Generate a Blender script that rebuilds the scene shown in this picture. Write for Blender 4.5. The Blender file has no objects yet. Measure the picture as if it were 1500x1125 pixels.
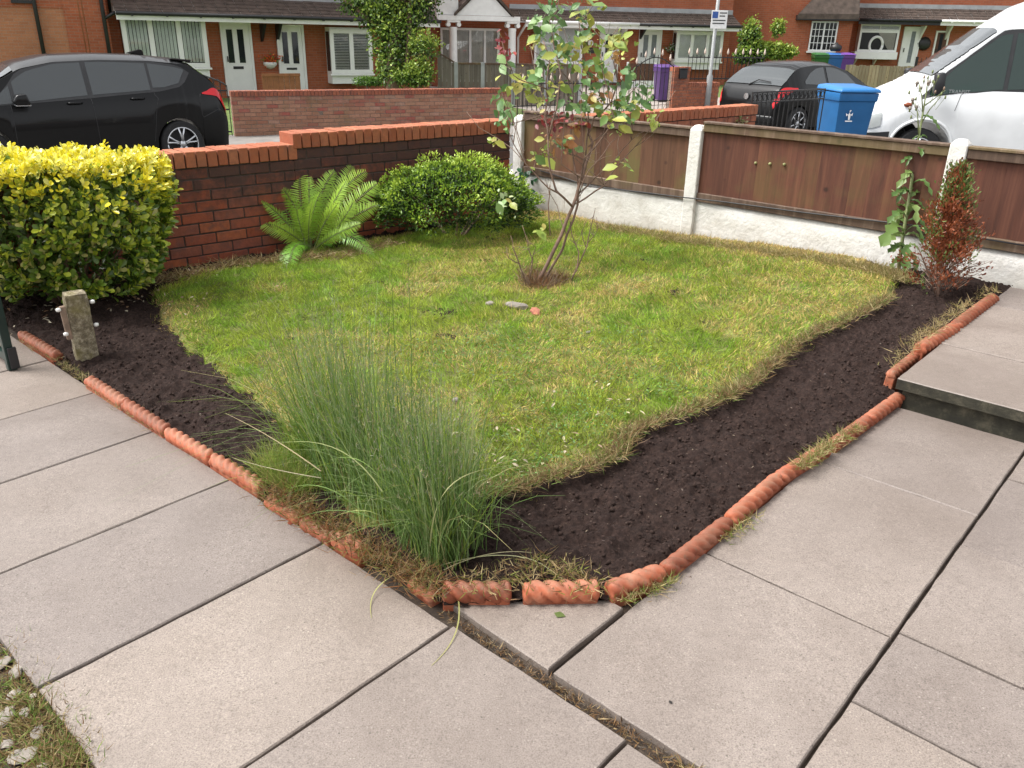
import bpy, bmesh, math, random
import numpy as np
from mathutils import Vector, Matrix
random.seed(7)
RG = np.random.default_rng(11)
R = math.radians
scene = bpy.context.scene
COL = scene.collection

# ------------------------------------------------------------------ camera
F_, HY, ROLL, CH = 1190.0, 50.0, R(1.2), 1.57      # focal length in photo pixels, horizon row, roll, eye height
_th = math.atan((562.5 - HY) / F_)
FW = np.array([0, math.cos(_th), -math.sin(_th)])
_r0 = np.array([1.0, 0, 0]); _u0 = np.cross(_r0, FW)
RT = _r0 * math.cos(ROLL) + _u0 * math.sin(ROLL)
UP = -_r0 * math.sin(ROLL) + _u0 * math.cos(ROLL)
CAM = np.array([0, 0, CH])
cd = bpy.data.cameras.new('camera'); cam = bpy.data.objects.new('camera', cd); COL.objects.link(cam)
cam.matrix_world = Matrix([[RT[0], UP[0], -FW[0], 0], [RT[1], UP[1], -FW[1], 0], [RT[2], UP[2], -FW[2], CH], [0, 0, 0, 1]])
cd.sensor_width = 36; cd.lens = F_ / 1500 * 36; cd.clip_start = 0.05; cd.clip_end = 600
scene.camera = cam

# ------------------------------------------------------------------ sky, sun, exposure
SUN_EL, SUN_AZ = R(58), R(-88)          # azimuth measured from +Y towards +X
w = bpy.data.worlds.new('World'); scene.world = w; w.use_nodes = True
nt = w.node_tree; bg = nt.nodes['Background']
sky = nt.nodes.new('ShaderNodeTexSky'); sky.sky_type = 'NISHITA'; sky.sun_disc = False
sky.sun_elevation = SUN_EL; sky.sun_rotation = SUN_AZ; sky.air_density = 1.0; sky.dust_density = 4.0; sky.ozone_density = 1.0
hs = nt.nodes.new('ShaderNodeHueSaturation'); hs.inputs['Saturation'].default_value = 0.12
nt.links.new(sky.outputs[0], hs.inputs['Color']); nt.links.new(hs.outputs[0], bg.inputs[0])
bg.inputs[1].default_value = 0.125
sl = bpy.data.lights.new('sun', 'SUN'); so = bpy.data.objects.new('sun', sl); COL.objects.link(so)
sl.energy = 1.5; sl.angle = R(24); sl.color = (1.0, 0.97, 0.92)
_sd = Vector((math.sin(SUN_AZ) * math.cos(SUN_EL), math.cos(SUN_AZ) * math.cos(SUN_EL), math.sin(SUN_EL)))
so.rotation_euler = _sd.to_track_quat('Z', 'Y').to_euler(); so.location = (0, 0, 30)
vs = scene.view_settings; vs.view_transform = 'Standard'; vs.look = 'None'; vs.gamma = 1.0; vs.use_curve_mapping = False
vs.exposure = 1.33
scene.render.engine = 'CYCLES'

# ------------------------------------------------------------------ pixel helpers (photo pixels give directions only)
TX, TY = 0.0105, 0.0043                 # slight fall of the whole place
def tilt(x, y): return TX * x + TY * y
def ray(px, py): return FW + RT * (px - 750) / F_ - UP * (py - 562.5) / F_
def onz(px, py, dz=0.0):
    d = ray(px, py); t = (dz - CH) / (d[2] - TX * d[0] - TY * d[1]); return CAM + t * d
def dep(px, py, d): return CAM + ray(px, py) * d
GA = R(48.1)                            # garden frame: U along the front path, V along the side path
GB = np.array([math.cos(GA), math.sin(GA)]); GN = np.array([-math.sin(GA), math.cos(GA)])
def uv2w(U, V, dz=0.0):
    x = U * GB[0] + V * GN[0]; y = U * GB[1] + V * GN[1]
    return np.array([x, y, tilt(x, y) + dz])
def w2uv(x, y): return x * GB[0] + y * GB[1], x * GN[0] + y * GN[1]
def sstep(a, b, x):
    t = np.clip((x - a) / (b - a), 0, 1); return t * t * (3 - 2 * t)
def bedh(x, y):                         # height of soil/lawn above the paving
    U, V = w2uv(x, y)
    return 0.035 + 0.10 * sstep(3.0, 5.3, U) * sstep(4.4, 1.4, V)
def onbed(px, py, add=0.0):
    dz = 0.04
    for _ in range(6):
        P = onz(px, py, dz + add); dz = float(bedh(P[0], P[1]))
    return P
class Face:
    """vertical plane through P0, direction ang; local x along, local y away from the camera, z up"""
    def __init__(s, P0, ang):
        s.P0 = np.array(P0, float); s.ang = ang
        s.e = np.array([math.cos(ang), math.sin(ang), 0]); s.n = np.array([-math.sin(ang), math.cos(ang), 0])
    def loc(s, px, py, off=0.0):
        d = ray(px, py); t = (s.n @ (s.P0 + s.n * off - CAM)) / (s.n @ d); q = CAM + t * d - s.P0
        return float(q @ s.e), float(q[2])
    def rect(s, x0, y0, x1, y1, off=0.0):
        a = s.loc(x0, y0, off); b = s.loc(x1, y1, off)
        am = s.loc((x0 + x1) / 2, y0, off)[1]; bm = s.loc((x0 + x1) / 2, y1, off)[1]
        ym = (y0 + y1) / 2
        return s.loc(x0, ym, off)[0], s.loc(x1, ym, off)[0], bm, am      # s0,s1,z0,z1
    def world(s, a, b, z): return s.P0 + s.e * a + s.n * b + np.array([0, 0, z])

# ------------------------------------------------------------------ value noise (numpy)
_PT = RG.random((256, 256))
def vnoise(x, y, sc=1.0, seed=0):
    x = np.asarray(x, float) * sc + seed * 17.3; y = np.asarray(y, float) * sc + seed * 9.1
    xi = np.floor(x).astype(int); yi = np.floor(y).astype(int); fx = x - xi; fy = y - yi
    fx = fx * fx * (3 - 2 * fx); fy = fy * fy * (3 - 2 * fy)
    g = lambda a, b: _PT[a % 256, b % 256]
    return (g(xi, yi) * (1 - fx) + g(xi + 1, yi) * fx) * (1 - fy) + (g(xi, yi + 1) * (1 - fx) + g(xi + 1, yi + 1) * fx) * fy
def fbm(x, y, sc, seed=0, o=4):
    r = 0; a = .5; t = 0
    for i in range(o):
        r = r + a * vnoise(x, y, sc * 2 ** i, seed + i * 3); t += a; a *= .5
    return r / t
def inpoly(x, y, poly):
    poly = np.asarray(poly); r = np.zeros(len(x), bool); n = len(poly); j = n - 1
    for i in range(n):
        xi, yi = poly[i][:2]; xj, yj = poly[j][:2]
        c = ((yi > y) != (yj > y)) & (x < (xj - xi) * (y - yi) / (yj - yi + 1e-12) + xi)
        r ^= c; j = i
    return r
def polydist(x, y, poly, closed=True):
    poly = np.asarray(poly)[:, :2]; m = np.full(len(x), 1e9); P = np.stack([x, y], 1)
    n = len(poly)
    for i in range(n if closed else n - 1):
        a = poly[i]; b = poly[(i + 1) % n]; ab = b - a
        t = np.clip(((P - a) @ ab) / (ab @ ab + 1e-12), 0, 1)
        m = np.minimum(m, np.linalg.norm(P - (a + t[:, None] * ab), axis=1))
    return m

# ------------------------------------------------------------------ objects and meshes
def tag(o, label=None, cat=None, group=None, kind=None):
    if label: o['label'] = label
    if cat: o['category'] = cat
    if group: o['group'] = group
    if kind: o['kind'] = kind
    return o
def link(o, parent=None):
    COL.objects.link(o)
    if parent is not None: o.parent = parent
    return o
def thing(name, loc, rz=0.0, label=None, cat=None, group=None):
    o = bpy.data.objects.new(name, None); o.empty_display_size = 0.1; link(o)
    o.location = Vector([float(v) for v in loc]); o.rotation_euler = (0, 0, rz)
    return tag(o, label, cat, group)
class MB:
    def __init__(s): s.v = []; s.f = []
    def add(s, vs, fs):
        n = len(s.v); s.v += [tuple(float(c) for c in p) for p in vs]; s.f += [tuple(n + i for i in f) for f in fs]; return s
    def box(s, x0, x1, y0, y1, z0, z1, M=None):
        vs = [(x, y, z) for x in (x0, x1) for y in (y0, y1) for z in (z0, z1)]
        if M is not None: vs = [M @ Vector(p) for p in vs]
        return s.add(vs, [(0, 1, 3, 2), (4, 6, 7, 5), (0, 4, 5, 1), (2, 3, 7, 6), (0, 2, 6, 4), (1, 5, 7, 3)])
    def prism(s, poly, ax, a, b):
        """poly 2d extruded along axis ax ('x','y','z') from a to b"""
        def m(p, t):
            return (t, p[0], p[1]) if ax == 'x' else ((p[0], t, p[1]) if ax == 'y' else (p[0], p[1], t))
        n = len(poly); vs = [m(p, a) for p in poly] + [m(p, b) for p in poly]
        fs = [tuple(range(n)), tuple(range(2 * n - 1, n - 1, -1))] + [(i, i + n, (i + 1) % n + n, (i + 1) % n) for i in range(n)]
        return s.add(vs, fs)
    def tube(s, pts, rad, n=6, cap=True):
        pts = [Vector([float(c) for c in p]) for p in pts]; k = len(pts)
        if not hasattr(rad, '__len__'): rad = [rad] * k
        vs = []; pr = None
        for i in range(k):
            t = (pts[min(i + 1, k - 1)] - pts[max(i - 1, 0)]).normalized()
            if pr is None:
                pr = t.orthogonal().normalized()
            pr = (pr - t * pr.dot(t));
            if pr.length < 1e-6: pr = t.orthogonal()
            pr.normalize(); q = t.cross(pr)
            for j in range(n):
                a = 2 * math.pi * j / n; vs.append(pts[i] + (pr * math.cos(a) + q * math.sin(a)) * rad[i])
        fs = [(i * n + j, i * n + (j + 1) % n, (i + 1) * n + (j + 1) % n, (i + 1) * n + j) for i in range(k - 1) for j in range(n)]
        if cap: fs += [tuple(range(n - 1, -1, -1)), tuple((k - 1) * n + j for j in range(n))]
        return s.add(vs, fs)
    def lathe(s, prof, n=20, M=None, cap=True):
        """prof [(r,z)] about z"""
        vs = [(r * math.cos(2 * math.pi * j / n), r * math.sin(2 * math.pi * j / n), z) for r, z in prof for j in range(n)]
        if M is not None: vs = [M @ Vector(p) for p in vs]
        k = len(prof)
        fs = [(i * n + j, i * n + (j + 1) % n, (i + 1) * n + (j + 1) % n, (i + 1) * n + j) for i in range(k - 1) for j in range(n)]
        if cap: fs += [tuple(range(n - 1, -1, -1)), tuple((k - 1) * n + j for j in range(n))]
        return s.add(vs, fs)
    def grid(s, P):
        """P[i][j] points"""
        a = len(P); b = len(P[0]); vs = [p for r_ in P for p in r_]
        return s.add(vs, [(i * b + j, i * b + j + 1, (i + 1) * b + j + 1, (i + 1) * b + j) for i in range(a - 1) for j in range(b - 1)])
    def mesh(s, name, bevel=0, smooth=False, seg=1):
        me = bpy.data.meshes.new(name); me.from_pydata(s.v, [], s.f)
        bm = bmesh.new(); bm.from_mesh(me); bmesh.ops.recalc_face_normals(bm, faces=bm.faces)
        if bevel: bmesh.ops.bevel(bm, geom=list(bm.edges), offset=bevel, segments=seg, affect='EDGES', profile=.6)
        if smooth:
            for f in bm.faces: f.smooth = True
        bm.to_mesh(me); bm.free(); return me
    def build(s, name, mat, parent=None, bevel=0, smooth=False, seg=1, auto=None):
        me = s.mesh(name, bevel, smooth or auto is not None, seg); me.materials.append(mat)
        o = link(bpy.data.objects.new(name, me), parent)
        if auto is not None: me.set_sharp_from_angle(angle=R(auto))
        return o
def inst(name, me, parent=None, loc=(0, 0, 0), rot=None, M=None):
    o = link(bpy.data.objects.new(name, me), parent)
    if M is not None: o.matrix_local = M
    else:
        o.location = loc
        if rot: o.rotation_euler = rot
    return o
def npmesh(name, V, faces, mat, cols=None, smooth=False):
    """V (n,3); faces list of (m,k) int arrays; cols (n,3)"""
    me = bpy.data.meshes.new(name); V = np.asarray(V, np.float32)
    me.vertices.add(len(V)); me.vertices.foreach_set('co', V.ravel())
    nl = sum(f.size for f in faces); npg = sum(len(f) for f in faces)
    me.loops.add(nl); me.polygons.add(npg)
    me.loops.foreach_set('vertex_index', np.concatenate([f.ravel() for f in faces]).astype(np.int32))
    tot = np.concatenate([np.full(len(f), f.shape[1]) for f in faces]).astype(np.int32)
    st = np.concatenate([[0], np.cumsum(tot)[:-1]]).astype(np.int32)
    me.polygons.foreach_set('loop_start', st)
    me.polygons.foreach_set('loop_total', tot)
    if smooth: me.polygons.foreach_set('use_smooth', np.ones(npg, bool))
    me.update(calc_edges=True)
    if cols is not None:
        at = me.attributes.new('col', 'FLOAT_COLOR', 'POINT')
        at.data.foreach_set('color', np.concatenate([np.asarray(cols, np.float32), np.ones((len(V), 1), np.float32)], 1).ravel())
    me.validate(); me.materials.append(mat); return me
def scatter_mesh(name, T, TF, P, X, Y, N, sx, sy, cols, mat, smooth=False, sn=None):
    """template verts T (k,3) -> P + T.x*sx*X + T.y*sy*Y + T.z*sn*N, template faces TF list of tuples"""
    T = np.asarray(T, float); k = len(T); n = len(P)
    sx = np.broadcast_to(np.asarray(sx, float), (n,)); sy = np.broadcast_to(np.asarray(sy, float), (n,))
    sn = sy if sn is None else np.broadcast_to(np.asarray(sn, float), (n,))
    V = (P[:, None, :] + T[None, :, 0, None] * (sx[:, None] * X)[:, None, :] + T[None, :, 1, None] * (sy[:, None] * Y)[:, None, :]
         + T[None, :, 2, None] * (sn[:, None] * N)[:, None, :]).reshape(-1, 3)
    faces = []
    for L in sorted({len(f) for f in TF}):
        fa = np.array([f for f in TF if len(f) == L])
        faces.append((np.arange(n)[:, None, None] * k + fa[None]).reshape(-1, L))
    C = None if cols is None else np.repeat(np.asarray(cols, float), k, axis=0)
    return npmesh(name, V, faces, mat, C, smooth)
def norm(a): return a / np.maximum(np.linalg.norm(a, axis=-1, keepdims=True), 1e-9)
def frame(Y, up):
    """unit Y (length dir), approx normal up -> X,Y,N"""
    Y = norm(Y); X = norm(np.cross(Y, up)); N = np.cross(X, Y); return X, Y, N

# ------------------------------------------------------------------ materials
MATS = {}
def newmat(name):
    m = bpy.data.materials.new(name); m.use_nodes = True; MATS[name] = m
    return m, m.node_tree, m.node_tree.nodes['Principled BSDF']
def nd(t, typ, **kw):
    n = t.nodes.new(typ)
    for k, v in kw.items(): setattr(n, k, v)
    return n
def ramp(t, fac, stops):
    r = nd(t, 'ShaderNodeValToRGB'); cr = r.color_ramp
    while len(cr.elements) < len(stops): cr.elements.new(0.5)
    for e, (p, c) in zip(cr.elements, stops): e.position = p; e.color = (*c, 1)
    t.links.new(fac, r.inputs[0]); return r.outputs[0]
def noisen(t, scale, detail=4, rough=.6, vec=None, out=0, dist=0.0):
    n = nd(t, 'ShaderNodeTexNoise'); n.inputs['Scale'].default_value = scale; n.inputs['Detail'].default_value = detail; n.inputs['Roughness'].default_value = rough
    n.inputs['Distortion'].default_value = dist
    if vec is not None: t.links.new(vec, n.inputs['Vector'])
    return n.outputs[out]
def mixc(t, fac, a, b, mode='MIX'):
    m = nd(t, 'ShaderNodeMix', data_type='RGBA', blend_type=mode)
    for s_, v in ((0, fac), (6, a), (7, b)):
        if isinstance(v, (int, float)): m.inputs[s_].default_value = v
        elif isinstance(v, tuple): m.inputs[s_].default_value = (*v, 1)
        else: t.links.new(v, m.inputs[s_])
    return m.outputs[2]
def math_(t, op, a, b=None, clamp=False):
    m = nd(t, 'ShaderNodeMath', operation=op, use_clamp=clamp)
    for i, v in enumerate((a, b)):
        if v is None: continue
        if isinstance(v, (int, float)): m.inputs[i].default_value = v
        else: t.links.new(v, m.inputs[i])
    return m.outputs[0]
def bump(t, p, h, strength=.3, dist=.01):
    b = nd(t, 'ShaderNodeBump'); b.inputs['Strength'].default_value = strength; b.inputs['Distance'].default_value = dist
    t.links.new(h, b.inputs['Height']); t.links.new(b.outputs[0], p.inputs['Normal'])
def objco(t): return nd(t, 'ShaderNodeTexCoord').outputs['Object']
def geopos(t): return nd(t, 'ShaderNodeNewGeometry').outputs['Position']
def scalevec(t, vec, s):
    m = nd(t, 'ShaderNodeMapping'); m.inputs['Scale'].default_value = s; t.links.new(vec, m.inputs[0]); return m.outputs[0]
def simple(name, c, rough=.6, var=.15, scale=6, metal=0, bmp=0, bscale=60, spec=.5, coat=0, rnd=0):
    m, t, p = newmat(name)
    vec = objco(t)
    lo = tuple(max(0, x * (1 - var)) for x in c); hi = tuple(min(1, x * (1 + var)) for x in c)
    co = ramp(t, noisen(t, scale, 5, .6, vec), [(.3, lo), (.7, hi)])
    if rnd:
        oi = nd(t, 'ShaderNodeObjectInfo').outputs['Random']
        co = mixc(t, 1.0, co, ramp(t, oi, [(0, (1 - rnd,) * 3), (1, (1 + rnd * .6,) * 3)]), 'MULTIPLY')
    t.links.new(co, p.inputs['Base Color'])
    p.inputs['Roughness'].default_value = rough; p.inputs['Metallic'].default_value = metal
    p.inputs['Specular IOR Level'].default_value = spec; p.inputs['Coat Weight'].default_value = coat
    if bmp: bump(t, p, noisen(t, bscale, 4, .6, vec), bmp, .004)
    return m
def colmat(name, rough=.5, trans=.25, spec=.4, bmp=0):
    """colour from the mesh's own 'col' attribute (each leaf or blade its own tint) + light passing through"""
    m, t, p = newmat(name)
    a = nd(t, 'ShaderNodeAttribute'); a.attribute_name = 'col'
    t.links.new(a.outputs['Color'], p.inputs['Base Color']); p.inputs['Roughness'].default_value = rough
    p.inputs['Specular IOR Level'].default_value = spec
    if trans:
        tr = nd(t, 'ShaderNodeBsdfTranslucent'); g = nd(t, 'ShaderNodeGamma'); g.inputs[1].default_value = .9
        t.links.new(a.outputs['Color'], g.inputs[0]); t.links.new(g.outputs[0], tr.inputs[0])
        mx = nd(t, 'ShaderNodeMixShader'); mx.inputs[0].default_value = trans
        t.links.new(p.outputs[0], mx.inputs[1]); t.links.new(tr.outputs[0], mx.inputs[2])
        t.links.new(mx.outputs[0], t.nodes['Material Output'].inputs[0])
    return m
def glassy(name, c, rough=.04, spec=.6):
    m, t, p = newmat(name); p.inputs['Base Color'].default_value = (*c, 1); p.inputs['Roughness'].default_value = rough
    p.inputs['Specular IOR Level'].default_value = spec; p.inputs['IOR'].default_value = 1.5
    return m
def paint(name, c, rough=.25, coat=1.0, metal=0):
    m, t, p = newmat(name)
    v = noisen(t, 3, 3, .5, objco(t))
    co = ramp(t, v, [(.3, tuple(x * .92 for x in c)), (.7, tuple(min(1, x * 1.06) for x in c))]); t.links.new(co, p.inputs['Base Color'])
    p.inputs['Roughness'].default_value = rough; p.inputs['Coat Weight'].default_value = coat; p.inputs['Coat Roughness'].default_value = .03; p.inputs['Metallic'].default_value = metal; p.inputs['Specular IOR Level'].default_value = .25
    return m
def brickwall_mat(name, c1, c2, mortar, stain=.25):
    m, t, p = newmat(name)
    sp = nd(t, 'ShaderNodeSeparateXYZ'); t.links.new(objco(t), sp.inputs[0])
    cb = nd(t, 'ShaderNodeCombineXYZ'); t.links.new(math_(t, 'ADD', sp.outputs[0], sp.outputs[1]), cb.inputs[0]); t.links.new(sp.outputs[2], cb.inputs[1])
    b = nd(t, 'ShaderNodeTexBrick'); b.offset = .5
    for k, v in (('Scale', 1.0), ('Mortar Size', .006), ('Mortar Smooth', .1), ('Bias', 0.0), ('Brick Width', .225), ('Row Height', .075)): b.inputs[k].default_value = v
    b.inputs['Color1'].default_value = (*c1, 1); b.inputs['Color2'].default_value = (*c2, 1); b.inputs['Mortar'].default_value = (*mortar, 1)
    t.links.new(cb.outputs[0], b.inputs['Vector'])
    st = noisen(t, 1.1, 6, .65, objco(t))
    co = mixc(t, 1.0, b.outputs[0], ramp(t, st, [(.3, (1 - stain,) * 3), (.7, (1 + stain * .5,) * 3)]), 'MULTIPLY')
    fine = noisen(t, 35, 3, .7, objco(t))
    co = mixc(t, 1.0, co, ramp(t, fine, [(.3, (.86,) * 3), (.7, (1.1,) * 3)]), 'MULTIPLY')
    t.links.new(co, p.inputs['Base Color']); p.inputs['Roughness'].default_value = .85
    bump(t, p, math_(t, 'SUBTRACT', fine, math_(t, 'MULTIPLY', b.outputs[1], 1.2)), .35, .01)
    return m

M_white = simple('white_plastic', (.82, .82, .81), .35, .05, 3)
M_whitepaint = simple('white_gloss_paint', (.85, .85, .84), .45, .08, 4)
M_black = simple('black_plastic', (.018, .018, .02), .45, .2, 5)
M_blackiron = simple('black_iron', (.012, .012, .013), .4, .2, 8)
M_rubber = simple('tyre_rubber', (.016, .016, .017), .75, .2, 12)
M_alloy = simple('alloy_metal', (.62, .63, .65), .25, .08, 5, metal=.9)
M_glass = glassy('window_glass', (.02, .024, .028))
M_carglass = glassy('car_glass', (.06, .067, .07), .02, .8)
M_vanglass = glassy('van_glass', (.012, .03, .024), .03, .7)
M_blind = simple('grey_green_blind', (.80, .86, .80), .7, .1, 3)
M_blindw = simple('white_blind', (.80, .80, .79), .6, .08, 3)
M_curtain = simple('beige_curtain', (.50, .46, .41), .8, .12, 3)
M_darkroom = simple('dark_room', (.03, .03, .032), .8, .3, 2)
M_red = glassy('red_lens', (.62, .012, .02), .12)
M_clear = glassy('lamp_lens', (.42, .44, .43), .08)
M_amber = glassy('amber_lens', (.25, .06, .02), .2)

# ================================================================== materials of the garden
def mk_slab():
    m, t, p = newmat('concrete_paving')
    g = geopos(t); oi = nd(t, 'ShaderNodeObjectInfo').outputs['Random']
    co = ramp(t, noisen(t, 2.2, 6, .62, g), [(.25, (.190, .156, .134)), (.5, (.222, .186, .163)), (.75, (.252, .214, .190))])
    co = mixc(t, 1.0, co, ramp(t, noisen(t, 38, 4, .75, g), [(.3, (.86, .85, .84)), (.5, (1, 1, 1)), (.72, (1.09, 1.09, 1.08))]), 'MULTIPLY')
    co = mixc(t, 1.0, co, ramp(t, noisen(t, 260, 2, .6, g), [(.3, (.62, .61, .60)), (.5, (1, 1, 1)), (.75, (1.32, 1.32, 1.3))]), 'MULTIPLY')
    vo = nd(t, 'ShaderNodeTexVoronoi'); vo.inputs['Scale'].default_value = 55; t.links.new(g, vo.inputs['Vector'])
    sep = nd(t, 'ShaderNodeSeparateColor'); t.links.new(vo.outputs['Color'], sep.inputs[0])
    grain = math_(t, 'MULTIPLY', math_(t, 'LESS_THAN', vo.outputs['Distance'], .16), math_(t, 'GREATER_THAN', sep.outputs[0], .60))
    co = mixc(t, math_(t, 'MULTIPLY', grain, .72), co, mixc(t, sep.outputs[1], (.045, .036, .030), (.38, .335, .29)))
    vo2 = nd(t, 'ShaderNodeTexVoronoi'); vo2.inputs['Scale'].default_value = 120; t.links.new(g, vo2.inputs['Vector'])
    sep2 = nd(t, 'ShaderNodeSeparateColor'); t.links.new(vo2.outputs['Color'], sep2.inputs[0])
    co = mixc(t, math_(t, 'MULTIPLY', math_(t, 'MULTIPLY', math_(t, 'LESS_THAN', vo2.outputs['Distance'], .30), math_(t, 'GREATER_THAN', sep2.outputs[0], .62)), .5), co, mixc(t, math_(t, 'GREATER_THAN', sep2.outputs[1], .72), (.09, .072, .06), (.36, .315, .275)))
    damp = ramp(t, noisen(t, .9, 5, .6, g, dist=.6), [(.42, (0, 0, 0)), (.62, (1, 1, 1))])
    co = mixc(t, math_(t, 'MULTIPLY', damp, .42), co, (.125, .098, .083))
    co = mixc(t, 1.0, co, ramp(t, oi, [(0, (.86, .86, .88)), (1, (1.08, 1.07, 1.05))]), 'MULTIPLY')
    t.links.new(co, p.inputs['Base Color'])
    t.links.new(ramp(t, damp, [(0, (.70,) * 3), (1, (.45,) * 3)]), p.inputs['Roughness'])
    bump(t, p, math_(t, 'ADD', noisen(t, 220, 3, .7, g), math_(t, 'MULTIPLY', noisen(t, 30, 4, .6, g), 1.0)), .35, .003)
    return m
M_slab = mk_slab()
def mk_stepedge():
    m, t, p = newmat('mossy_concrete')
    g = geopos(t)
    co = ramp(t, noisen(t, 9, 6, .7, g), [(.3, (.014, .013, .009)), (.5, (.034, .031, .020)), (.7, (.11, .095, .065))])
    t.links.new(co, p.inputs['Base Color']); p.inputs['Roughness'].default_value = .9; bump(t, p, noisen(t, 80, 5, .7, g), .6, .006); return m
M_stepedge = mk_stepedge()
M_dirt = simple('joint_dirt', (.05, .036, .026), .95, .5, 30, bmp=.8, bscale=90)
M_asphalt = simple('asphalt', (.12, .115, .11), .85, .2, 3, bmp=.3, bscale=150)
M_pave = simple('pavement_concrete', (.20, .185, .17), .85, .25, 2, bmp=.2)
M_kerb = simple('kerb_stone', (.25, .24, .22), .85, .2, 5, bmp=.2)
M_farground = simple('front_garden_ground', (.10, .15, .03), .95, .5, 4)
def mk_soil():
    m, t, p = newmat('dark_soil')
    g = geopos(t)
    co = ramp(t, noisen(t, 60, 6, .75, g), [(.28, (.010, .0058, .0048)), (.5, (.025, .0145, .0118)), (.75, (.062, .038, .030))])
    t.links.new(co, p.inputs['Base Color']); p.inputs['Roughness'].default_value = .93; p.inputs['Specular IOR Level'].default_value = .2
    bump(t, p, noisen(t, 130, 6, .75, g), .9, .008); return m
M_soil = mk_soil()
M_clod = simple('soil_crumb', (.034, .021, .017), .95, .5, 40, spec=.2)
M_turf = simple('turf_earth', (.12, .125, .03), .95, .5, 14, bmp=.8, bscale=120)
M_blade = colmat('grass_blade', .55, .35, .3)
M_leaf = colmat('leaf', .42, .22, .45)
M_leafgloss = colmat('glossy_leaf', .3, .2, .5)
def mk_terra():
    m, t, p = newmat('terracotta')
    g = geopos(t); oi = nd(t, 'ShaderNodeObjectInfo').outputs['Random']
    co = ramp(t, noisen(t, 14, 5, .65, g), [(.22, (.24, .055, .024)), (.5, (.40, .110, .050)), (.78, (.50, .19, .105))])
    co = mixc(t, ramp(t, noisen(t, 45, 5, .7, g), [(.55, (0, 0, 0)), (.72, (.75,) * 3)]), co, (.22, .16, .10))
    co = mixc(t, ramp(t, noisen(t, 7, 4, .6, g), [(.58, (0, 0, 0)), (.78, (.5,) * 3)]), co, (.50, .30, .20))
    sz = nd(t, 'ShaderNodeSeparateXYZ'); t.links.new(nd(t, 'ShaderNodeNewGeometry').outputs['Normal'], sz.inputs[0])
    wea = math_(t, 'MULTIPLY', ramp(t, math_(t, 'ADD', math_(t, 'MULTIPLY', sz.outputs[2], .45), math_(t, 'MULTIPLY', noisen(t, 9, 5, .65, g), .7)), [(.55, (0, 0, 0)), (.85, (1, 1, 1))]), .6)
    co = mixc(t, wea, co, (.20, .12, .075))
    co = mixc(t, 1.0, co, ramp(t, oi, [(0, (.62, .58, .56)), (1, (1.08, 1.08, 1.08))]), 'MULTIPLY')
    t.links.new(co, p.inputs['Base Color']); p.inputs['Roughness'].default_value = .68
    bump(t, p, noisen(t, 120, 4, .65, g), .3, .003); return m
M_terra = mk_terra()
def mk_brick(name, stops, soot, zlo, zhi, moss=0.0, mottle=(.15, .068, .055)):
    """single bricks: tint per brick, soot with its own blotchy outline"""
    m, t, p = newmat(name)
    g = geopos(t); oi = nd(t, 'ShaderNodeObjectInfo').outputs['Random']
    co = ramp(t, oi, stops)
    co = mixc(t, 1.0, co, ramp(t, noisen(t, 25, 5, .7, g), [(.25, (.72, .70, .68)), (.55, (1, 1, 1)), (.8, (1.16, 1.14, 1.12))]), 'MULTIPLY')
    co = mixc(t, ramp(t, noisen(t, 13, 6, .7, g, dist=.5), [(.46, (0, 0, 0)), (.66, (.7,) * 3)]), co, mottle)
    sp = nd(t, 'ShaderNodeSeparateXYZ'); t.links.new(g, sp.inputs[0])
    mr = nd(t, 'ShaderNodeMapRange'); mr.inputs[1].default_value = zlo; mr.inputs[2].default_value = zhi; t.links.new(sp.outputs[2], mr.inputs[0])
    nz = math_(t, 'ADD', math_(t, 'MULTIPLY', noisen(t, 4.0, 6, .68, g), .55), math_(t, 'MULTIPLY', noisen(t, 16, 5, .7, g, dist=.4), .45))
    s_ = math_(t, 'ADD', math_(t, 'MULTIPLY', mr.outputs[0], .62), math_(t, 'SUBTRACT', nz, .60))
    s_ = math_(t, 'ADD', s_, math_(t, 'MULTIPLY', math_(t, 'SUBTRACT', oi, .5), .22))
    fac = math_(t, 'MULTIPLY', ramp(t, s_, [(.16, (0, 0, 0)), (.48, (1, 1, 1))]), soot)
    co = mixc(t, fac, co, (.032, .024, .024))
    if moss:
        co = mixc(t, math_(t, 'MULTIPLY', ramp(t, noisen(t, 3, 5, .6, g), [(.55, (0, 0, 0)), (.7, (1, 1, 1))]), moss), co, (.13, .12, .05))
    t.links.new(co, p.inputs['Base Color']); p.inputs['Roughness'].default_value = .85
    bump(t, p, noisen(t, 110, 5, .7, g), .55, .005); return m
M_brick = mk_brick('garden_brick', [(0, (.28, .066, .032)), (.3, (.34, .082, .038)), (.6, (.26, .082, .052)), (.85, (.42, .115, .045)), (1, (.24, .08, .052))], .80, .16, .62)
M_coping = mk_brick('orange_coping_brick', [(0, (.34, .095, .042)), (.5, (.40, .125, .056)), (1, (.45, .16, .078))], .4, -1.5, 4.5, mottle=(.27, .105, .06))
M_brickB = mk_brick('weathered_brick', [(0, (.34, .17, .11)), (.35, (.40, .205, .135)), (.7, (.30, .135, .085)), (.9, (.34, .09, .07)), (1, (.42, .26, .19))], .5, -.2, .95, .35, (.30, .17, .11))
M_copingB = mk_brick('red_coping_brick', [(0, (.30, .09, .05)), (.5, (.36, .115, .06)), (1, (.26, .085, .05))], .35, -1.5, 4)
M_brickN = mk_brick('neighbour_brick', [(0, (.38, .12, .06)), (.5, (.42, .14, .07)), (1, (.30, .10, .06))], .4, -1.0, 2)
M_mortar = simple('dark_mortar', (.06, .042, .036), .95, .4, 20, bmp=.5)
M_mortarB = simple('grey_mortar', (.20, .15, .12), .95, .4, 20, bmp=.5)
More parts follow.
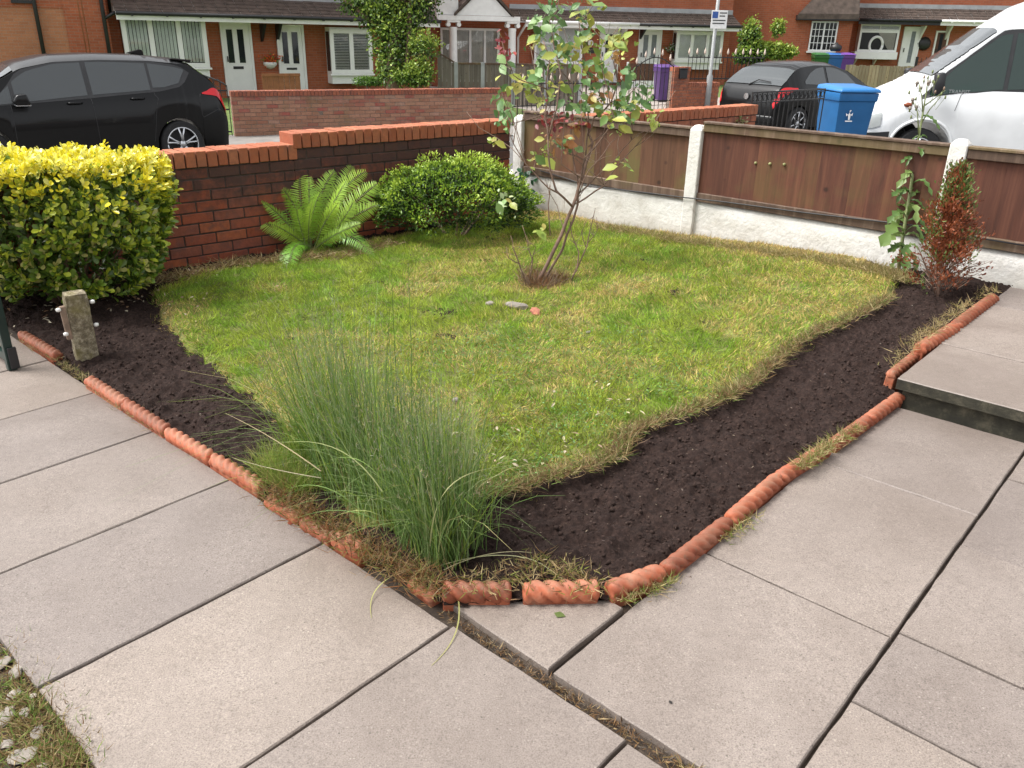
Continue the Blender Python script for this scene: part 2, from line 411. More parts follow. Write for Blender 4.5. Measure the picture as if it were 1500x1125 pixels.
def mk_render():
    m, t, p = newmat('white_render')
    g = geopos(t)
    co = ramp(t, noisen(t, 5, 6, .65, g), [(.25, (.54, .51, .46)), (.5, (.70, .68, .64)), (.8, (.78, .77, .74))])
    co = mixc(t, ramp(t, noisen(t, 11, 6, .75, g, dist=.8), [(.60, (0, 0, 0)), (.72, (.55,) * 3)]), co, (.30, .27, .23))
    spz = nd(t, 'ShaderNodeSeparateXYZ'); t.links.new(g, spz.inputs[0]); lo = nd(t, 'ShaderNodeMapRange'); lo.inputs[1].default_value = .30; lo.inputs[2].default_value = .02; t.links.new(spz.outputs[2], lo.inputs[0])
    co = mixc(t, math_(t, 'MULTIPLY', ramp(t, math_(t, 'ADD', math_(t, 'MULTIPLY', lo.outputs[0], .45), noisen(t, 3.5, 6, .7, g)), [(.55, (0, 0, 0)), (.95, (1, 1, 1))]), .55), co, (.40, .35, .27))
    t.links.new(co, p.inputs['Base Color']); p.inputs['Roughness'].default_value = .75
    bump(t, p, noisen(t, 28, 6, .65, g), .6, .014); return m
M_render = mk_render()
def mk_wood(name, stops, green=.5, grain=26):
    m, t, p = newmat(name)
    o = objco(t); g = geopos(t); oi = nd(t, 'ShaderNodeObjectInfo').outputs['Random']
    cmb = nd(t, 'ShaderNodeVectorMath', operation='ADD'); t.links.new(o, cmb.inputs[0])
    rv = nd(t, 'ShaderNodeCombineXYZ'); t.links.new(math_(t, 'MULTIPLY', oi, 37.0), rv.inputs[0]); t.links.new(math_(t, 'MULTIPLY', oi, 11.0), rv.inputs[2]); t.links.new(rv.outputs[0], cmb.inputs[1])
    gr = noisen(t, grain, 5, .65, scalevec(t, cmb.outputs[0], (1, 1, .06)), dist=.4)
    co = ramp(t, gr, stops)
    co = mixc(t, 1.0, co, ramp(t, oi, [(0, (.72, .70, .68)), (.5, (1, 1, 1)), (1, (1.18, 1.14, 1.1))]), 'MULTIPLY')
    kn = nd(t, 'ShaderNodeTexVoronoi'); kn.inputs['Scale'].default_value = 4.5; t.links.new(cmb.outputs[0], kn.inputs['Vector'])
    co = mixc(t, ramp(t, kn.outputs['Distance'], [(.05, (.75,) * 3), (.11, (0, 0, 0))]), co, tuple(x * .3 for x in stops[0][1]))
    if green:
        gf = math_(t, 'MULTIPLY', ramp(t, math_(t, 'ADD', math_(t, 'MULTIPLY', noisen(t, 3.2, 5, .6, g), .75), math_(t, 'MULTIPLY', oi, .25)), [(.5, (0, 0, 0)), (.66, (1, 1, 1))]), green)
        co = mixc(t, gf, co, (.13, .105, .032))
    t.links.new(co, p.inputs['Base Color']); p.inputs['Roughness'].default_value = .72
    bump(t, p, gr, .4, .004); return m
M_fence = mk_wood('redbrown_fence_wood', [(.25, (.062, .021, .012)), (.5, (.115, .039, .022)), (.75, (.17, .064, .036))], .35)
M_fenceG = mk_wood('algae_fence_wood', [(.25, (.076, .031, .014)), (.5, (.128, .056, .028)), (.75, (.178, .083, .043))], .85)
M_rail = mk_wood('weathered_rail_wood', [(.25, (.07, .042, .028)), (.5, (.12, .073, .048)), (.8, (.26, .19, .14))], .5, 18)
M_greywood = mk_wood('grey_weathered_wood', [(.25, (.11, .09, .075)), (.5, (.17, .145, .12)), (.8, (.25, .22, .19))], .15)
M_palewood = mk_wood('pale_fence_wood', [(.25, (.20, .16, .10)), (.5, (.29, .235, .155)), (.8, (.37, .31, .22))], .25)
def mk_oldconc():
    m, t, p = newmat('lichen_concrete')
    g = geopos(t)
    co = ramp(t, noisen(t, 40, 6, .75, g), [(.32, (.06, .046, .028)), (.5, (.19, .155, .10)), (.66, (.42, .37, .27))])
    co = mixc(t, ramp(t, noisen(t, 9, 4, .6, g), [(.5, (0, 0, 0)), (.7, (.6,) * 3)]), co, (.22, .19, .055))
    t.links.new(co, p.inputs['Base Color']); p.inputs['Roughness'].default_value = .9; bump(t, p, noisen(t, 70, 6, .75, g), .8, .008); return m
M_oldconc = mk_oldconc()
M_bark = simple('rose_bark', (.17, .105, .075), .85, .4, 22, bmp=.6, bscale=120)
M_twig = simple('dead_twig', (.23, .16, .115), .85, .35, 25)
M_stemg = simple('green_stem', (.16, .19, .07), .6, .3, 12)
M_stone = simple('stone', (.34, .30, .26), .85, .35, 12, bmp=.5, rnd=.4)
M_greengate = simple('dark_green_gate_paint', (.008, .028, .024), .35, .2, 6)

# ================================================================== ground
def sheet(name, pts, z, mat, thick=0.0):
    mb = MB(); n = len(pts)
    top = [(p[0], p[1], tilt(p[0], p[1]) + z) for p in pts]
    if thick:
        bot = [(p[0], p[1], q[2] - thick) for p, q in zip(pts, top)]
        mb.add(top + bot, [tuple(range(n)), tuple(range(2 * n - 1, n - 1, -1))] + [(i, n + i, n + (i + 1) % n, (i + 1) % n) for i in range(n)])
    else: mb.add(top, [tuple(range(n))])
    o = mb.build(name, mat); o['kind'] = 'structure'; return o
STREET = -0.43
sheet('ground', [(-250, -60), (250, -60), (250, 300), (-250, 300)], STREET - .03, M_asphalt)
sheet('garden_subsoil', [uv2w(*q)[:2] for q in ((-4, -4), (6.6, -4), (6.6, 5.3), (1.2, 5.62), (-4, 5.9))], -.022, M_dirt, .55)

# ------------------------------------------------------------------ paving slabs
path_root = thing('path', (0, 0, 0)); path_root['kind'] = 'structure'
def slab(poly, dz=0.0, thick=.045, name='paving_slab', mat=None, jit=.0018):
    poly = [np.array(p, float) for p in poly]; c = sum(poly) / len(poly); rn = random.Random(int(c[0] * 1000) * 7 + int(c[1] * 1000))
    pts = []
    for i, a in enumerate(poly):
        b = poly[(i + 1) % len(poly)]; L = np.linalg.norm(b - a); k = max(1, int(L / .06))
        for j in range(k):
            q = a + (b - a) * j / k
            if j: q = q + np.array([rn.uniform(-jit, jit), rn.uniform(-jit, jit)])
            pts.append(q)
    o0 = uv2w(*c, dz + rn.uniform(-.002, .002)); tx = rn.uniform(-.002, .002); ty = rn.uniform(-.002, .002)
    loc = []
    for q in pts:
        W = uv2w(*q, dz); loc.append((W[0] - o0[0], W[1] - o0[1], W[2] - uv2w(*c, dz)[2] + tx * (W[0] - o0[0]) + ty * (W[1] - o0[1])))
    n = len(loc); mb = MB(); e = .004
    inn = []
    for (x, y, z) in loc:
        l = math.hypot(x, y); inn.append((x * (1 - e / l), y * (1 - e / l), z))
    mid = [(x, y, z - .004) for x, y, z in loc]; bot = [(x, y, z - thick) for x, y, z in loc]
    vs = inn + mid + bot
    fs = [tuple(range(n))] + [(i, n + i, n + (i + 1) % n, (i + 1) % n) for i in range(n)] + [(n + i, 2 * n + i, 2 * n + (i + 1) % n, n + (i + 1) % n) for i in range(n)]
    mb.add(vs, fs); o = mb.build(name, mat or M_slab, path_root); o.location = o0; return o
def rectp(u0, u1, v0, v1, g=.004): return [(u0 + g, v0 + g), (u1 - g, v0 + g), (u1 - g, v1 - g), (u0 + g, v1 - g)]
VJ = [-.44, .155, .755, 1.365, 1.975, 2.57, 3.17, 3.76, 4.34, 4.93, 5.5]
for i in range(len(VJ) - 1):
    r1 = 1.283 if VJ[i] > 1.3 else (1.292 if VJ[i] > .7 else 1.285)
    slab(rectp(.385, r1, VJ[i], VJ[i + 1], .003 if i in (4,) else .005))
slab([(1.34, 1.05), (1.685, 1.05), (1.685, 1.10), (1.35, 1.445)])          # cut slab at the corner
UJ = [1.335, 2.10, 2.965, 3.72]
for a, b in zip(UJ[:-1], UJ[1:]): slab(rectp(a, b, .415, 1.035 if a < 2 else (1.015 if a < 2.5 else 1.0), .004))
for a, b in zip([1.325, 1.785, 2.135, 2.73, 3.33], [1.785, 2.135, 2.73, 3.33, 3.74]): slab(rectp(a, b, -.5, .412, .004))
# raised paving by the neighbour's fence: a slab step on a concrete riser
STEP = .13
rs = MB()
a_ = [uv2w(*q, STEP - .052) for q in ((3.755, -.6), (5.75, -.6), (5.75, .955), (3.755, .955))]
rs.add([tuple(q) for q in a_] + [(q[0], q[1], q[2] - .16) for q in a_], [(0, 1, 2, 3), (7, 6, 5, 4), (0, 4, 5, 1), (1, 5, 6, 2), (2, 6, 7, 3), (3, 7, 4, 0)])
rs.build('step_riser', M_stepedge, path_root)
for a, b in ((3.72, 4.345), (4.345, 5.24), (5.24, 5.72)):
    for v0, v1 in ((.37, .985), (-.5, .36)):
        o = slab(rectp(a, b, v0, v1, .004), STEP, .052)
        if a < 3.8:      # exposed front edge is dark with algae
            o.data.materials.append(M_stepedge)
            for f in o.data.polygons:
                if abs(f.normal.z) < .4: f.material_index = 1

# ------------------------------------------------------------------ soil bed, lawn
SOIL_PX = [(12, 470), (30, 492), (130, 560), (250, 632), (390, 722), (540, 812), (650, 880), (760, 872), (890, 872), (965, 848), (1030, 797), (1135, 705), (1215, 655), (1318, 578), (1312, 550), (1345, 520), (1400, 480), (1470, 432), (1490, 425)]
soil_poly = [onbed(*p)[:2] for p in SOIL_PX] + [uv2w(5.8, .95)[:2], uv2w(5.8, 5.2)[:2], uv2w(1.25, 5.65)[:2]]
LAWN_PX = [(212, 432), (232, 470), (262, 505), (305, 545), (350, 580), (395, 615), (430, 690), (520, 770), (590, 800), (640, 760), (690, 735), (760, 722), (850, 695), (905, 675), (925, 640), (985, 618), (1060, 590), (1100, 568), (1135, 535), (1190, 495), (1255, 468), (1310, 440), (1322, 418), (1300, 396)]
lawn_poly = [onbed(*p)[:2] for p in LAWN_PX] + [uv2w(5.78, 1.95)[:2], uv2w(5.78, 4.95)[:2], uv2w(3.4, 5.15)[:2], uv2w(2.5, 5.18)[:2]]
def surf_grid(name, poly, step, hfun, mat, skirt=None):
    poly = np.array(poly); x0, y0 = poly.min(0); x1, y1 = poly.max(0)
    xs = np.arange(x0 - step, x1 + step, step); ys = np.arange(y0 - step, y1 + step, step)
    gx, gy = np.meshgrid(xs, ys, indexing='ij'); fx = gx.ravel(); fy = gy.ravel()
    ins = inpoly(fx, fy, poly).reshape(gx.shape)
    z = hfun(fx, fy, polydist(fx, fy, poly)).reshape(gx.shape)
    keep = ins[:-1, :-1] & ins[1:, :-1] & ins[1:, 1:] & ins[:-1, 1:]
    idx = np.arange(gx.size).reshape(gx.shape)
    q = np.stack([idx[:-1, :-1][keep], idx[1:, :-1][keep], idx[1:, 1:][keep], idx[:-1, 1:][keep]], 1)
    used = np.unique(q); mp = np.full(gx.size, -1); mp[used] = np.arange(len(used))
    V = np.stack([fx, fy, z.ravel()], 1)[used]
    me = npmesh(name, V, [mp[q]], mat, None, True)
    return link(bpy.data.objects.new(name, me))
def soil_h(x, y, d):
    h = tilt(x, y) + bedh(x, y) - .012 + .06 * (fbm(x, y, 6, 1, 3) - .5) + .045 * (fbm(x, y, 26, 5, 3) - .5) + .020 * (fbm(x, y, 90, 9, 2) - .5)
    return h - .02 * (1 - sstep(0, .08, d))
so_ = surf_grid('soil_bed', soil_poly, .0105, soil_h, M_soil); so_['kind'] = 'structure'
def lawn_h(x, y, d=None):
    h = tilt(x, y) + bedh(x, y) + .018 + .045 * (fbm(x, y, 1.7, 21, 3) - .5) + .02 * (fbm(x, y, 9, 25, 2) - .5)
    if d is not None: h = h - .07 * (1 - sstep(0, .07, d))
    return h
lo_ = surf_grid('lawn', lawn_poly, .03, lawn_h, M_turf); lo_['kind'] = 'structure'

# soil crumbs
def crumbs():
    N = 26000; P = np.array(soil_poly); x = RG.uniform(P[:, 0].min(), P[:, 0].max(), N * 3); y = RG.uniform(P[:, 1].min(), P[:, 1].max(), N * 3)
    k = inpoly(x, y, soil_poly) & ~inpoly(x, y, lawn_poly) & (polydist(x, y, soil_poly) > .03); x = x[k][:N]; y = y[k][:N]; n = len(x)
    z = soil_h(x, y, np.full(n, 1.0)) + .001
    T = [(1, 0, 0), (-1, 0, 0), (0, 1, 0), (0, -1, 0), (0, 0, 1), (0, 0, -1), (.6, .6, .5), (-.6, .5, .6)]
    TF = [(0, 6, 4), (0, 2, 6), (2, 4, 6), (2, 7, 4), (2, 1, 7), (1, 4, 7), (1, 3, 4), (3, 0, 4), (0, 3, 5), (3, 1, 5), (1, 2, 5), (2, 0, 5)]
    X = norm(RG.normal(size=(n, 3))); Y = norm(np.cross(X, RG.normal(size=(n, 3)))); Nn = np.cross(X, Y)
    s = .0025 + .0075 * RG.random(n) ** 3
    me = scatter_mesh('soil_crumbs', T, TF, np.stack([x, y, z], 1), X, Y, Nn, s, s * RG.uniform(.6, 1.3, n), None, M_clod)
    o = link(bpy.data.objects.new('soil_crumbs', me)); tag(o, 'loose dark crumbs strewn over the soil bed', 'soil', kind='stuff')
crumbs()

# ------------------------------------------------------------------ grass
BT = [(-.5, 0, 0), (.5, 0, 0), (-.42, .5, .06), (.42, .5, .06), (0, 1, .28)]
BF = [(0, 1, 3, 2), (2, 3, 4)]
def grass_cols(x, y, n):
    U, V = w2uv(x, y)
    g1 = fbm(x, y, 2.2, 31, 4); g2 = fbm(x, y, 7.0, 41, 3); r = RG.random(n)[:, None]
    green = np.array([.10, .20, .018]); lime = np.array([.235, .295, .026]); straw = np.array([.36, .285, .12]); olive = np.array([.125, .155, .03])
    c = olive * (1 - r) + lime * r
    c = c * (1 - sstep(.45, .62, g2)[:, None] * .6) + green * sstep(.45, .62, g2)[:, None] * .6
    rose = onbed(800, 420)
    dr = np.hypot(x - rose[0], y - rose[1])
    dry = .42 * sstep(.52, .70, g1) + .75 * np.exp(-(dr / .55) ** 2) * sstep(.3, .6, fbm(x, y, 5, 51, 3))
    dry = dry + .55 * sstep(3.9, 5.2, U) * sstep(3.6, 1.4, V)
    d = polydist(x, y, lawn_poly)
    dry = dry + .55 * (1 - sstep(0, .22, d)) * sstep(.3, .6, fbm(x, y, 4, 61, 3))
    nearbr = np.exp(-((U - 5.7) / .3) ** 2) * .6
    dry = np.clip(dry + nearbr, 0, .92)
    pick = RG.random(n) < dry
    c[pick] = straw * RG.uniform(.55, 1.15, pick.sum())[:, None] + np.array([.03, .0, -.01])
    near = 1 - .25 * sstep(3.6, 2.6, np.hypot(x, y))[:, None]
    return np.clip(1.82 * c * near * RG.uniform(.45, 1.35, n)[:, None] * (.72 + .56 * fbm(x, y, 16, 121, 3))[:, None], .004, .9), dry
def lawn_grass():
    N = 230000; P = np.array(lawn_poly)
    x = RG.uniform(P[:, 0].min() - .03, P[:, 0].max() + .03, N * 2); y = RG.uniform(P[:, 1].min() - .03, P[:, 1].max() + .03, N * 2)
    x = x + .03 * RG.normal(size=len(x)); ins = inpoly(x, y, lawn_poly); d = polydist(x, y, lawn_poly)
    wob = .035 * (fbm(x, y, 6, 71, 2) - .5) * 2
    k = (ins & (d > .0)) | (~ins & (d < .02 + wob)); x = x[k][:N]; y = y[k][:N]; ins = ins[k][:N]; d = d[k][:N]; n = len(x)
    sd = np.where(ins, d, 0); z = lawn_h(x, y, sd) - .004
    cols, dry = grass_cols(x, y, n)
    tuft = fbm(x, y, 14, 81, 2); L = (.018 + .036 * tuft) * RG.uniform(.5, 1.5, n) * (1 - .25 * dry)
    lean = RG.normal(size=(n, 2)) * .6 + np.stack([vnoise(x, y, 9, 91) - .5, vnoise(x, y, 9, 95) - .5], 1) * 2.2
    Y = np.concatenate([lean, RG.uniform(.45, 1.1, (n, 1))], 1)
    # clipped lawn lies flatter at the dry spots
    Y[:, 2] *= 1 - .45 * dry
    X, Y, Nn = frame(Y, RG.normal(size=(n, 3)) + np.array([0, 0, .5]))
    me = scatter_mesh('lawn_grass', BT, BF, np.stack([x, y, z], 1), X, Y, Nn, .0028 + .0012 * RG.random(n), L, cols, M_blade)
    o = link(bpy.data.objects.new('lawn_grass', me)); tag(o, 'short mown grass blades covering the lawn', 'grass', kind='stuff')
lawn_grass()
def tuft_stuff(name, label, pts, n, L, cols, spread=.05, w=.0022, up=.9, sd=1, zf=None):
    """loose tufts at pixel points on the bed surface"""
    rg = np.random.default_rng(sd); Ps = []
    for p in pts: Ps.append(p)
    Ps = np.array(Ps); idx = rg.integers(0, len(Ps), n); P = Ps[idx] + np.concatenate([rg.normal(size=(n, 2)) * spread, np.zeros((n, 1))], 1)
    Y = np.concatenate([rg.normal(size=(n, 2)), np.abs(rg.normal(size=(n, 1))) * up + .05], 1)
    X, Y, Nn = frame(Y, rg.normal(size=(n, 3)) + np.array([0, 0, .3]))
    c = np.array(cols)[rg.integers(0, len(cols), n)] * rg.uniform(.65, 1.2, (n, 1))
    me = scatter_mesh(name, BT, BF, P, X, Y, Nn, w * rg.uniform(.6, 1.3, n), L * rg.uniform(.5, 1.3, n), c, M_blade)
    o = link(bpy.data.objects.new(name, me)); return tag(o, label, 'grass', kind='stuff')
STRAW = [(.40, .31, .15), (.30, .21, .09), (.48, .39, .20), (.24, .22, .07)]
BROWN = [(.20, .11, .05), (.28, .17, .08), (.36, .26, .13), (.13, .075, .04)]
def line3(pp, n, h=.0, sp=None, fn=onbed):
    r = []
    for a, b in zip(pp[:-1], pp[1:]):
        for i in range(n):
            t = (i + random.random()) / n; q = fn(a[0] + (b[0] - a[0]) * t, a[1] + (b[1] - a[1]) * t); r.append(q + np.array([0, 0, h]))
    return r
tuft_stuff('fence_foot_straw', 'dry straw clippings heaped along the foot of the white wall', line3([(880, 338), (940, 348), (1000, 358), (1100, 372), (1200, 388), (1290, 402), (1325, 418)], 14, .03), 5200, .07, STRAW + [(.2, .2, .05)], .045, .003, .7, 3)
tuft_stuff('lawn_edge_straw', 'dead brown grass fringe hanging along the cut lawn edge above the right soil bed', line3([(690, 735), (760, 722), (850, 695), (905, 675), (925, 640), (985, 618), (1060, 590), (1100, 568), (1135, 535), (1190, 495), (1255, 468), (1310, 440)], 10, .028), 5200, .055, STRAW + BROWN + [(.13, .19, .03), (.11, .17, .03)], .02, .0028, .6, 4)
tuft_stuff('wall_foot_litter', 'dry leaf litter and straw at the foot of the brick wall', line3([(225, 420), (290, 405), (350, 392), (420, 385), (500, 380), (580, 362)], 14, .035), 2600, .06, STRAW + BROWN, .06, .004, .35, 5)

# ================================================================== terracotta rope-top edging tiles
def rope_tile(A, B, label, group, r=.029, zc=.028, pitch=.135, dz=0.0, tilt_deg=0, broken=False, hand=1):
    A = np.array(A, float); B = np.array(B, float); L = float(np.linalg.norm(B[:2] - A[:2])) - .006
    ns = max(6, int(L / .0055)); nr = 18; P = []; ph = random.uniform(0, 6)
    for i in range(ns + 1):
        s = L * i / ns; end = min(s, L - s); k = min(1, (.55 + .45 * math.sqrt(max(0.0, min(1, end / .012)))))
        row = []
        for j in range(nr):
            a = 2 * math.pi * j / nr
            lob = abs(math.cos(1.5 * (a - hand * 2 * math.pi * s / pitch + ph))) ** .85
            rr = r * (.62 + .44 * lob) * k * (1 + .02 * math.sin(s * 90 + j))
            row.append((s + .003, rr * math.cos(a), zc + rr * math.sin(a)))
        P.append(row)
    mb = MB(); vs = [p for row in P for p in row]
    fs = [(i * nr + j, i * nr + (j + 1) % nr, (i + 1) * nr + (j + 1) % nr, (i + 1) * nr + j) for i in range(ns) for j in range(nr)]
    fs += [tuple(range(nr - 1, -1, -1)), tuple(ns * nr + j for j in range(nr))]
    mb.add(vs, fs)
    o = mb.build('edging_tile', M_terra, auto=50)
    body = MB().box(.004, L - .002, -.021, .021, -.09, zc - .008).build('tile_body', M_terra, o, bevel=.004)
    o.location = (A[0], A[1], tilt(A[0], A[1]) + dz)
    sl_ = math.atan2((tilt(B[0], B[1]) - tilt(A[0], A[1])), L)
    o.rotation_euler = (R(tilt_deg), -sl_, math.atan2(B[1] - A[1], B[0] - A[0]))
    return tag(o, label, 'edging tile', group)
def run(px, joints, label, group, dz=0.0, **kw):
    """polyline of photo pixels on the paving; joints = lengths of tiles"""
    P = [onz(x, y, .03 + dz)[:2] for x, y in px]
    seg = [np.linalg.norm(b - a) for a, b in zip(P[:-1], P[1:])]; tot = sum(seg)
    def at(s):
        for a, b, l in zip(P[:-1], P[1:], seg):
            if s <= l + 1e-9: return a + (b - a) * s / l
            s -= l
        return P[-1]
    n = max(1, round(tot / joints)); out = []; lab = label
    for i in range(n):
        out.append(rope_tile(at(tot * i / n), at(tot * (i + 1) / n), label, group, dz=dz + random.uniform(-.004, .004), tilt_deg=random.uniform(-4, 4), **kw))
    return out
run([(32, 490), (86, 522)], .6, 'pinkish rope-top edging tile by the concrete stub post, alone beyond the gap', None)
LG = 'edging tiles along the left soil bed'; RGp = 'edging tiles along the right soil bed'
ORD = ['first', 'second', 'third', 'fourth', 'fifth', 'sixth', 'seventh', 'eighth', 'ninth']
LT_ = run([(130, 557), (246, 632)], .36, 'terracotta rope-top edging tile', LG)
LT_ += run([(247, 633), (386, 715)], .36, 'terracotta rope-top edging tile', LG)
for i, o in enumerate(LT_): o['label'] = 'rope-top edging tile along the left soil bed, %s after the gap by the stub post' % ORD[i]
run([(392, 728), (442, 757)], .5, 'edging tile half buried in dry grass at the left foot of the tall grass clump', None, r=.027, zc=.018)
run([(444, 759), (490, 786)], .5, 'edging tile sunk in brown straw below the tall grass clump', None, r=.027, zc=.018)
run([(492, 787), (536, 811)], .5, 'short bright orange edging tile where the paving joint meets the grass clump', None, r=.031)
rope_tile(onz(604, 846, .02)[:2], onz(640, 872, .02)[:2], 'tilted broken edging tile at the corner under the grass clump', 'edging' and None, r=.026, zc=.012, tilt_deg=14)
rope_tile(onz(647, 868, .03)[:2], onz(751, 868, .03)[:2], 'short front edging tile beside the tall grass clump at the paving corner', None, r=.033, zc=.032)
rope_tile(onz(764, 868, .03)[:2], onz(879, 866, .03)[:2], 'short front edging tile with a black chip, between its neighbour and the corner', None, r=.033, zc=.032, hand=1)
run([(890, 868), (972, 838)], .5, 'edging tile with a broken open end turning the front corner', None, r=.033, zc=.032)
RT_ = run([(974, 836), (1030, 795), (1100, 735), (1140, 700)], .42, 'terracotta rope-top edging tile', RGp)
RT_ += run([(1141, 699), (1178, 676), (1212, 655)], .4, 'terracotta rope-top edging tile', RGp)
RT_ += run([(1218, 652), (1262, 621), (1318, 580)], .42, 'terracotta rope-top edging tile', RGp)
for i, o in enumerate(RT_[::-1]): o['label'] = 'rope-top edging tile along the right soil bed, %s from the concrete step' % ORD[i]
run([(1304, 550), (1345, 517)], .4, 'crumbling edging tile covered with straw beside the raised slab', None, dz=STEP - .065, r=.026)
run([(1347, 511), (1398, 480)], .5, 'cracked reddish edging tile along the raised paving', None, dz=STEP - .02, r=.036)
run([(1400, 478), (1456, 436)], .6, 'smooth reddish edging tile ending near the white wall', None, dz=STEP - .02, r=.034)
# grass and straw growing round the tiles
onp = lambda x, y: onz(x, y, .02)
tuft_stuff('left_edging_straw', 'straw and moss wedged between the left edging tiles and the paving', line3([(30, 497), (88, 530), (125, 556), (180, 597), (240, 636)], 9, 0, fn=onp), 900, .035, STRAW + [(.14, .17, .04)], .014, .002, .8, 6)
tuft_stuff('clump_foot_straw', 'dead orange straw under the tall grass clump along the paving', line3([(390, 722), (440, 752), (490, 782), (545, 815), (600, 848), (640, 872)], 14, .02), 1900, .06, BROWN + [(.30, .15, .055), (.25, .11, .04), (.2, .2, .05), (.12, .15, .03)], .035, .0024, .6, 7)
tuft_stuff('corner_moss', 'patch of moss and dry weeds behind the front edging tiles', [onbed(x, y, .02) for x, y in ((760, 845), (780, 830), (800, 828), (825, 838), (845, 845), (860, 855), (730, 852), (690, 850))], 800, .035, STRAW + [(.17, .2, .04), (.24, .25, .05)] + BROWN, .035, .003, .6, 8)
tuft_stuff('right_edging_grass', 'small weeds along the right edging tiles', line3([(905, 880), (960, 862), (985, 845)], 5, 0, fn=onp) + line3([(1060, 790), (1105, 755)], 6, 0, fn=onp) + line3([(1165, 695), (1190, 680), (1215, 660), (1255, 635)], 8, .03, fn=onp), 1300, .04, STRAW + [(.14, .2, .035), (.2, .25, .05)], .016, .0024, .7, 9)
tuft_stuff('step_edging_straw', 'yellow straw on the edging tiles beside the raised slab', line3([(1300, 560), (1335, 520), (1360, 505), (1385, 485), (1405, 470), (1455, 440)], 8, STEP * .6), 650, .05, STRAW, .022, .0026, .7, 10)

# ================================================================== brick walls, each brick a piece
def brick_me(name, L, H, Dp, mat, bev=.003):
    me = MB().box(0, L, 0, Dp, 0, H).mesh(name, bev); me.materials.append(mat); return me
def brick_wall(name, label, face, segs, bm, cm, mm, lim=300, cop_d=.225, cop_out=.012, rough=1.0, bl=.2155, cw=.0655, group=None):
    """segs: (s0, s1, zbase, courses) ; rowlock coping on top"""
    root = thing(name, face.P0, face.ang, label, 'wall', group)
    full = brick_me('brick', bl, .0655, .1025, bm); cop = brick_me('coping_brick', cw, .105, cop_d, cm); cache = {}
    nb = 0; extra = MB()
    for s0, s1, zb, nc in segs:
        MB().box(s0 + .004, s1 - .004, .006, .20, zb, zb + nc * .075 + .09).build('mortar_core', mm, root)
        for c in range(nc):
            x = s0 - (0 if c % 2 else bl / 2 + .005)
            while x < s1 - .02:
                a = max(x, s0); b = min(x + bl, s1); l = b - a
                if l > .03:
                    if abs(l - bl) < 1e-4: me = full
                    else:
                        k = round(l, 3)
                        if k not in cache: cache[k] = brick_me('brick', l, .0655, .1025, bm)
                        me = cache[k]
                    pos = (a, random.uniform(-.003, .003) * rough, zb + c * .075 + random.uniform(-.001, .001))
                    if nb < lim:
                        o = inst('brick', me, root, pos, (random.uniform(-.006, .006), random.uniform(-.004, .004), random.uniform(-.008, .008))); nb += 1
                    else: extra.box(a, b, pos[1], pos[1] + .1, pos[2], pos[2] + .0655)
                x += bl + .0095
        z = zb + nc * .075; x = s0; 
        while x < s1 - cw * .6:
            inst('coping_brick', cop, root, (x, -cop_out + random.uniform(-.004, .004), z + random.uniform(-.002, .003)), (random.uniform(-.008, .008), random.uniform(-.006, .006), random.uniform(-.01, .01)))
            x += cw + .0095
    if extra.v: extra.build('far_bricks', bm, root)['kind'] = 'stuff'
    return root
FENCE_U = 5.80
_wl = uv2w(2.41, 5.44); _wc = uv2w(5.70, 5.05)
WALL = Face((_wl[0], _wl[1], tilt(_wl[0], _wl[1])), math.atan2(_wc[1] - _wl[1], _wc[0] - _wl[0]))
sj = WALL.loc(428, 205)[0]
brick_wall('brick_wall', 'low sooty red brick garden wall with orange brick-on-edge coping behind the fern', WALL,
           [(-1.15, sj, -.055, 10), (sj, WALL.loc(747, 215)[0], -.055, 11)], M_brick, M_coping, M_mortar)

# ================================================================== fence
FD = Face(uv2w(FENCE_U, 0), GA + math.pi / 2)     # local x = V ; local y positive = nearer to the garden
# use a frame with x running from the corner to the right (decreasing V)
FENCE = Face(uv2w(FENCE_U, 5.0), GA - math.pi / 2)   # x = 5-V, local y = away from the garden (+U)
POSTS = [FENCE.loc(760, 235)[0], FENCE.loc(1015, 260)[0], FENCE.loc(1397, 255)[0]]
POSTS.append(POSTS[2] + 1.9)
def fz(px, py): return FENCE.loc(px, py)[1]
PT = [fz(757, 168), fz(1021, 183), fz(1410, 204), fz(1410, 204) + .03]
post_labels = ['weathered grey concrete fence post in the corner against the brick wall', 'white painted concrete fence post between two brown panels', 'white painted concrete fence post behind the brown conifer', 'white concrete fence post beyond the raised paving']
for i, (s, top, lb) in enumerate(zip(POSTS, PT, post_labels)):
    Pw = FENCE.world(s, 0, 0); o = thing('fence_post', Pw, FENCE.ang, lb, 'fence post')
    mb = MB(); hw = .052
    mb.add([(-hw, -.03, -.15), (hw, -.03, -.15), (hw, .07, -.15), (-hw, .07, -.15), (-hw, -.03, top - .03), (hw, -.03, top - .03), (hw, .07, top - .03), (-hw, .07, top - .03),
            (-hw + .025, -.005, top), (hw - .025, -.005, top), (hw - .025, .045, top), (-hw + .025, .045, top)],
           [(0, 1, 5, 4), (1, 2, 6, 5), (2, 3, 7, 6), (3, 0, 4, 7), (4, 5, 9, 8), (5, 6, 10, 9), (6, 7, 11, 10), (7, 4, 8, 11), (8, 9, 10, 11), (3, 2, 1, 0)])
    mb.build('shaft', M_oldconc if i == 0 and False else (M_render), o, bevel=.006)
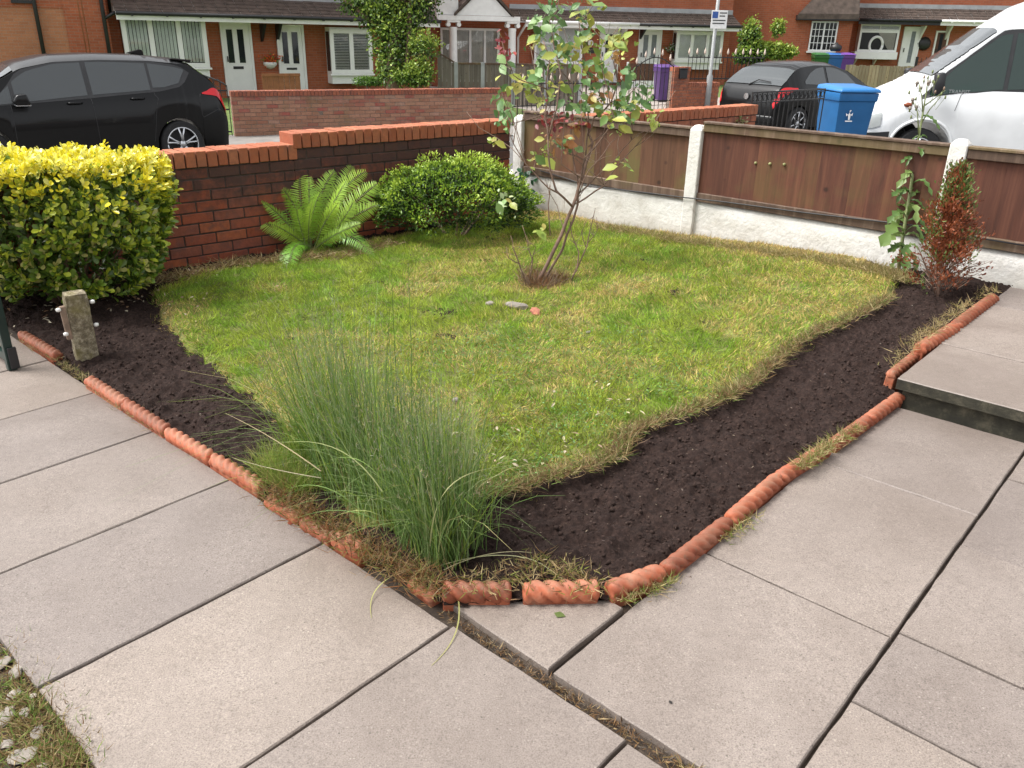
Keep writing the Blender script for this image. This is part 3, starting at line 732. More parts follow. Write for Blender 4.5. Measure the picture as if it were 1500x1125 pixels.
# white rendered low wall under the panels
def plinth():
    o = thing('rendered_wall', FENCE.world(0, 0, 0), FENCE.ang, 'low white rendered wall carrying the brown fence panels', 'wall')
    s0, s1 = POSTS[0] - .2, POSTS[3] + 1.2; n = 120; prof = [(.0, -.12), (.0, -.02), (-.003, .06), (0, .14), (.002, .22), (0, .30), (.012, .336), (.05, .343), (.10, .343)]
    P = []
    for i in range(n + 1):
        s = s0 + (s1 - s0) * i / n
        P.append([(s, y + .012 * (float(fbm(np.array([s]), np.array([z * 1.0 + 3]), 6, 3, 3)[0]) - .5) * (1 if j < 6 else .3), z + .0 * s) for j, (y, z) in enumerate(prof)])
    mb = MB(); mb.grid(P); mb.build('render_face', M_render, o, smooth=True)
plinth()
PB = .352
def panel(s0, s1, zt, label, mat, zb=PB):
    root = thing('timber_fence', FENCE.world(s0, 0, 0), FENCE.ang, label, 'fence panel')
    L = s1 - s0; n = 15; w_ = L / n
    for i in range(n):
        bw = w_ + .018; mb = MB()
        j = random.uniform(-.002, .002); x = i * w_
        mb.prism([(0, .024 + j), (0, .010 + j), (bw, .018 + j), (bw, .030 + j)], 'z', zb + .055, zt - .05)
        b = mb.build('board', mat, root); b.location = (x, random.uniform(-.002, .002), 0); b.rotation_euler = (0, random.uniform(-.004, .004), random.uniform(-.006, .006))
    MB().box(-.0, L, -.012, .036, zb - .006, zb + .062).build('bottom_rail', M_rail, root, bevel=.004)
    MB().box(-.0, L, -.014, .040, zt - .062, zt - .004).build('top_rail', M_rail, root, bevel=.004)
    cap = MB().box(-.0, L, -.024, .052, zt - .004, zt + .014).build('cap_rail', M_rail, root, bevel=.003)
    return root
e_ = .054
panel(POSTS[0] + e_, POSTS[1] - e_, (fz(880, 178) + fz(1000, 184)) / 2, 'brown timber fence panel green with algae behind the rose bush', M_fenceG)
p2 = panel(POSTS[1] + e_, POSTS[2] - e_, (fz(1035, 185) + fz(1388, 208)) / 2, 'long red-brown timber fence panel with three pale bolts', M_fence)
panel(POSTS[2] + e_, POSTS[3] - e_, (fz(1421, 219) + fz(1500, 223)) / 2, 'dark red-brown timber fence panel next to the brown conifer', M_fence)
M_brass = simple('pale_bolt', (.26, .26, .11), .5, .2, 20)
for px in (1106, 1127, 1148):
    s, z = FENCE.loc(px, 239 + (px - 1106) * .05); x = s - (POSTS[1] + e_)
    mb = MB(); mb.lathe([(.0005, -.02), (.010, -.02), (.011, 0), (.008, .006), (.0005, .008)], 10, Matrix.Translation((x, .006, z)) @ Matrix.Rotation(R(90), 4, 'X')); mb.build('bolt', M_brass, p2, smooth=True)
cb = MB(); cp = []
for px, py in ((790, 250), (830, 262), (860, 273), (900, 277), (950, 283), (1000, 289), (1018, 291), (1060, 296), (1120, 304), (1180, 312), (1240, 319), (1300, 326), (1390, 336), (1440, 350), (1500, 360)):
    s, z = FENCE.loc(px, py, -.045 if 995 < px < 1035 or 1370 < px < 1410 else -.03); cp.append(FENCE.world(s, -.045 if 995 < px < 1035 or 1370 < px < 1410 else -.022, z))
cb.tube(cp, .005, 6); tag(cb.build('cable', M_black, smooth=True), 'thin black cable clipped along the bottom rails of the fence', 'cable')

# ================================================================== small things in the garden
# concrete stub post with white knobs
pp = onbed(127, 522)
o = thing('stub_post', pp, R(38), 'short lichen-covered concrete post standing in the left soil bed', 'post')
hp = .335
mb = MB(); nz_ = 14
P = []
for i in range(nz_ + 1):
    z = -.12 + (hp + .12) * i / nz_; row = []
    for (x, y) in ((-.058, -.052), (-.02, -.056), (.02, -.055), (.058, -.052), (.06, 0), (.057, .052), (0, .055), (-.057, .052), (-.060, 0)):
        k = .86 + .05 * (random.random() - .5); k *= .93 if i == nz_ else 1; row.append((x * k, y * k, z))
    P.append(row + [row[0]])
mb.grid(P); mb.add([p for p in P[-1][:-1]], [tuple(range(9))]); mb.build('post_shaft', M_oldconc, o, auto=40)
lath = MB(); lath.box(-.072, -.046, -.050, -.026, .12, .29, Matrix.Rotation(R(-2), 4, 'Y')); lath.build('wooden_lath', M_twig, o, bevel=.003)
M_knob = simple('white_porcelain', (.8, .79, .76), .3, .05, 5)
for x, y, z in ((-.088, -.046, .275), (-.078, -.05, .15), (.068, -.03, .285), (.066, -.03, .165)):
    mb = MB(); mb.lathe([(.0005, -.012), (.008, -.010), (.011, 0), (.008, .010), (.0005, .012)], 10, Matrix.Translation((x, y, z)) @ Matrix.Rotation(R(90), 4, 'Y')); mb.build('insulator_knob', M_knob, o, smooth=True)
# gate edge at the left border of the picture
q = onz(18, 541); gt = thing('metal_gate', q, R(138), 'dark green metal gate standing open on the left path', 'gate')
mb = MB(); mb.box(-.02, .02, -.02, .02, .0, 1.05); mb.build('gate_stile', M_greengate, gt, bevel=.003)
mb = MB(); mb.box(-.032, -.020, -.03, .01, .01, .12); mb.build('hinge', M_black, gt, bevel=.002)
mb = MB(); mb.tube([(0.027, -.016, .02), (0.027, -.016, .55)], .006, 6); mb.build('drop_bolt', M_alloy, gt)
for z in (.06, .55, 1.0): MB().box(.02, .86, -.012, .012, z - .02, z + .02).build('gate_rail', M_greengate, gt)
for i in range(6):
    MB().tube([(.14 + i * .125, 0, .06), (.14 + i * .125, 0, 1.0)], .008, 6).build('gate_bar', M_greengate, gt)
# stones in the grass and by the path
def stone(px, py, sx, sy, sz, label, mat=None, fn=None, group=None, cat='stone', rz=None):
    q = (fn or onbed)(px, py); mb = MB(); rn = random.Random(px * 31 + py)
    bm = bmesh.new(); bmesh.ops.create_icosphere(bm, subdivisions=2, radius=1)
    for v in bm.verts:
        k = rn.uniform(.82, 1.15); v.co = Vector((v.co.x * sx * k, v.co.y * sy * k, v.co.z * sz * k))
    me = bpy.data.meshes.new('stone'); bm.to_mesh(me); bm.free(); me.materials.append(mat or M_stone)
    o = link(bpy.data.objects.new('stone', me)); o.location = q + np.array([0, 0, sz * .1]); o.rotation_euler = (rn.uniform(-.2, .2), rn.uniform(-.2, .2), rz if rz is not None else rn.uniform(0, 6)); return tag(o, label, cat, group)
M_palestone = simple('pale_stone', (.24, .21, .18), .85, .25, 12, bmp=.4)
M_redstone = simple('brick_fragment', (.34, .13, .08), .9, .3, 15, bmp=.4)
og = lambda x, y: onbed(x, y, .025)
stone(757, 449, .075, .03, .026, 'long pale grey stone in the grass in front of the rose bush', M_palestone, og, rz=R(-12))
stone(718, 445, .03, .022, .016, 'small pale stone at the end of the long stone before the rose', M_palestone, og)
stone(784, 457, .045, .026, .022, 'broken red brick fragment in the grass before the rose bush', M_redstone, og)
stone(667, 587, .016, .012, .014, 'single small pale pebble on the lawn right of the tall grass clump', M_palestone, og)
stone(862, 487, .015, .012, .010, 'small white pebble on the lawn below the rose bush', M_palestone, og)
chips = [(8, 1050, .05), (22, 985, .045), (30, 1108, .055), (38, 1105, .04), (10, 1090, .03), (55, 1072, .035), (20, 1018, .035), (4, 972, .04), (48, 1020, .02), (60, 1125, .03), (14, 1040, .03), (36, 1045, .03)]
for x, y, s in chips:
    stone(x, y, s * .62, s * .42, s * .14, 'flat pale stone chip lying in the weeds beside the left path', M_palestone if (x + y) % 3 else M_stone, lambda a, b: onz(a, b, -.01), 'stone chips beside the left path')
wp = [onz(x, y, -.015) for x, y in ((2, 965), (20, 995), (30, 1010), (40, 1030), (60, 1055), (70, 1065), (85, 1085), (95, 1100), (110, 1120), (60, 1100), (30, 1070), (10, 1100), (75, 1115), (95, 1122), (15, 1040), (100, 1112), (55, 1040))]
tuft_stuff('path_side_weeds', 'moss, weeds and dead grass in the strip left of the path', wp, 2600, .045, STRAW + BROWN + [(.16, .23, .05), (.2, .3, .05), (.12, .2, .04)], .035, .0028, .55, 12)
# wide joint filled with dirt and dead grass
jp = [uv2w(1.312, v, -.012) for v in np.linspace(-.3, 1.42, 60)]
tuft_stuff('joint_weeds', 'brown dirt and dead grass packed in the wide paving joint', jp, 1500, .022, BROWN + [(.10, .07, .045), (.14, .11, .08)], .010, .003, .25, 13)
jp2 = [uv2w(1.312, v, -.008) for v in np.linspace(.30, .62, 20)]
tuft_stuff('joint_straw', 'straw tufts in the wide joint at the picture bottom', jp2, 500, .03, STRAW + BROWN, .016, .003, .4, 14)
for px, py, L_ in ((765, 873 + 22, .02), (880, 907, .008)):
    pass
# fallen leaf on the cut slab
def flatleaf(px, py, L, c, rz, label, cat='leaf'):
    q = onz(px, py, .004); T = [(-.5, 0, 0), (.5, 0, 0), (0, .5, .06), (-.3, -.45, .05), (.3, -.45, .03), (0, -.8, .0)]
    me = npmesh('fallen_leaf', np.array(T) * L, [np.array([(0, 1, 2), (0, 3, 1), (3, 4, 1), (3, 5, 4)])], M_leaf, np.tile(c, (6, 1)))
    o = link(bpy.data.objects.new('fallen_leaf', me)); o.location = q; o.rotation_euler = (0, 0, rz); return tag(o, label, cat)
flatleaf(818, 900, .028, (.10, .14, .04), 1.2, 'green fallen leaf on the small cut slab')
flatleaf(425, 765, .022, (.24, .06, .035), .3, 'reddish fallen leaf on the path beside the grass clump')
flatleaf(982, 1028, .010, (.03, .025, .022), .3, 'dark speck of debris on the big front slab', 'debris')

# ================================================================== plants
# leaf templates: (x width, y length, z normal)
LT = [(0, 0, 0), (-.36, .30, .05), (0, .28, -.02), (.36, .30, .05), (-.42, .62, .05), (0, .62, -.03), (.42, .62, .05), (0, 1, -.10)]
LF = [(0, 2, 1), (0, 3, 2), (1, 2, 5, 4), (2, 3, 6, 5), (4, 5, 7), (5, 6, 7)]
LT2 = [(0, 0, 0), (-.26, .30, .05), (0, .28, -.02), (.26, .30, .05), (-.46, .68, .06), (0, .66, -.03), (.46, .68, .06), (-.27, .95, .0), (0, 1, -.08), (.27, .95, 0)]
LF2 = [(0, 2, 1), (0, 3, 2), (1, 2, 5, 4), (2, 3, 6, 5), (4, 5, 8, 7), (5, 6, 9, 8)]
def pick(cols, idx, rg, lo=.8, hi=1.2): return np.array(cols)[idx] * rg.uniform(lo, hi, (len(idx), 1))
def leaf_objects(parent, P, X, Y, N, sx, sy, cols, mat, name='leaf', T=LT, TF=LF, nvar=10):
    """single leaves as parts: a few shared meshes with their own tint"""
    cols = np.asarray(cols); k = min(nvar, len(P)); c = cols[np.random.default_rng(1).choice(len(cols), k, replace=False)]
    for _ in range(4):
        a = np.argmin(((cols[:, None] - c[None]) ** 2).sum(-1), 1)
        for i in range(k):
            if (a == i).any(): c[i] = cols[a == i].mean(0)
    faces = [np.array([f for f in TF if len(f) == L]) for L in sorted({len(f) for f in TF})]
    mes = [npmesh(name, np.array(T), faces, mat, np.tile(ci, (len(T), 1)), True) for ci in c]
    inv = Matrix.Translation(-parent.location) if parent.rotation_euler.z == 0 else parent.matrix_basis.inverted()
    for i in range(len(P)):
        M = Matrix(((X[i][0] * sx[i], Y[i][0] * sy[i], N[i][0] * sy[i], P[i][0]), (X[i][1] * sx[i], Y[i][1] * sy[i], N[i][1] * sy[i], P[i][1]), (X[i][2] * sx[i], Y[i][2] * sy[i], N[i][2] * sy[i], P[i][2]), (0, 0, 0, 1)))
        inst(name, mes[a[i]], parent, M=inv @ M)
def local(V, loc): return np.asarray(V) - np.asarray(loc, float)

# ------------------------------------------------------------------ golden variegated evergreen hedge bush
def hedge():
    rg = np.random.default_rng(5)
    base = onbed(150, 440); cx, cy = base[0] - .17, base[1] - .02
    # direction across the picture and away from the camera
    root = thing('hedge_bush', (cx, cy, base[2]), 0, 'square clipped evergreen bush, golden yellow on top and dark green below', 'bush')
    ex = np.array([.93, .22]); ex /= np.linalg.norm(ex); ey = np.array([-ex[1], ex[0]])
    def S(a, v):     # a angle around, v height 0..1 ; superellipse
        ca, sa = np.cos(a), np.sin(a); m = (np.abs(ca) ** 3.4 + np.abs(sa) ** 3.4) ** (-1 / 3.4)
        prof = np.interp(v, [0, .10, .25, .45, .75, .93, 1.0], [.62, .74, .84, .94, 1.0, .99, .93])
        return ca * m * prof, sa * m * prof
    HX, HY_, Z0, Z1 = .635, .40, .09, .835
    def pos(a, v, inn=1.0):
        x, y = S(a, v); bumpy = 1 + .07 * (vnoise(a * 3, v * 5, 1.6, 3) - .5) * 2
        x = x * HX * bumpy * inn; y = y * HY_ * bumpy * inn
        z = Z0 + (Z1 - Z0) * v
        z = z + (.10 * (.5 - .5 * np.cos(np.clip((x + .1) * 0, 0, 1)))) * 0
        return np.stack([x * ex[0] + y * ey[0], x * ex[1] + y * ey[1], z], -1)
    ns = 2300; a = rg.uniform(0, 2 * math.pi, ns); v = rg.random(ns) ** .85
    side = pos(a, v); nrm = pos(a, v, 1.3) - side; nrm[:, 2] = 0; nrm = norm(nrm); nrm[:, 2] = .45 + .4 * v; nrm = norm(nrm)
    nt_ = 850; a2 = rg.uniform(0, 2 * math.pi, nt_); r2 = np.sqrt(rg.random(nt_)); tp = pos(a2, np.ones(nt_)); tp[:, :2] *= r2[:, None]; tp[:, 2] += .03 * (vnoise(tp[:, 0] * 6, tp[:, 1] * 6, 1, 4) - .4) * 2 + rg.normal(size=nt_) * .012
    n2 = norm(np.concatenate([tp[:, :2] * .5 + rg.normal(size=(nt_, 2)) * .25, np.ones((nt_, 1))], 1))
    # gaps in the lower front where dark inside shows
    hole = fbm(a * 2.0, v * 3.2, 1.3, 7, 3); keep = (hole > .40 + .06 * v) | (v > .75)
    C = np.concatenate([side[keep], tp]); N = np.concatenate([nrm[keep], n2])
    depth_in = np.concatenate([rg.random(keep.sum()) ** 2.2 * .16, rg.random(nt_) ** 2 * .06]); C = C - N * depth_in[:, None]
    hh = (C[:, 2] - Z0) / (Z1 - Z0)
    P = []; Y = []; NN = []; L = []; cc = []
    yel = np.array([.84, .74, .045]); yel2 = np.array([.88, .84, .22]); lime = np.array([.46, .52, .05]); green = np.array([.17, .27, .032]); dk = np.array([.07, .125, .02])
    for i in range(len(C)):
        k = 6 if depth_in[i] < .06 else 5
        axis = N[i]; t1 = norm(np.cross(axis, [.3, .2, .9])); t2 = np.cross(axis, t1); ph = rg.uniform(0, 6)
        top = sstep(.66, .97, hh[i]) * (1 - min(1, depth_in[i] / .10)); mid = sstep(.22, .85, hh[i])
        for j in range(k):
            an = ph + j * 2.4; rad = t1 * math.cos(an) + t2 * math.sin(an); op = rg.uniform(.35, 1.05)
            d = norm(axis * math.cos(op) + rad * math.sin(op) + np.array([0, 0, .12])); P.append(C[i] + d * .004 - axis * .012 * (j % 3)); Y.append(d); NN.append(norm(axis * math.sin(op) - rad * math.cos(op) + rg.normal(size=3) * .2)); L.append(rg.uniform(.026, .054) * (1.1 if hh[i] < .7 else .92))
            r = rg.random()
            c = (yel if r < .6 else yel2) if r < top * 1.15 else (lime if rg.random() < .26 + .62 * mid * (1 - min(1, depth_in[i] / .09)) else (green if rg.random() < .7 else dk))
            if hh[i] < .7 and rg.random() < .13: c = np.array([.50, .47, .15])
            cc.append(c * rg.uniform(.75, 1.18))
    # dark filling leaves inside
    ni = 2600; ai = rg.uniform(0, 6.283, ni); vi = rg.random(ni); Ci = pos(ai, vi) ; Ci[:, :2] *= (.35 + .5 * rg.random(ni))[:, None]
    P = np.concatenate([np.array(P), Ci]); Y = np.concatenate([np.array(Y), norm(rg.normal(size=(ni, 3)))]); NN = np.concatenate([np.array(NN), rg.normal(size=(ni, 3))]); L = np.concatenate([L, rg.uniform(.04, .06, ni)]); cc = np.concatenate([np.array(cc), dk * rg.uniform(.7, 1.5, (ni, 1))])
    P = P + np.array([cx, cy, base[2]])
    X, Y, NN = frame(Y, NN); W = L * rg.uniform(.50, .64, len(L))
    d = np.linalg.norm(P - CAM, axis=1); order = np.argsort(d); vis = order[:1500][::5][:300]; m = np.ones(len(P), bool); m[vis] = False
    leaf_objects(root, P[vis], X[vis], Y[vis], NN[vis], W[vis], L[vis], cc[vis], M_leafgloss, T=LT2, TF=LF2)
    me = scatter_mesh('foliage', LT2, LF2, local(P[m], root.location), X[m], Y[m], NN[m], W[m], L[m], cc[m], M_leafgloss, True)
    o = link(bpy.data.objects.new('foliage', me), root); o['kind'] = 'stuff'
    for i in range(11):
        an = rg.uniform(0, 6.28); r0 = .07; e = pos(np.array([an]), np.array([rg.uniform(.4, .9)]))[0] * np.array([.75, .75, 1])
        MB().tube([(r0 * math.cos(an), r0 * math.sin(an) * .7, -.05), (e[0] * .45, e[1] * .45, e[2] * .4), tuple(e)], [.014, .010, .004], 6).build('stem', M_bark, root, smooth=True)
hedge()

# ------------------------------------------------------------------ rounded small-leaved shrub
def dome_shrub(name, label, base, rx, ry, h, n, leafL, cols, rootmat=M_twig, seed=3, ang=0.0, below=.25, cat='shrub', wr=.5, inner=1.0, clump=5.0, parts=True, mat=None):
    rg = np.random.default_rng(seed); root = thing(name, base, 0, label, cat)
    d = norm(rg.normal(size=(n, 3))); d[:, 2] = np.abs(d[:, 2]) * 1.0 - below * (rg.random(n) < .5)
    d = norm(d); az = np.arctan2(d[:, 1], d[:, 0]); el = d[:, 2]
    lump = fbm(az * 1.6 + 9, el * 2.4, clump / 3.0, seed, 3)
    r = .86 + .34 * (lump - .5) * 1.3
    dep_ = rg.random(n) ** 2.6 * .28; rr = r - dep_
    c_, s_ = math.cos(ang), math.sin(ang); x = d[:, 0] * rx * rr; y = d[:, 1] * ry * rr
    P = np.stack([x * c_ - y * s_, x * s_ + y * c_, np.maximum(.015, h * .32 + d[:, 2] * h * .68 * rr)], 1)
    nrm = norm(np.stack([d[:, 0] * c_ - d[:, 1] * s_, d[:, 0] * s_ + d[:, 1] * c_, d[:, 2] + .35], 1))
    Y = norm(nrm + rg.normal(size=(n, 3)) * .55); X, Y, N = frame(Y, nrm + rg.normal(size=(n, 3)) * .5)
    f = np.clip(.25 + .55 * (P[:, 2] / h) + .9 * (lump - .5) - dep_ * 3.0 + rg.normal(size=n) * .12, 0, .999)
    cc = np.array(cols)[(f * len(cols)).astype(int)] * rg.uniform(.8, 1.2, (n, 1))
    L = leafL * rg.uniform(.7, 1.3, n)
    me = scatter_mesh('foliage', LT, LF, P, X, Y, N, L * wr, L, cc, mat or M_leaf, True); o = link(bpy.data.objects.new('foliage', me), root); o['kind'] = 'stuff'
    if parts:
        for i in range(7):
            an = rg.uniform(0, 6.28); MB().tube([(.03 * math.cos(an), .03 * math.sin(an), -.05), (rx * .35 * math.cos(an), ry * .35 * math.sin(an), h * .35), (rx * .6 * math.cos(an), ry * .6 * math.sin(an), h * .6)], [.012, .008, .003], 5).build('stem', rootmat, root)
    return root
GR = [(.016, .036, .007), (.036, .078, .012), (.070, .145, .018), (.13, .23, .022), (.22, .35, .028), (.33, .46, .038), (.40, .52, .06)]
sb = onbed(666, 347)
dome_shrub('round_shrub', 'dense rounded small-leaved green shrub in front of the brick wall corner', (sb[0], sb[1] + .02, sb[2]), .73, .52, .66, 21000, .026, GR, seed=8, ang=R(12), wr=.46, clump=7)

# ------------------------------------------------------------------ fern
def fern():
    rg = np.random.default_rng(12); base = onbed(456, 368); root = thing('fern', base, 0, 'green fern with arching feathery fronds at the foot of the brick wall', 'fern')
    # frond tips in photo pixels; depth from a small offset towards / away from the camera
    tips = [(358, 283, .05), (392, 262, .0), (420, 250, -.05), (443, 232, -.12), (490, 232, -.15), (520, 255, -.1), (538, 262, .0), (552, 278, .05), (553, 305, .1), (405, 300, .18), (432, 285, .22), (465, 270, .12), (498, 262, .05), (512, 275, .2),
            (480, 290, .25), (450, 310, .3), (385, 318, .12), (548, 370, .22), (530, 330, .2), (505, 300, .28), (440, 398, .42), (425, 385, .34), (470, 300, .3), (418, 330, .3), (455, 250, -.02), (520, 300, .12)]
    T = [(0, 0, 0), (-.5, .18, .02), (.5, .18, .02), (-.42, .5, .0), (.42, .5, 0), (-.2, .8, -.03), (.2, .8, -.03), (0, 1, -.07)]
    TF = [(0, 2, 1), (1, 2, 4, 3), (3, 4, 6, 5), (5, 6, 7)]
    D0 = float((base - CAM) @ FW)
    for ti, (px, py, dd) in enumerate(tips):
        tip = (dep(px - 12, py + 4, D0 - dd) - base) * 1.15; b0 = np.array([rg.normal() * .035, rg.normal() * .03, -.01])
        L = np.linalg.norm(tip); up = np.array([0, 0, 1.0]); lift = .12 + .12 * rg.random()
        if tip[2] < .2: lift = .55
        c1 = b0 + tip * .35 + up * L * lift * .75; c2 = b0 + tip * .78 + up * L * lift * .45
        t = np.linspace(0, 1, 34)[:, None]; Q = (1 - t) ** 3 * b0 + 3 * (1 - t) ** 2 * t * c1 + 3 * (1 - t) * t * t * c2 + t ** 3 * tip
        tan = norm(np.gradient(Q, axis=0)); side = norm(np.cross(tan, up * .45 + norm(CAM - base) * .85 + rg.normal(size=3) * .22)); nr = np.cross(side, tan)
        n = 36; u = np.linspace(.13, .985, n); ii = u * 33; i0 = np.clip(ii.astype(int), 0, 32); fr = (ii - i0)[:, None]
        q = Q[i0] * (1 - fr) + Q[i0 + 1] * fr; ta = tan[i0]; si = side[i0]; no = nr[i0]
        wid = L * .135 * np.sin(np.clip((u - .06) / .96, 0, 1) ** .78 * math.pi) ** .7 + .008
        P = []; Y = []; N = []; ll = []
        for s in (-1, 1):
            P.append(q + si * s * .001); Y.append(norm(si * s + ta * .38 - no * (.12 + .12 * rg.random((n, 1))) + rg.normal(size=(n, 3)) * .06)); N.append(no); ll.append(wid * rg.uniform(.92, 1.06, n))
        P = np.concatenate(P); Y = np.concatenate(Y); N = np.concatenate(N); ll = np.concatenate(ll); X, Y, N = frame(Y, N)
        yel = np.clip(rg.normal(.5, .25), 0, 1); col = np.array([.16, .33, .03]) * (1 - yel) + np.array([.36, .50, .055]) * yel
        if py > 360: col = np.array([.17, .36, .035])
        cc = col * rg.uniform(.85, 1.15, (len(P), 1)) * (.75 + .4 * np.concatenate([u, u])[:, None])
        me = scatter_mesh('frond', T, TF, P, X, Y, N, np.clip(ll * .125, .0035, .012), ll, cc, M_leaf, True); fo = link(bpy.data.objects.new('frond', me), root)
        MB().tube(list(Q[::3]), [.0042 * (1 - .8 * i / len(Q[::3])) for i in range(len(Q[::3]))], 5).build('rachis', M_stemg, fo)
    # two broad weed leaves at its foot
    for px, py, a in ((500, 350, .5), (494, 358, 1.6), (486, 362, 2.6)):
        me = npmesh('weed_leaf', np.array(LT) * .09, [np.array([f for f in LF if len(f) == 3]), np.array([f for f in LF if len(f) == 4])], M_leaf, np.tile((.12, .30, .035), (8, 1)), True)
        o = link(bpy.data.objects.new('weed_leaf', me), root); o.location = onbed(px, py, .05) - base; o.rotation_euler = (.5, .2, a)
fern()

# ------------------------------------------------------------------ tall grass clump
def clump():
    rg = np.random.default_rng(21); base = onbed(520, 745); root = thing('grass_clump', base, 0, 'tall blue-green ornamental grass clump spilling over the path edging', 'grass clump')
    A = onbed(425, 690); B = onbed(640, 832)
    n = 3000; t = rg.random(n); t = np.where(rg.random(n) < .25, rg.uniform(.8, 1.0, n), t); ax = B - A; ax[2] = 0; per = norm(np.array([-ax[1], ax[0], 0]))
    if per[1] < 0: per = -per
    off = np.abs(rg.normal(size=n)) * .075 * (1 + .6 * np.sin(t * math.pi)) + .02
    P0 = A + t[:, None] * ax + per * off[:, None] + np.concatenate([rg.normal(size=(n, 2)) * .02, np.zeros((n, 1))], 1); P0[:, 2] = tilt(P0[:, 0], P0[:, 1]) + .02
    H = (np.interp(t, [0, .12, .35, .6, .8, 1], [.50, .66, .70, .62, .54, .50])) * rg.uniform(.35, 1.08, n)
    lean = np.stack([np.interp(t, [0, .3, .7, 1], [-.05, -.12, -.06, .0]) + rg.normal(size=n) * .125, .06 + rg.normal(size=n) * .15, np.ones(n)], 1)
    lean = norm(lean); droop = rg.random(n) ** 3 * .7; fall = (rg.random(n) < .045) & (t < .8); droop[fall] = rg.uniform(.6, 1.1, fall.sum()); tall = rg.random(n) < .12; H[tall] *= 1.22
    bend = norm(np.concatenate([lean[:, :2] + rg.normal(size=(n, 2)) * .25, np.zeros((n, 1))], 1))
    K = 6; V = np.zeros((n, K * 2, 3)); wdt = rg.uniform(.0009, .0020, n)
    wa = rg.uniform(0, 3.14, n); wv = np.stack([np.cos(wa), np.sin(wa), np.zeros(n)], 1)
    for k in range(K):
        s = k / (K - 1); p = P0 + lean * (H * s)[:, None] + bend * (H * droop * s ** 2.2)[:, None] - np.array([0, 0, 1]) * (H * droop * .75 * s ** 2.6)[:, None]
        ww = (wdt * (1 - .75 * s ** 2))[:, None]; V[:, 2 * k] = p - wv * ww; V[:, 2 * k + 1] = p + wv * ww
    F = np.array([(2 * k, 2 * k + 1, 2 * k + 3, 2 * k + 2) for k in range(K - 1)]); faces = [(np.arange(n)[:, None, None] * K * 2 + F[None]).reshape(-1, 4)]
    cl = np.array([(.12, .21, .05), (.18, .28, .08), (.24, .33, .12), (.30, .37, .17), (.26, .36, .05), (.42, .38, .17), (.08, .15, .035)])
    ci = rg.choice(7, n, p=[.26, .24, .14, .08, .14, .04, .10]); cc = cl[ci] * rg.uniform(.7, 1.2, (n, 1))
    gl = (t < .16); cc[gl] = np.array([.17, .26, .035]) * rg.uniform(.7, 1.2, (gl.sum(), 1))
    me = npmesh('blades', local(V.reshape(-1, 3), root.location), faces, M_blade, np.repeat(cc, K * 2, 0)); o = link(bpy.data.objects.new('blades', me), root); o['kind'] = 'stuff'
    # seed heads: fine wispy tops
    top = P0 + lean * H[:, None] + bend * (H * droop)[:, None] - np.array([0, 0, 1]) * (H * droop * .75)[:, None]
    sel = np.where((H > .36) & (droop < .4) & (rg.random(n) < .5))[0]; m = 9; idx = np.repeat(sel, m); u = rg.uniform(.72, 1.0, len(idx))
    q = P0[idx] + lean[idx] * (H[idx] * u)[:, None] + bend[idx] * (H[idx] * droop[idx] * u ** 2.2)[:, None] - np.array([0, 0, 1]) * (H[idx] * droop[idx] * .75 * u ** 2.6)[:, None]
    Y = norm(lean[idx] + rg.normal(size=(len(idx), 3)) * .45); X, Y, N = frame(Y, rg.normal(size=Y.shape))
    sc = np.array([(.27, .27, .19), (.34, .31, .20), (.22, .25, .17), (.38, .30, .17)])[rg.integers(0, 4, len(idx))] * rg.uniform(.7, 1.2, (len(idx), 1))
    me = scatter_mesh('seed_heads', BT, BF, local(q, root.location), X, Y, N, .0016, rg.uniform(.008, .022, len(idx)), sc, M_blade); o = link(bpy.data.objects.new('seed_heads', me), root); o['kind'] = 'stuff'
    # long drooping blades that can be told apart
    D = lambda px, py, h: onz(px, py, h)
    longb = [([(575, 770, .12), (530, 730, .28), (480, 760, .14), (440, 790, .01)], (.33, .38, .14)), ([(600, 800, .08), (540, 740, .30), (470, 740, .25), (400, 775, .10)], (.14, .24, .07)), ([(640, 830, .03), (700, 812, .07), (775, 806, .09), (812, 842, .05)], (.40, .40, .22)),
             ([(650, 835, .03), (690, 815, .06), (740, 805, .09), (780, 810, .07)], (.42, .38, .22)), ([(600, 830, .06), (560, 850, .03), (540, 868, .005), (544, 905, .003)], (.36, .36, .13)), ([(668, 860, .03), (677, 905, .015), (668, 940, .004), (632, 975, .003)], (.34, .33, .12)),
             ([(560, 720, .3), (500, 640, .42), (430, 640, .38), (345, 665, .2)], (.30, .33, .14)), ([(470, 690, .25), (400, 640, .3), (360, 620, .18), (330, 605, .09)], (.42, .34, .2)), ([(470, 700, .2), (410, 690, .22), (370, 680, .14), (340, 670, .08)], (.40, .34, .24)),
             ([(600, 780, .15), (560, 690, .42), (520, 650, .47), (455, 690, .33)], (.20, .30, .08)), ([(630, 800, .1), (640, 700, .4), (690, 690, .38), (760, 680, .2)], (.36, .36, .17)), ([(560, 790, .12), (500, 705, .36), (440, 700, .34), (390, 735, .16)], (.18, .28, .08))]
    for pts, c in longb:
        W = [D(*p) for p in pts]; t_ = np.linspace(0, 1, 14)[:, None]; Q = (1 - t_) ** 3 * W[0] + 3 * (1 - t_) ** 2 * t_ * (W[1] * 1.25 - W[0] * .125 - W[2] * .125) + 3 * (1 - t_) * t_ ** 2 * (W[2] * 1.25 - W[1] * .125 - W[3] * .125) + t_ ** 3 * W[3]
        tn = norm(np.gradient(Q, axis=0)); sd = norm(np.cross(tn, [0, 0, 1.0])); w_ = .0023 * (1 - .7 * t_ ** 2)
        V2 = np.concatenate([Q - sd * w_, Q + sd * w_]) - base; fa = np.array([(i, i + 1, 14 + i + 1, 14 + i) for i in range(13)])
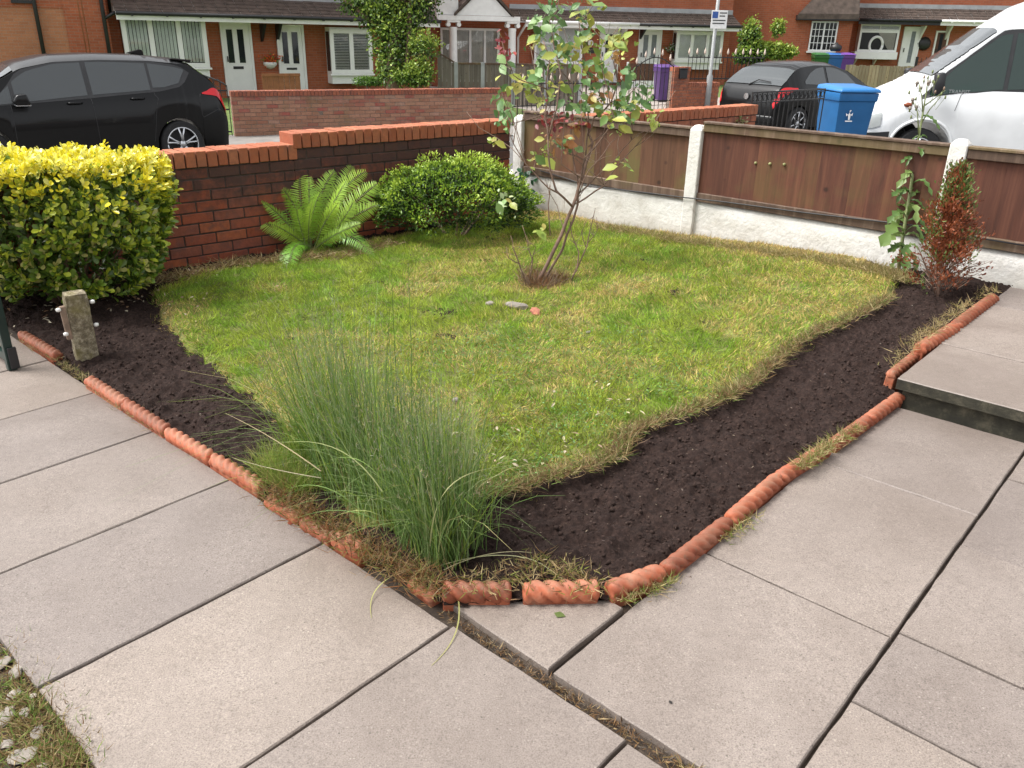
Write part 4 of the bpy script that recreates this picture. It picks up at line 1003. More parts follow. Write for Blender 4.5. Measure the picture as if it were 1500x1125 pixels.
        me = npmesh('long_blade', V2, [fa], M_blade, np.tile(c, (28, 1))); link(bpy.data.objects.new('long_blade', me), root)
clump()
tuft_stuff('clump_side_grass', 'bright green fine grass tuft at the left foot of the tall clump', [onbed(x, y, 0) for x, y in ((395, 690), (405, 700), (420, 705), (410, 680), (430, 715), (445, 720))], 1500, .13, [(.20, .30, .04), (.27, .35, .06), (.15, .24, .04), (.33, .30, .10)], .03, .002, 1.6, 15)

# ------------------------------------------------------------------ rose bush
def rose():
    rg = np.random.default_rng(33); base = onbed(790, 418, .01); root = thing('rose_bush', base, 0, 'straggly leaning rose bush with bare lower stems in the middle of the lawn', 'rose bush')
    D0 = float((base - CAM) @ FW)
    def Pt(px, py, dd=0.0): return dep(px, py, D0 + dd) - base
    # stems: photo pixels with a depth offset each, thickness mm
    stems = [
        ([(786, 415, 0), (800, 390, .0), (822, 345, .02), (838, 305, .03), (848, 272, .04), (858, 240, .05), (868, 210, .08), (862, 195, .1), (870, 172, .12), (895, 150, .14), (905, 120, .16), (900, 90, .18)], 13, 4),
        ([(796, 416, .03), (812, 385, .05), (830, 345, .05), (846, 300, .05), (850, 262, .02), (856, 232, .0), (880, 205, -.02), (900, 175, -.05), (890, 130, -.08), (880, 80, -.1)], 9, 3),
        ([(848, 275, .04), (840, 235, .1), (836, 190, .14), (838, 150, .16), (846, 110, .16), (835, 80, .15)], 6, 2),
        ([(838, 302, .02), (815, 280, -.05), (806, 250, -.08), (803, 210, -.1), (798, 170, -.1), (800, 120, -.12), (806, 85, -.13), (796, 60, -.12)], 8, 3),
        ([(816, 282, -.05), (790, 262, -.1), (770, 240, -.12), (752, 210, -.15), (745, 190, -.18)], 5, 2),
        ([(838, 300, .03), (858, 290, .06), (885, 272, .08), (900, 248, .1), (930, 215, .12), (958, 195, .14)], 6, 2),
        ([(846, 285, .05), (870, 262, .08), (900, 235, .1), (925, 205, .14), (945, 192, .16)], 5, 2),
        ([(850, 262, .03), (858, 225, .08), (862, 185, .1), (858, 140, .1), (862, 100, .1), (850, 60, .08), (846, 10, .06), (846, -15, .05)], 6, 2),
        ([(803, 205, -.1), (815, 160, -.12), (822, 110, -.12), (812, 70, -.1), (805, 30, -.1), (818, 5, -.1), (822, -15, -.1)], 6, 2),
        ([(800, 130, -.12), (770, 120, -.16), (752, 110, -.2), (742, 92, -.22), (735, 60, -.22)], 4, 1.5),
        ([(798, 165, -.1), (775, 175, -.15), (755, 180, -.2), (738, 172, -.22)], 4, 1.5),
        ([(895, 150, .14), (920, 140, .16), (938, 120, .18), (955, 128, .2)], 4, 1.5),
        ([(900, 110, .16), (905, 80, .18), (895, 55, .18), (905, 40, .18)], 4, 1.5),
        ([(856, 235, .05), (830, 225, .1), (812, 200, .12), (806, 175, .15)], 4, 2),
        ([(770, 412, -.02), (760, 385, -.05), (752, 365, -.08), (748, 345, -.1)], 6, 2), ([(775, 412, 0), (780, 380, -.04), (772, 350, -.06), (765, 330, -.06)], 5, 2),
        ([(760, 386, -.05), (745, 378, -.08), (742, 362, -.1)], 4, 1.5), ([(778, 385, -.03), (785, 362, -.05), (772, 352, -.06)], 3, 1.5),
        ([(836, 413, .05), (845, 395, .06), (848, 370, .06), (838, 345, .05), (835, 320, .05)], 6, 2.5), ([(846, 392, .06), (860, 360, .08), (866, 330, .1), (872, 305, .1)], 5, 2), ([(862, 355, .08), (876, 335, .1), (874, 318, .1)], 3, 1.5),
        ([(858, 362, .08), (852, 340, .1), (858, 325, .1)], 3, 1.5), ([(806, 345, -.03), (803, 300, -.06), (806, 270, -.08)], 4, 2), ([(870, 172, .12), (925, 160, .2), (985, 152, .28)], 3, 1.2),
        ([(850, 260, .0), (822, 240, -.06), (826, 190, -.06), (830, 150, -.05)], 4, 2), ([(862, 215, .06), (884, 195, .1), (898, 160, .16)], 4, 2), ([(848, 285, .04), (862, 250, -.04), (884, 225, -.05), (905, 200, -.05)], 4, 2)]
    for pts, r0, r1 in stems:
        Q = [Pt(*p) for p in pts]; n = len(Q); S_ = []
        for i in range(n - 1):      # small kinks
            S_.append(Q[i]);
            m = (Q[i] + Q[i + 1]) / 2 + rg.normal(size=3) * .006; S_.append(m)
        S_.append(Q[-1]); k = len(S_)
        MB().tube(S_, [(r0 + (r1 - r0) * i / (k - 1)) * .001 * rg.uniform(.92, 1.1) for i in range(k)], 7).build('stem', M_bark, root, smooth=True)
    for i in range(26):             # thin whips fanning out of the main stems
        a = stems[rg.integers(0, 8)][0]; j = rg.integers(2, len(a) - 1); p0 = a[j]; x1 = p0[0] + rg.normal() * 45; y1 = p0[1] - rg.uniform(50, 130)
        Q = [Pt(*p0), Pt(p0[0] * .6 + x1 * .4 + rg.normal() * 6, p0[1] * .5 + y1 * .5, p0[2] + rg.normal() * .05), Pt(x1, max(-5, y1), p0[2] + rg.normal() * .12)]
        MB().tube([Q[0], (Q[0] + Q[1]) / 2 + rg.normal(size=3) * .01, Q[1], (Q[1] + Q[2]) / 2 + rg.normal(size=3) * .012, Q[2]], [.003, .0027, .0024, .002, .0012], 5).build('whip', M_twig if i % 2 else M_bark, root, smooth=True)
    tw = MB()
    for i in range(70):             # dead twigs and suckers round the stump
        an = rg.uniform(0, 6.28); r = rg.uniform(.02, .13); p = np.array([math.cos(an) * r, math.sin(an) * r * .8, -.02]); L = rg.uniform(.05, .16)
        d = norm(np.array([math.cos(an) * .6 + rg.normal() * .4, math.sin(an) * .6 + rg.normal() * .4, 1.0])); tw.tube([p, p + d * L * .5 + rg.normal(size=3) * .008, p + d * L], [.0025, .002, .001], 4)
    for i in range(90):
        b_ = stems[rg.integers(0, len(stems))][0]; j = rg.integers(0, len(b_) - 1); q = Pt(*b_[j]) * .5 + Pt(*b_[j + 1]) * .5; d = norm(rg.normal(size=3) + np.array([0, 0, .7])); L = rg.uniform(.04, .14)
        tw.tube([q, q + d * L * .5 + rg.normal(size=3) * .008, q + d * L], [.002, .0016, .0008], 4)
    o = tw.build('twigs', M_twig, root); o['kind'] = 'stuff'
    # leaves, grouped as on the photo: (px, py, radius px, how many leaflets, palette)
    G = [(.13, .24, .075), (.10, .20, .06), (.18, .30, .09), (.085, .17, .045)]; YG = [(.36, .38, .07), (.27, .33, .06), (.42, .36, .09), (.21, .29, .05)]; RD = [(.26, .035, .035), (.33, .06, .05), (.20, .03, .04)]; OR = [(.33, .15, .05), (.28, .11, .04), (.38, .22, .07)]
    groups = [(800, 25, 20, 9, G), (812, 8, 16, 6, G), (846, 12, 20, 8, G), (858, 8, 14, 5, YG), (795, 40, 18, 8, G), (822, 42, 20, 8, G), (790, 60, 14, 5, YG), (840, 70, 26, 12, YG), (815, 75, 18, 6, G), (832, 92, 16, 6, YG), (880, 62, 20, 8, YG), (898, 55, 16, 6, YG), (915, 60, 14, 5, YG), (905, 88, 16, 5, OR),
              (735, 92, 12, 4, G), (733, 60, 9, 4, RD), (742, 78, 7, 2, RD), (736, 140, 16, 7, G), (740, 172, 16, 7, G), (745, 120, 12, 4, YG), (765, 112, 16, 6, YG), (772, 130, 14, 5, YG), (785, 108, 12, 4, G), (790, 95, 10, 4, G), (855, 108, 18, 7, G), (870, 100, 14, 5, YG), (888, 95, 16, 6, G), (893, 120, 20, 9, G),
              (875, 140, 18, 8, OR), (860, 152, 16, 7, G), (885, 160, 18, 8, YG), (905, 145, 14, 6, G), (920, 112, 14, 5, G), (935, 135, 14, 6, G), (945, 138, 12, 4, G), (925, 155, 14, 5, YG), (910, 165, 14, 5, G), (850, 172, 14, 6, OR), (815, 172, 12, 4, RD), (795, 175, 12, 5, RD), (838, 180, 10, 3, RD), (795, 145, 12, 4, YG), (810, 128, 12, 4, YG),
              (805, 215, 12, 4, YG), (818, 208, 12, 5, OR), (832, 212, 8, 3, G), (905, 243, 10, 3, YG), (782, 232, 8, 2, YG), (738, 296, 12, 5, [(.30, .38, .18), (.36, .42, .2)]), (790, 340, 5, 1, YG), (955, 172, 8, 2, YG), (720, 205, 6, 2, YG), (862, 45, 12, 4, G), (900, 180, 10, 3, YG), (830, 150, 12, 4, G)]
    P = []; Yd = []; Nn = []; L = []; C = []
    for gx, gy, rad, n, pal in groups:
        for i in range(n):
            px = gx + rg.normal() * rad * .55; py = gy + rg.normal() * rad * .5; dd = rg.normal() * .07; P.append(Pt(px, py, dd) + base)
            an = rg.uniform(0, 6.28); Yd.append(norm(np.array([math.cos(an), math.sin(an) * .7 - .25, -.45 + rg.normal() * .35]))); Nn.append(norm(np.array([rg.normal() * .5, -.7 + rg.normal() * .4, .8])))
            L.append(rg.uniform(.056, .112) * (.55 if pal is RD else 1)); C.append(np.array(pal[rg.integers(0, len(pal))]) * rg.uniform(.8, 1.2))
    P = np.array(P); L = np.array(L); X, Y, N = frame(np.array(Yd), np.array(Nn)); W = L * rg.uniform(.6, .78, len(L))
    leaf_objects(root, P[:298], X[:298], Y[:298], N[:298], W[:298], L[:298], np.array(C)[:298], M_leaf, nvar=22)
    # smaller leaflets between them, too small to pick apart
    n2 = 620; gi = rg.integers(0, len(groups), n2); P2 = np.array([Pt(groups[g][0] + rg.normal() * groups[g][2] * .8, groups[g][1] + rg.normal() * groups[g][2] * .8, rg.normal() * .09) for g in gi])
    X2, Y2, N2 = frame(norm(rg.normal(size=(n2, 3)) + [0, -.2, -.4]), np.array([0, -.6, .8]) + rg.normal(size=(n2, 3)) * .5); L2 = rg.uniform(.022, .05, n2)
    C2 = np.array([np.array(groups[g][4][rg.integers(0, len(groups[g][4]))]) * rg.uniform(.8, 1.2) for g in gi])
    sm = link(bpy.data.objects.new('small_leaflets', scatter_mesh('small_leaflets', LT, LF, P2, X2, Y2, N2, L2 * .7, L2, C2, M_leaf, True)), root); sm['kind'] = 'stuff'
    pt = MB()
    for i in range(0, len(P), 2):
        p = P[i] - base; d = rg.normal(size=3) * .03 + np.array([0, .0, .03]); pt.tube([p, p + d], [.0011, .0013], 4)
    o = pt.build('leaf_stalks', M_stemg, root); o['kind'] = 'stuff'
rose()
tuft_stuff('stump_litter', 'brown dead leaves and roots heaped round the stump of the rose bush', [onbed(x, y, .02) for x, y in ((775, 410), (785, 415), (795, 412), (808, 410), (820, 408), (790, 405), (775, 400), (800, 420))], 1500, .075, BROWN + [(.10, .06, .04), (.30, .14, .06)], .045, .003, .9, 16)

# ================================================================== the street behind
M_housebrick = brickwall_mat('orange_house_brick', (.42, .115, .050), (.34, .088, .038), (.33, .18, .12), .2)
M_housebrick2 = brickwall_mat('tan_house_brick', (.46, .19, .095), (.40, .155, .075), (.36, .22, .15), .2)
M_tile = simple('brown_roof_tile', (.085, .062, .050), .85, .4, 5, bmp=.4)
M_lead = simple('grey_flashing', (.36, .37, .38), .6, .2, 3)
M_panel = simple('brown_timber_panel', (.30, .115, .05), .6, .25, 8)
M_dpanel = simple('dark_brown_panel', (.10, .04, .022), .55, .25, 8)
M_path2 = simple('far_path', (.30, .26, .23), .9, .2, 3)
M_signblue = simple('sign_blue', (.03, .09, .32), .4, .1, 5)
def mk_pane():
    m, t, p = newmat('clear_pane'); t.nodes.remove(p)
    tr = nd(t, 'ShaderNodeBsdfTransparent'); tr.inputs[0].default_value = (.975, .985, .98, 1); gl = nd(t, 'ShaderNodeBsdfGlossy'); gl.inputs['Roughness'].default_value = .02
    fr = nd(t, 'ShaderNodeFresnel'); fr.inputs[0].default_value = 1.5; mx = nd(t, 'ShaderNodeMixShader'); t.links.new(math_(t, 'ADD', fr.outputs[0], .02), mx.inputs[0])
    t.links.new(tr.outputs[0], mx.inputs[1]); t.links.new(gl.outputs[0], mx.inputs[2]); t.links.new(mx.outputs[0], t.nodes['Material Output'].inputs[0]); return m
M_pane = mk_pane()

# far pavement, road surface, front gardens
OW0 = onz(345, 200, STREET); OW1 = onz(748, 182, STREET); OWA = math.atan2(OW1[1] - OW0[1], OW1[0] - OW0[0])
OF = Face((OW0[0], OW0[1], tilt(OW0[0], OW0[1]) + STREET), OWA)
def ofw(s, y): q = OF.world(s, y, 0); return (q[0], q[1])
sheet('road', [ofw(-60, -9), ofw(70, -9), ofw(70, -1.9), ofw(-60, -1.9)], STREET - .024, M_asphalt)
sheet('pavement', [ofw(-60, -1.75), ofw(70, -1.75), ofw(70, .3), ofw(-60, .3)], STREET + .0, M_pave, .10)
sheet('kerb', [ofw(-60, -1.9), ofw(70, -1.9), ofw(70, -1.752), ofw(-60, -1.752)], STREET + .004, M_kerb, .12)
sheet('front_gardens', [ofw(-60, .31), ofw(70, .31), ofw(70, 60), ofw(-60, 60)], STREET + .002, M_farground)
sheet('driveway', [ofw(8.2, .31), ofw(16, .31), ofw(17, 14), ofw(8.2, 14)], STREET + .008, M_path2)

opp = brick_wall('brick_wall', 'weathered brown brick front wall across the street with red rowlock coping', OF, [(0, float(np.linalg.norm(OW1 - OW0)), .0, 10)], M_brickB, M_copingB, M_mortarB, 300, rough=1.6)

# ------------------------------------------------------------------ house building blocks (all in a house's own frame)
def px_rect(F, x0, y0, x1, y1, off=0.0): return F.rect(x0, y0, x1, y1, off)
def fwin(root, r, off, nx=1, ny=1, blind=None, fw=.085, bars=None, name='window'):
    s0, s1, z0, z1 = r; y = off
    fr = MB(); th = .07
    fr.box(s0, s1, y - th, y, z1 - fw, z1); fr.box(s0, s1, y - th, y, z0, z0 + fw)
    xs = [s0 + (s1 - s0) * i / nx for i in range(nx + 1)]; zs = [z0 + (z1 - z0) * i / ny for i in range(ny + 1)]
    for i, x in enumerate(xs):
        a = x if i == 0 else (x - fw if i == nx else x - fw * .55); fr.box(a, a + (fw if i in (0, nx) else fw * 1.1), y - th + .001, y - .001, z0 + fw, z1 - fw)
    w_ = fr.build(name, M_white, root, bevel=.006)
    if ny > 1:
        for z in zs[1:-1]: MB().box(s0 + fw, s1 - fw, y - th + .002, y - .002, z - fw * .4, z + fw * .4).build('glazing_bar', M_white, w_)
    MB().box(s0 + .01, s1 - .01, y - .006, y - .002, z0 + .01, z1 - .01).build('dark_interior', M_darkroom, w_)
    for i in range(nx):
        a, b = xs[i] + fw * .7, xs[i + 1] - fw * .7
        MB().box(a, b, y - .042, y - .038, z0 + fw, z1 - fw).build('pane', M_pane, w_)
        if bars:
            c, k = bars
            for j in range(1, c): x = a + (b - a) * j / c; MB().box(x - .012, x + .012, y - .058, y - .044, z0 + fw, z1 - fw).build('glazing_bar', M_white, w_)
            for j in range(1, k): z = z0 + fw + (z1 - z0 - 2 * fw) * j / k; MB().box(a, b, y - .056, y - .045, z - .012, z + .012).build('glazing_bar', M_white, w_)
        if blind == 'v':
            n = max(3, int((b - a) / .085)); mb = MB()
            for j in range(n):
                x = a + (b - a) * (j + .5) / n; M = Matrix.Translation((x, y - .022, 0)) @ Matrix.Rotation(R(random.uniform(6, 24)), 4, 'Z'); mb.box(-.043, .043, -.001, .001, z0 + fw + .02, z1 - fw, M)
            mb.build('vertical_blind', M_blind, w_)
        elif blind in ('h', 'hw'):
            n = max(4, int((z1 - z0) / .055)); mb = MB()
            for j in range(n):
                z = z0 + fw + (z1 - z0 - 2 * fw) * (j + .5) / n; mb.box(a, b, y - .030, y - .012, z - (.010 if blind == 'h' else .0255), z + (.010 if blind == 'h' else .0255), None)
            mb.build('slatted_blind', M_blindw, w_)
        elif blind == 'c':
            P = [[(a + (b - a) * j / 24, y - .022 + .009 * math.sin(j * 1.9), z) for z in (z0 + fw, z1 - fw)] for j in range(25)]; mb = MB(); mb.grid(P); mb.build('curtain', M_curtain, w_, smooth=True)
    return w_
def fdoor(root, r, off=-.02, slits=(), letter=None, mat=None, glass=None, label=None):
    s0, s1, z0, z1 = r; fr = MB(); fw = .07
    fr.box(s0, s0 + fw, off - .08, off, z0, z1); fr.box(s1 - fw, s1, off - .08, off, z0, z1); fr.box(s0 + fw, s1 - fw, off - .08, off, z1 - fw, z1)
    f = fr.build('door', M_white, root, bevel=.005)
    MB().box(s0 + fw, s1 - fw, off - .05, off, z0, z1 - fw).build('door_leaf', mat or M_white, f, bevel=.004)
    for (a, b, c, d) in slits:
        MB().box(a, b, off - .058, off - .049, c, d).build('door_glass', glass or M_glass, f)
        fm = MB(); e = .02; fm.box(a - e, a, off - .064, off - .05, c - e, d + e); fm.box(b, b + e, off - .064, off - .05, c - e, d + e); fm.box(a, b, off - .064, off - .05, d, d + e); fm.box(a, b, off - .064, off - .05, c - e, c); fm.build('glass_trim', mat or M_white, f)
    if letter: a, b, c, d = letter; MB().box(a, b, off - .062, off - .05, c, d).build('letterbox', M_black, f)
    MB().box(s0 + fw + .05, s0 + fw + .08, off - .09, off - .05, z0 + .98, z0 + 1.14).build('handle', M_black, f)
    return f
def pent_roof(root, s0, s1, z_e, z_t, d, name='pent_roof', mat=None):
    """lean-to roof, eaves at y=-d height z_e, meets the wall at z_t; built in lapped tile courses"""
    n = max(4, int(math.hypot(d, z_t - z_e) / .20)); mb = MB()
    for i in range(n):
        a = i / n; b = (i + 1.12) / n; y0 = -d + d * a; y1 = min(-.002, -d + d * b); q0 = z_e + (z_t - z_e) * a + .035; q1 = z_e + (z_t - z_e) * b + .008
        k = max(2, int((s1 - s0) / .30))
        for j in range(k):
            xa = s0 + (s1 - s0) * j / k; xb = s0 + (s1 - s0) * (j + 1) / k; dz = random.uniform(-.006, .006)
            mb.add([(xa, y0, q0 + dz), (xb - .008, y0, q0 + dz), (xb - .008, y1, q1 + dz), (xa, y1, q1 + dz), (xa, y0, q0 - .03), (xb - .008, y0, q0 - .03)], [(0, 1, 2, 3), (4, 5, 1, 0)])
    r_ = mb.build(name, mat or M_tile, root)
    MB().box(s0, s1, -.05, -.001, z_t - .02, z_t + .16).build('lead_flashing', M_lead, r_)
    MB().prism([(-d + .02, z_e - .02), (-.003, z_e - .02), (-.003, z_t - .04), (-d + .02, z_e + .0)], 'x', s0 + .03, s1 - .03).build('soffit', M_white, r_)
    return r_
def gutter(root, s0, s1, y, z, mat, fascia=M_white):
    MB().box(s0, s1, y - .0, y + .03, z - .17, z - .02).build('fascia', fascia, root)
    mb = MB(); mb.tube([(s0, y - .055, z), (s1, y - .055, z)], .055, 8); mb.build('gutter', mat, root, smooth=True)
    for i in range(int((s1 - s0) / .9)):
        x = s0 + .4 + i * .9
        if x < s1: MB().box(x - .02, x + .02, y - .12, y + .01, z - .075, z - .03).build('gutter_bracket', mat, root)
def pipe(root, pts, mat, r=.036): return MB().tube(pts, r, 8).build('downpipe', mat, root, smooth=True)
def bay(root, F, x0, y0, x1, y1, out, nx, blind, sill_y=None, side=True):
    s0, s1, z0, z1 = F.rect(x0, y0, x1, y1, -out)
    b_ = MB(); b_.box(s0 + .02, s1 - .02, -out + .03, -.002, z0 - .30, z0 + .02); b_.box(s0 + .02, s1 - .02, -out + .03, -.003, z1 - .02, z1 + .05)
    b_.box(s0 + .02, s0 + .07, -out + .03, -.004, z0 + .02, z1 - .02); b_.box(s1 - .07, s1 - .02, -out + .03, -.004, z0 + .02, z1 - .02)
    w_ = fwin(root, (s0, s1, z0, z1), -out + .03, nx, 1, blind, .125, name='bay_window')
    b_.build('bay_panel', M_white, w_)
    MB().box(s0 - .05, s1 + .05, -out - .06, -out + .05, z0 - .06, z0 - .003).build('sill', M_white, w_, bevel=.01)
    if side:
        MB().box(s0 + .005, s0 + .019, -out + .08, -.08, z0 + .08, z1 - .08).build('side_pane', M_glass, w_)
    return w_
def house_shell(name, label, F, s0, s1, depth, h, mat):
    root = thing(name, F.P0, F.ang, label, 'house')
    MB().box(s0, s1, 0, depth, -.6, h).build('wall', mat, root)
    # main roof, above the picture
    mb = MB(); mb.prism([(-.35, h - .05), (depth / 2, h + depth * .32), (depth + .35, h - .05)], 'x', s0 - .15, s1 + .15); mb.build('roof', M_tile, root)
    return root
# ---- house with two white doors
H1 = Face(dep(347, 118, 25.0) * np.array([1, 1, 0]) + np.array([0, 0, -.33 - .0]), R(32))
h1 = house_shell('house', 'orange brick house with two white front doors and two white bay windows', H1, H1.loc(160, 60)[0], H1.loc(628, 60)[0], 8, 5.2, M_housebrick)
a0 = H1.loc(168, 20)[0]; a1 = H1.loc(626, 40)[0]; ze = (H1.loc(200, 16, -.9)[1] + H1.loc(500, 37, -.9)[1]) / 2; zt = ze + .55
pr = pent_roof(h1, a0 - .1, a1, ze + .06, zt, .95)
gutter(h1, a0 - .1, a1, -.95, ze + .06, M_black)
bay(h1, H1, 180, 18, 303, 99, .45, 3, 'v'); bay(h1, H1, 484, 43, 545, 108, .45, 2, 'h')
d1 = H1.rect(325, 29, 370, 127); zf = -.02
def slit(F, x0, y0, x1, y1): return F.rect(x0, y0, x1, y1)
fdoor(h1, (d1[0], d1[1], zf, d1[3]), -.02, [slit(H1, 332, 43, 341, 92), slit(H1, 348, 43, 357, 92)], slit(H1, 341, 97, 356, 101))
d2 = H1.rect(406, 36, 446, 118)
fdoor(h1, (d2[0], d2[1], zf, d2[3]), -.02, [slit(H1, 413, 47, 421, 93), slit(H1, 427, 47, 436, 93)], slit(H1, 419, 99, 434, 102))
for px in (381, 404):
    s, z = H1.loc(px, 35); MB().prism([(-.02, z), (-.55, z), (-.5, z - .06), (-.06, z - .48), (-.02, z - .5)], 'x', s - .04, s + .04).build('roof_bracket', M_black, h1)
pipe(h1, [(H1.loc(150, 0)[0] + .15, -.05, 5), (H1.loc(150, 0)[0] + .15, -.05, ze)], M_black)
# wall planter with flowers
s, z = H1.loc(395, 90); wpl = thing('wall_planter', H1.world(s, -.02, z - .10), H1.ang, 'white wall basket of orange flowers between the two white doors', 'planter')
mb = MB(); mb.lathe([(.02, -.12), (.12, -.08), (.20, .0), (.22, .08)], 14); mb.build('basket', M_white, wpl, smooth=True)
rgf = np.random.default_rng(4); n = 160; P = rgf.normal(size=(n, 3)) * [.16, .10, .07] + [0, -.05, .17]; X = norm(rgf.normal(size=(n, 3))); Y = norm(np.cross(X, rgf.normal(size=(n, 3))))
me = scatter_mesh('flowers', LT, LF, P, X, Y, np.cross(X, Y), .05, .08, np.array([(.75, .13, .03), (.8, .22, .03), (.55, .05, .03), (.12, .22, .04)])[rgf.integers(0, 4, n)], M_leaf, True); link(bpy.data.objects.new('flowers', me), wpl)['kind'] = 'stuff'
# brown panel fence in front of second door
r = H1.rect(384, 108, 440, 130, -2.0); pf = thing('timber_screen', H1.world(r[0], -2.0, -.05), H1.ang, 'low orange-brown timber screen before the second white door', 'fence')
nb_ = 7; Wd = r[1] - r[0]
for i in range(nb_): MB().box(Wd * i / nb_ + .004, Wd * (i + 1) / nb_ - .004, 0, .02, 0, r[3] + .05).build('board', M_panel, pf)
MB().box(0, Wd, -.03, -.001, r[3] - .02, r[3] + .06).build('top_rail', M_panel, pf)

# ---- gable block at the far left
H0 = Face(dep(60, 90, 22.0) * np.array([1, 1, 0]) + np.array([0, 0, -.4]), R(26))
h0 = thing('house', H0.P0, H0.ang, 'plain tan brick gable wall with black drainpipes behind the first black car', 'house')
sr = H0.loc(163, 60)[0]
MB().box(-9, sr - 1.05, 0, 8, -.6, 6).build('wall', M_housebrick2, h0)
MB().box(sr - 1.05, sr, -.03, 8.03, -.6, 6.0).build('corner_pier', M_housebrick, h0)
MB().box(-9, sr - 1.05, -.012, -.001, H0.loc(80, 12)[1], 6).build('upper_brick_band', M_housebrick, h0)
mb = MB(); mb.prism([(-.3, 5.95), (4, 8.5), (8.3, 5.95)], 'x', -9.2, sr + .1); mb.build('roof', M_tile, h0)
s = H0.loc(58, 45)[0]; pipe(h0, [(s, -.08, 5.9), (s, -.08, -.3)], M_black, .05)
s = H0.loc(155, 45)[0]; pipe(h0, [(s, -.10, 5.9), (s, -.10, -.3)], M_black, .05); zz = H0.loc(160, 22)[1]; pipe(h0, [(s, -.1, zz - .1), (s + .35, -.12, zz + .1)], M_black, .04)
s = H0.loc(118, 40)[0]; pipe(h0, [(s, -.03, 5.9), (s + .05, -.03, .4)], M_panel, .012); pipe(h0, [(s + .09, -.03, 5.9), (s + .14, -.03, .4)], M_panel, .012)
r = H0.rect(14, -20, 48, 1); MB().box(r[0], r[1], -.08, 0, r[2] - .06, r[2] + .02).build('window_sill', M_black, h0)

# ---- house with the white portico
H2 = Face(dep(950, 140, 33.0) * np.array([1, 1, 0]) + np.array([0, 0, tilt(5, 35) - .40]), R(14))
e0 = H2.loc(632, 40)[0]; e1 = H2.loc(1068, 60)[0]
h2 = house_shell('house', 'orange brick house with a white columned porch, shuttered windows and white doors', H2, e0, e1, 8, 5.6, M_housebrick)
ze = (H2.loc(800, 33, -.9)[1] + H2.loc(1050, 42, -.9)[1]) / 2; zt = (H2.loc(850, 14)[1] + H2.loc(1000, 21)[1]) / 2
sp = H2.loc(770, 30, -.95)[0]
pent_roof(h2, sp - .4, e1, ze + .05, zt, .95); smid = H2.loc(936, 33, -.95)[0]
gutter(h2, sp, smid, -.95, ze + .05, M_white); gutter(h2, smid + .01, e1, -.95, ze + .05, M_black)
pipe(h2, [(sp + .05, -.92, ze), (sp - .02, -.3, ze - .35), (sp - .05, -.06, ze - .5), (sp - .05, -.06, 0)], M_white, .045)
# portico
po = 1.5; g0, g1 = H2.loc(640, 30, -po)[0], H2.loc(762, 30, -po)[0]; zp = H2.loc(700, 24, -po)[1]
PO = MB(); PO.box(g0, g1, -po, -.003, zp - .14, zp + .02); por = PO.build('portico', M_whitepaint, h2)
zap = zp + .95; gm0, gm1 = H2.loc(668, 22, -po)[0], H2.loc(750, 22, -po)[0]; gm = (gm0 + gm1) / 2
MB().prism([(gm0 + .02, zp + .03), (gm1 - .02, zp + .03), (gm, zap)], 'y', -po + .03, -po + .10).build('pediment', M_whitepaint, por)
for sg, q in ((-1, gm0), (1, gm1)):
    mb = MB(); mb.add([(q - .05 * sg * -1, -po - .08, zp + .0), (gm, -po - .08, zap + .08), (gm, .0, zap + .08), (q - .05 * sg * -1, 0, zp + .0), (q - .05 * sg * -1, -po - .08, zp + .10), (gm, -po - .08, zap + .2), (gm, 0, zap + .2), (q - .05 * sg * -1, 0, zp + .10)], [(0, 1, 2, 3), (7, 6, 5, 4), (0, 4, 5, 1), (1, 5, 6, 2), (2, 6, 7, 3), (3, 7, 4, 0)])
    mb.build('portico_roof', M_tile, por)
mb = MB(); mb.box(g0 + .02, gm0 + .1, -po + .1, -.01, zp + .03, zp + .75); mb.build('white_cladding', M_whitepaint, por)
for i in range(6): MB().box(g0 + .0, gm0 + .08, -po + .085, -po + .0995, zp + .04 + i * .115, zp + .04 + i * .115 + .10).build('cladding_board', M_whitepaint, por)
for px in (664, 750):
    s = H2.loc(px, 60, -po + .2)[0]; mb = MB(); T_ = Matrix.Translation((s, -po + .2, 0))
    mb.lathe([(.19, 0), (.19, .08), (.155, .12), (.15, .6), (.135, zp - .48), (.15, zp - .44), (.15, zp - .36)], 18, T_); c_ = mb.build('column', M_whitepaint, por, smooth=True, auto=50)
    MB().box(s - .24, s + .24, -po + .02, -po + .38, zp - .215, zp - .141).build('capital', M_whitepaint, c_, bevel=.01)
    for dx in (-.19, .19): mb = MB(); mb.lathe([(.001, -.16), (.075, -.16), (.075, .16), (.001, .16)], 12, Matrix.Translation((s + dx, -po + .2, zp - .28)) @ Matrix.Rotation(R(90), 4, 'X')); mb.build('volute', M_whitepaint, c_, smooth=True, auto=40)
r = H2.rect(645, 41, 731, 97); fwin(h2, (r[0], r[1], .05, r[3]), -.01, 4, 1, 'c', name='patio_door')
r = H2.rect(780, 38, 812, 88); fwin(h2, r, -.25, 1, 2, 'hw'); r2 = H2.rect(812, 38, 850, 88); fwin(h2, r2, -.25, 1, 2, 'hw'); MB().box(r[0], r2[1], -.30, -.002, r[2] - .36, r[2] - .003).build('bay_panel', M_white, h2)
d = H2.rect(877, 41, 906, 100); fdoor(h2, (d[0], d[1], .05, d[3]), -.02, [H2.rect(886, 50, 896, 78)])
d = H2.rect(934, 43, 967, 100); fdoor(h2, (d[0], d[1], .05, d[3]), -.02, [H2.rect(941, 51, 948, 84), H2.rect(953, 51, 960, 84)], None, None, simple('grey_door_glass', (.18, .20, .21), .2, .2, 6))
bay(h2, H2, 990, 46, 1058, 90, .4, 3, 'hw')
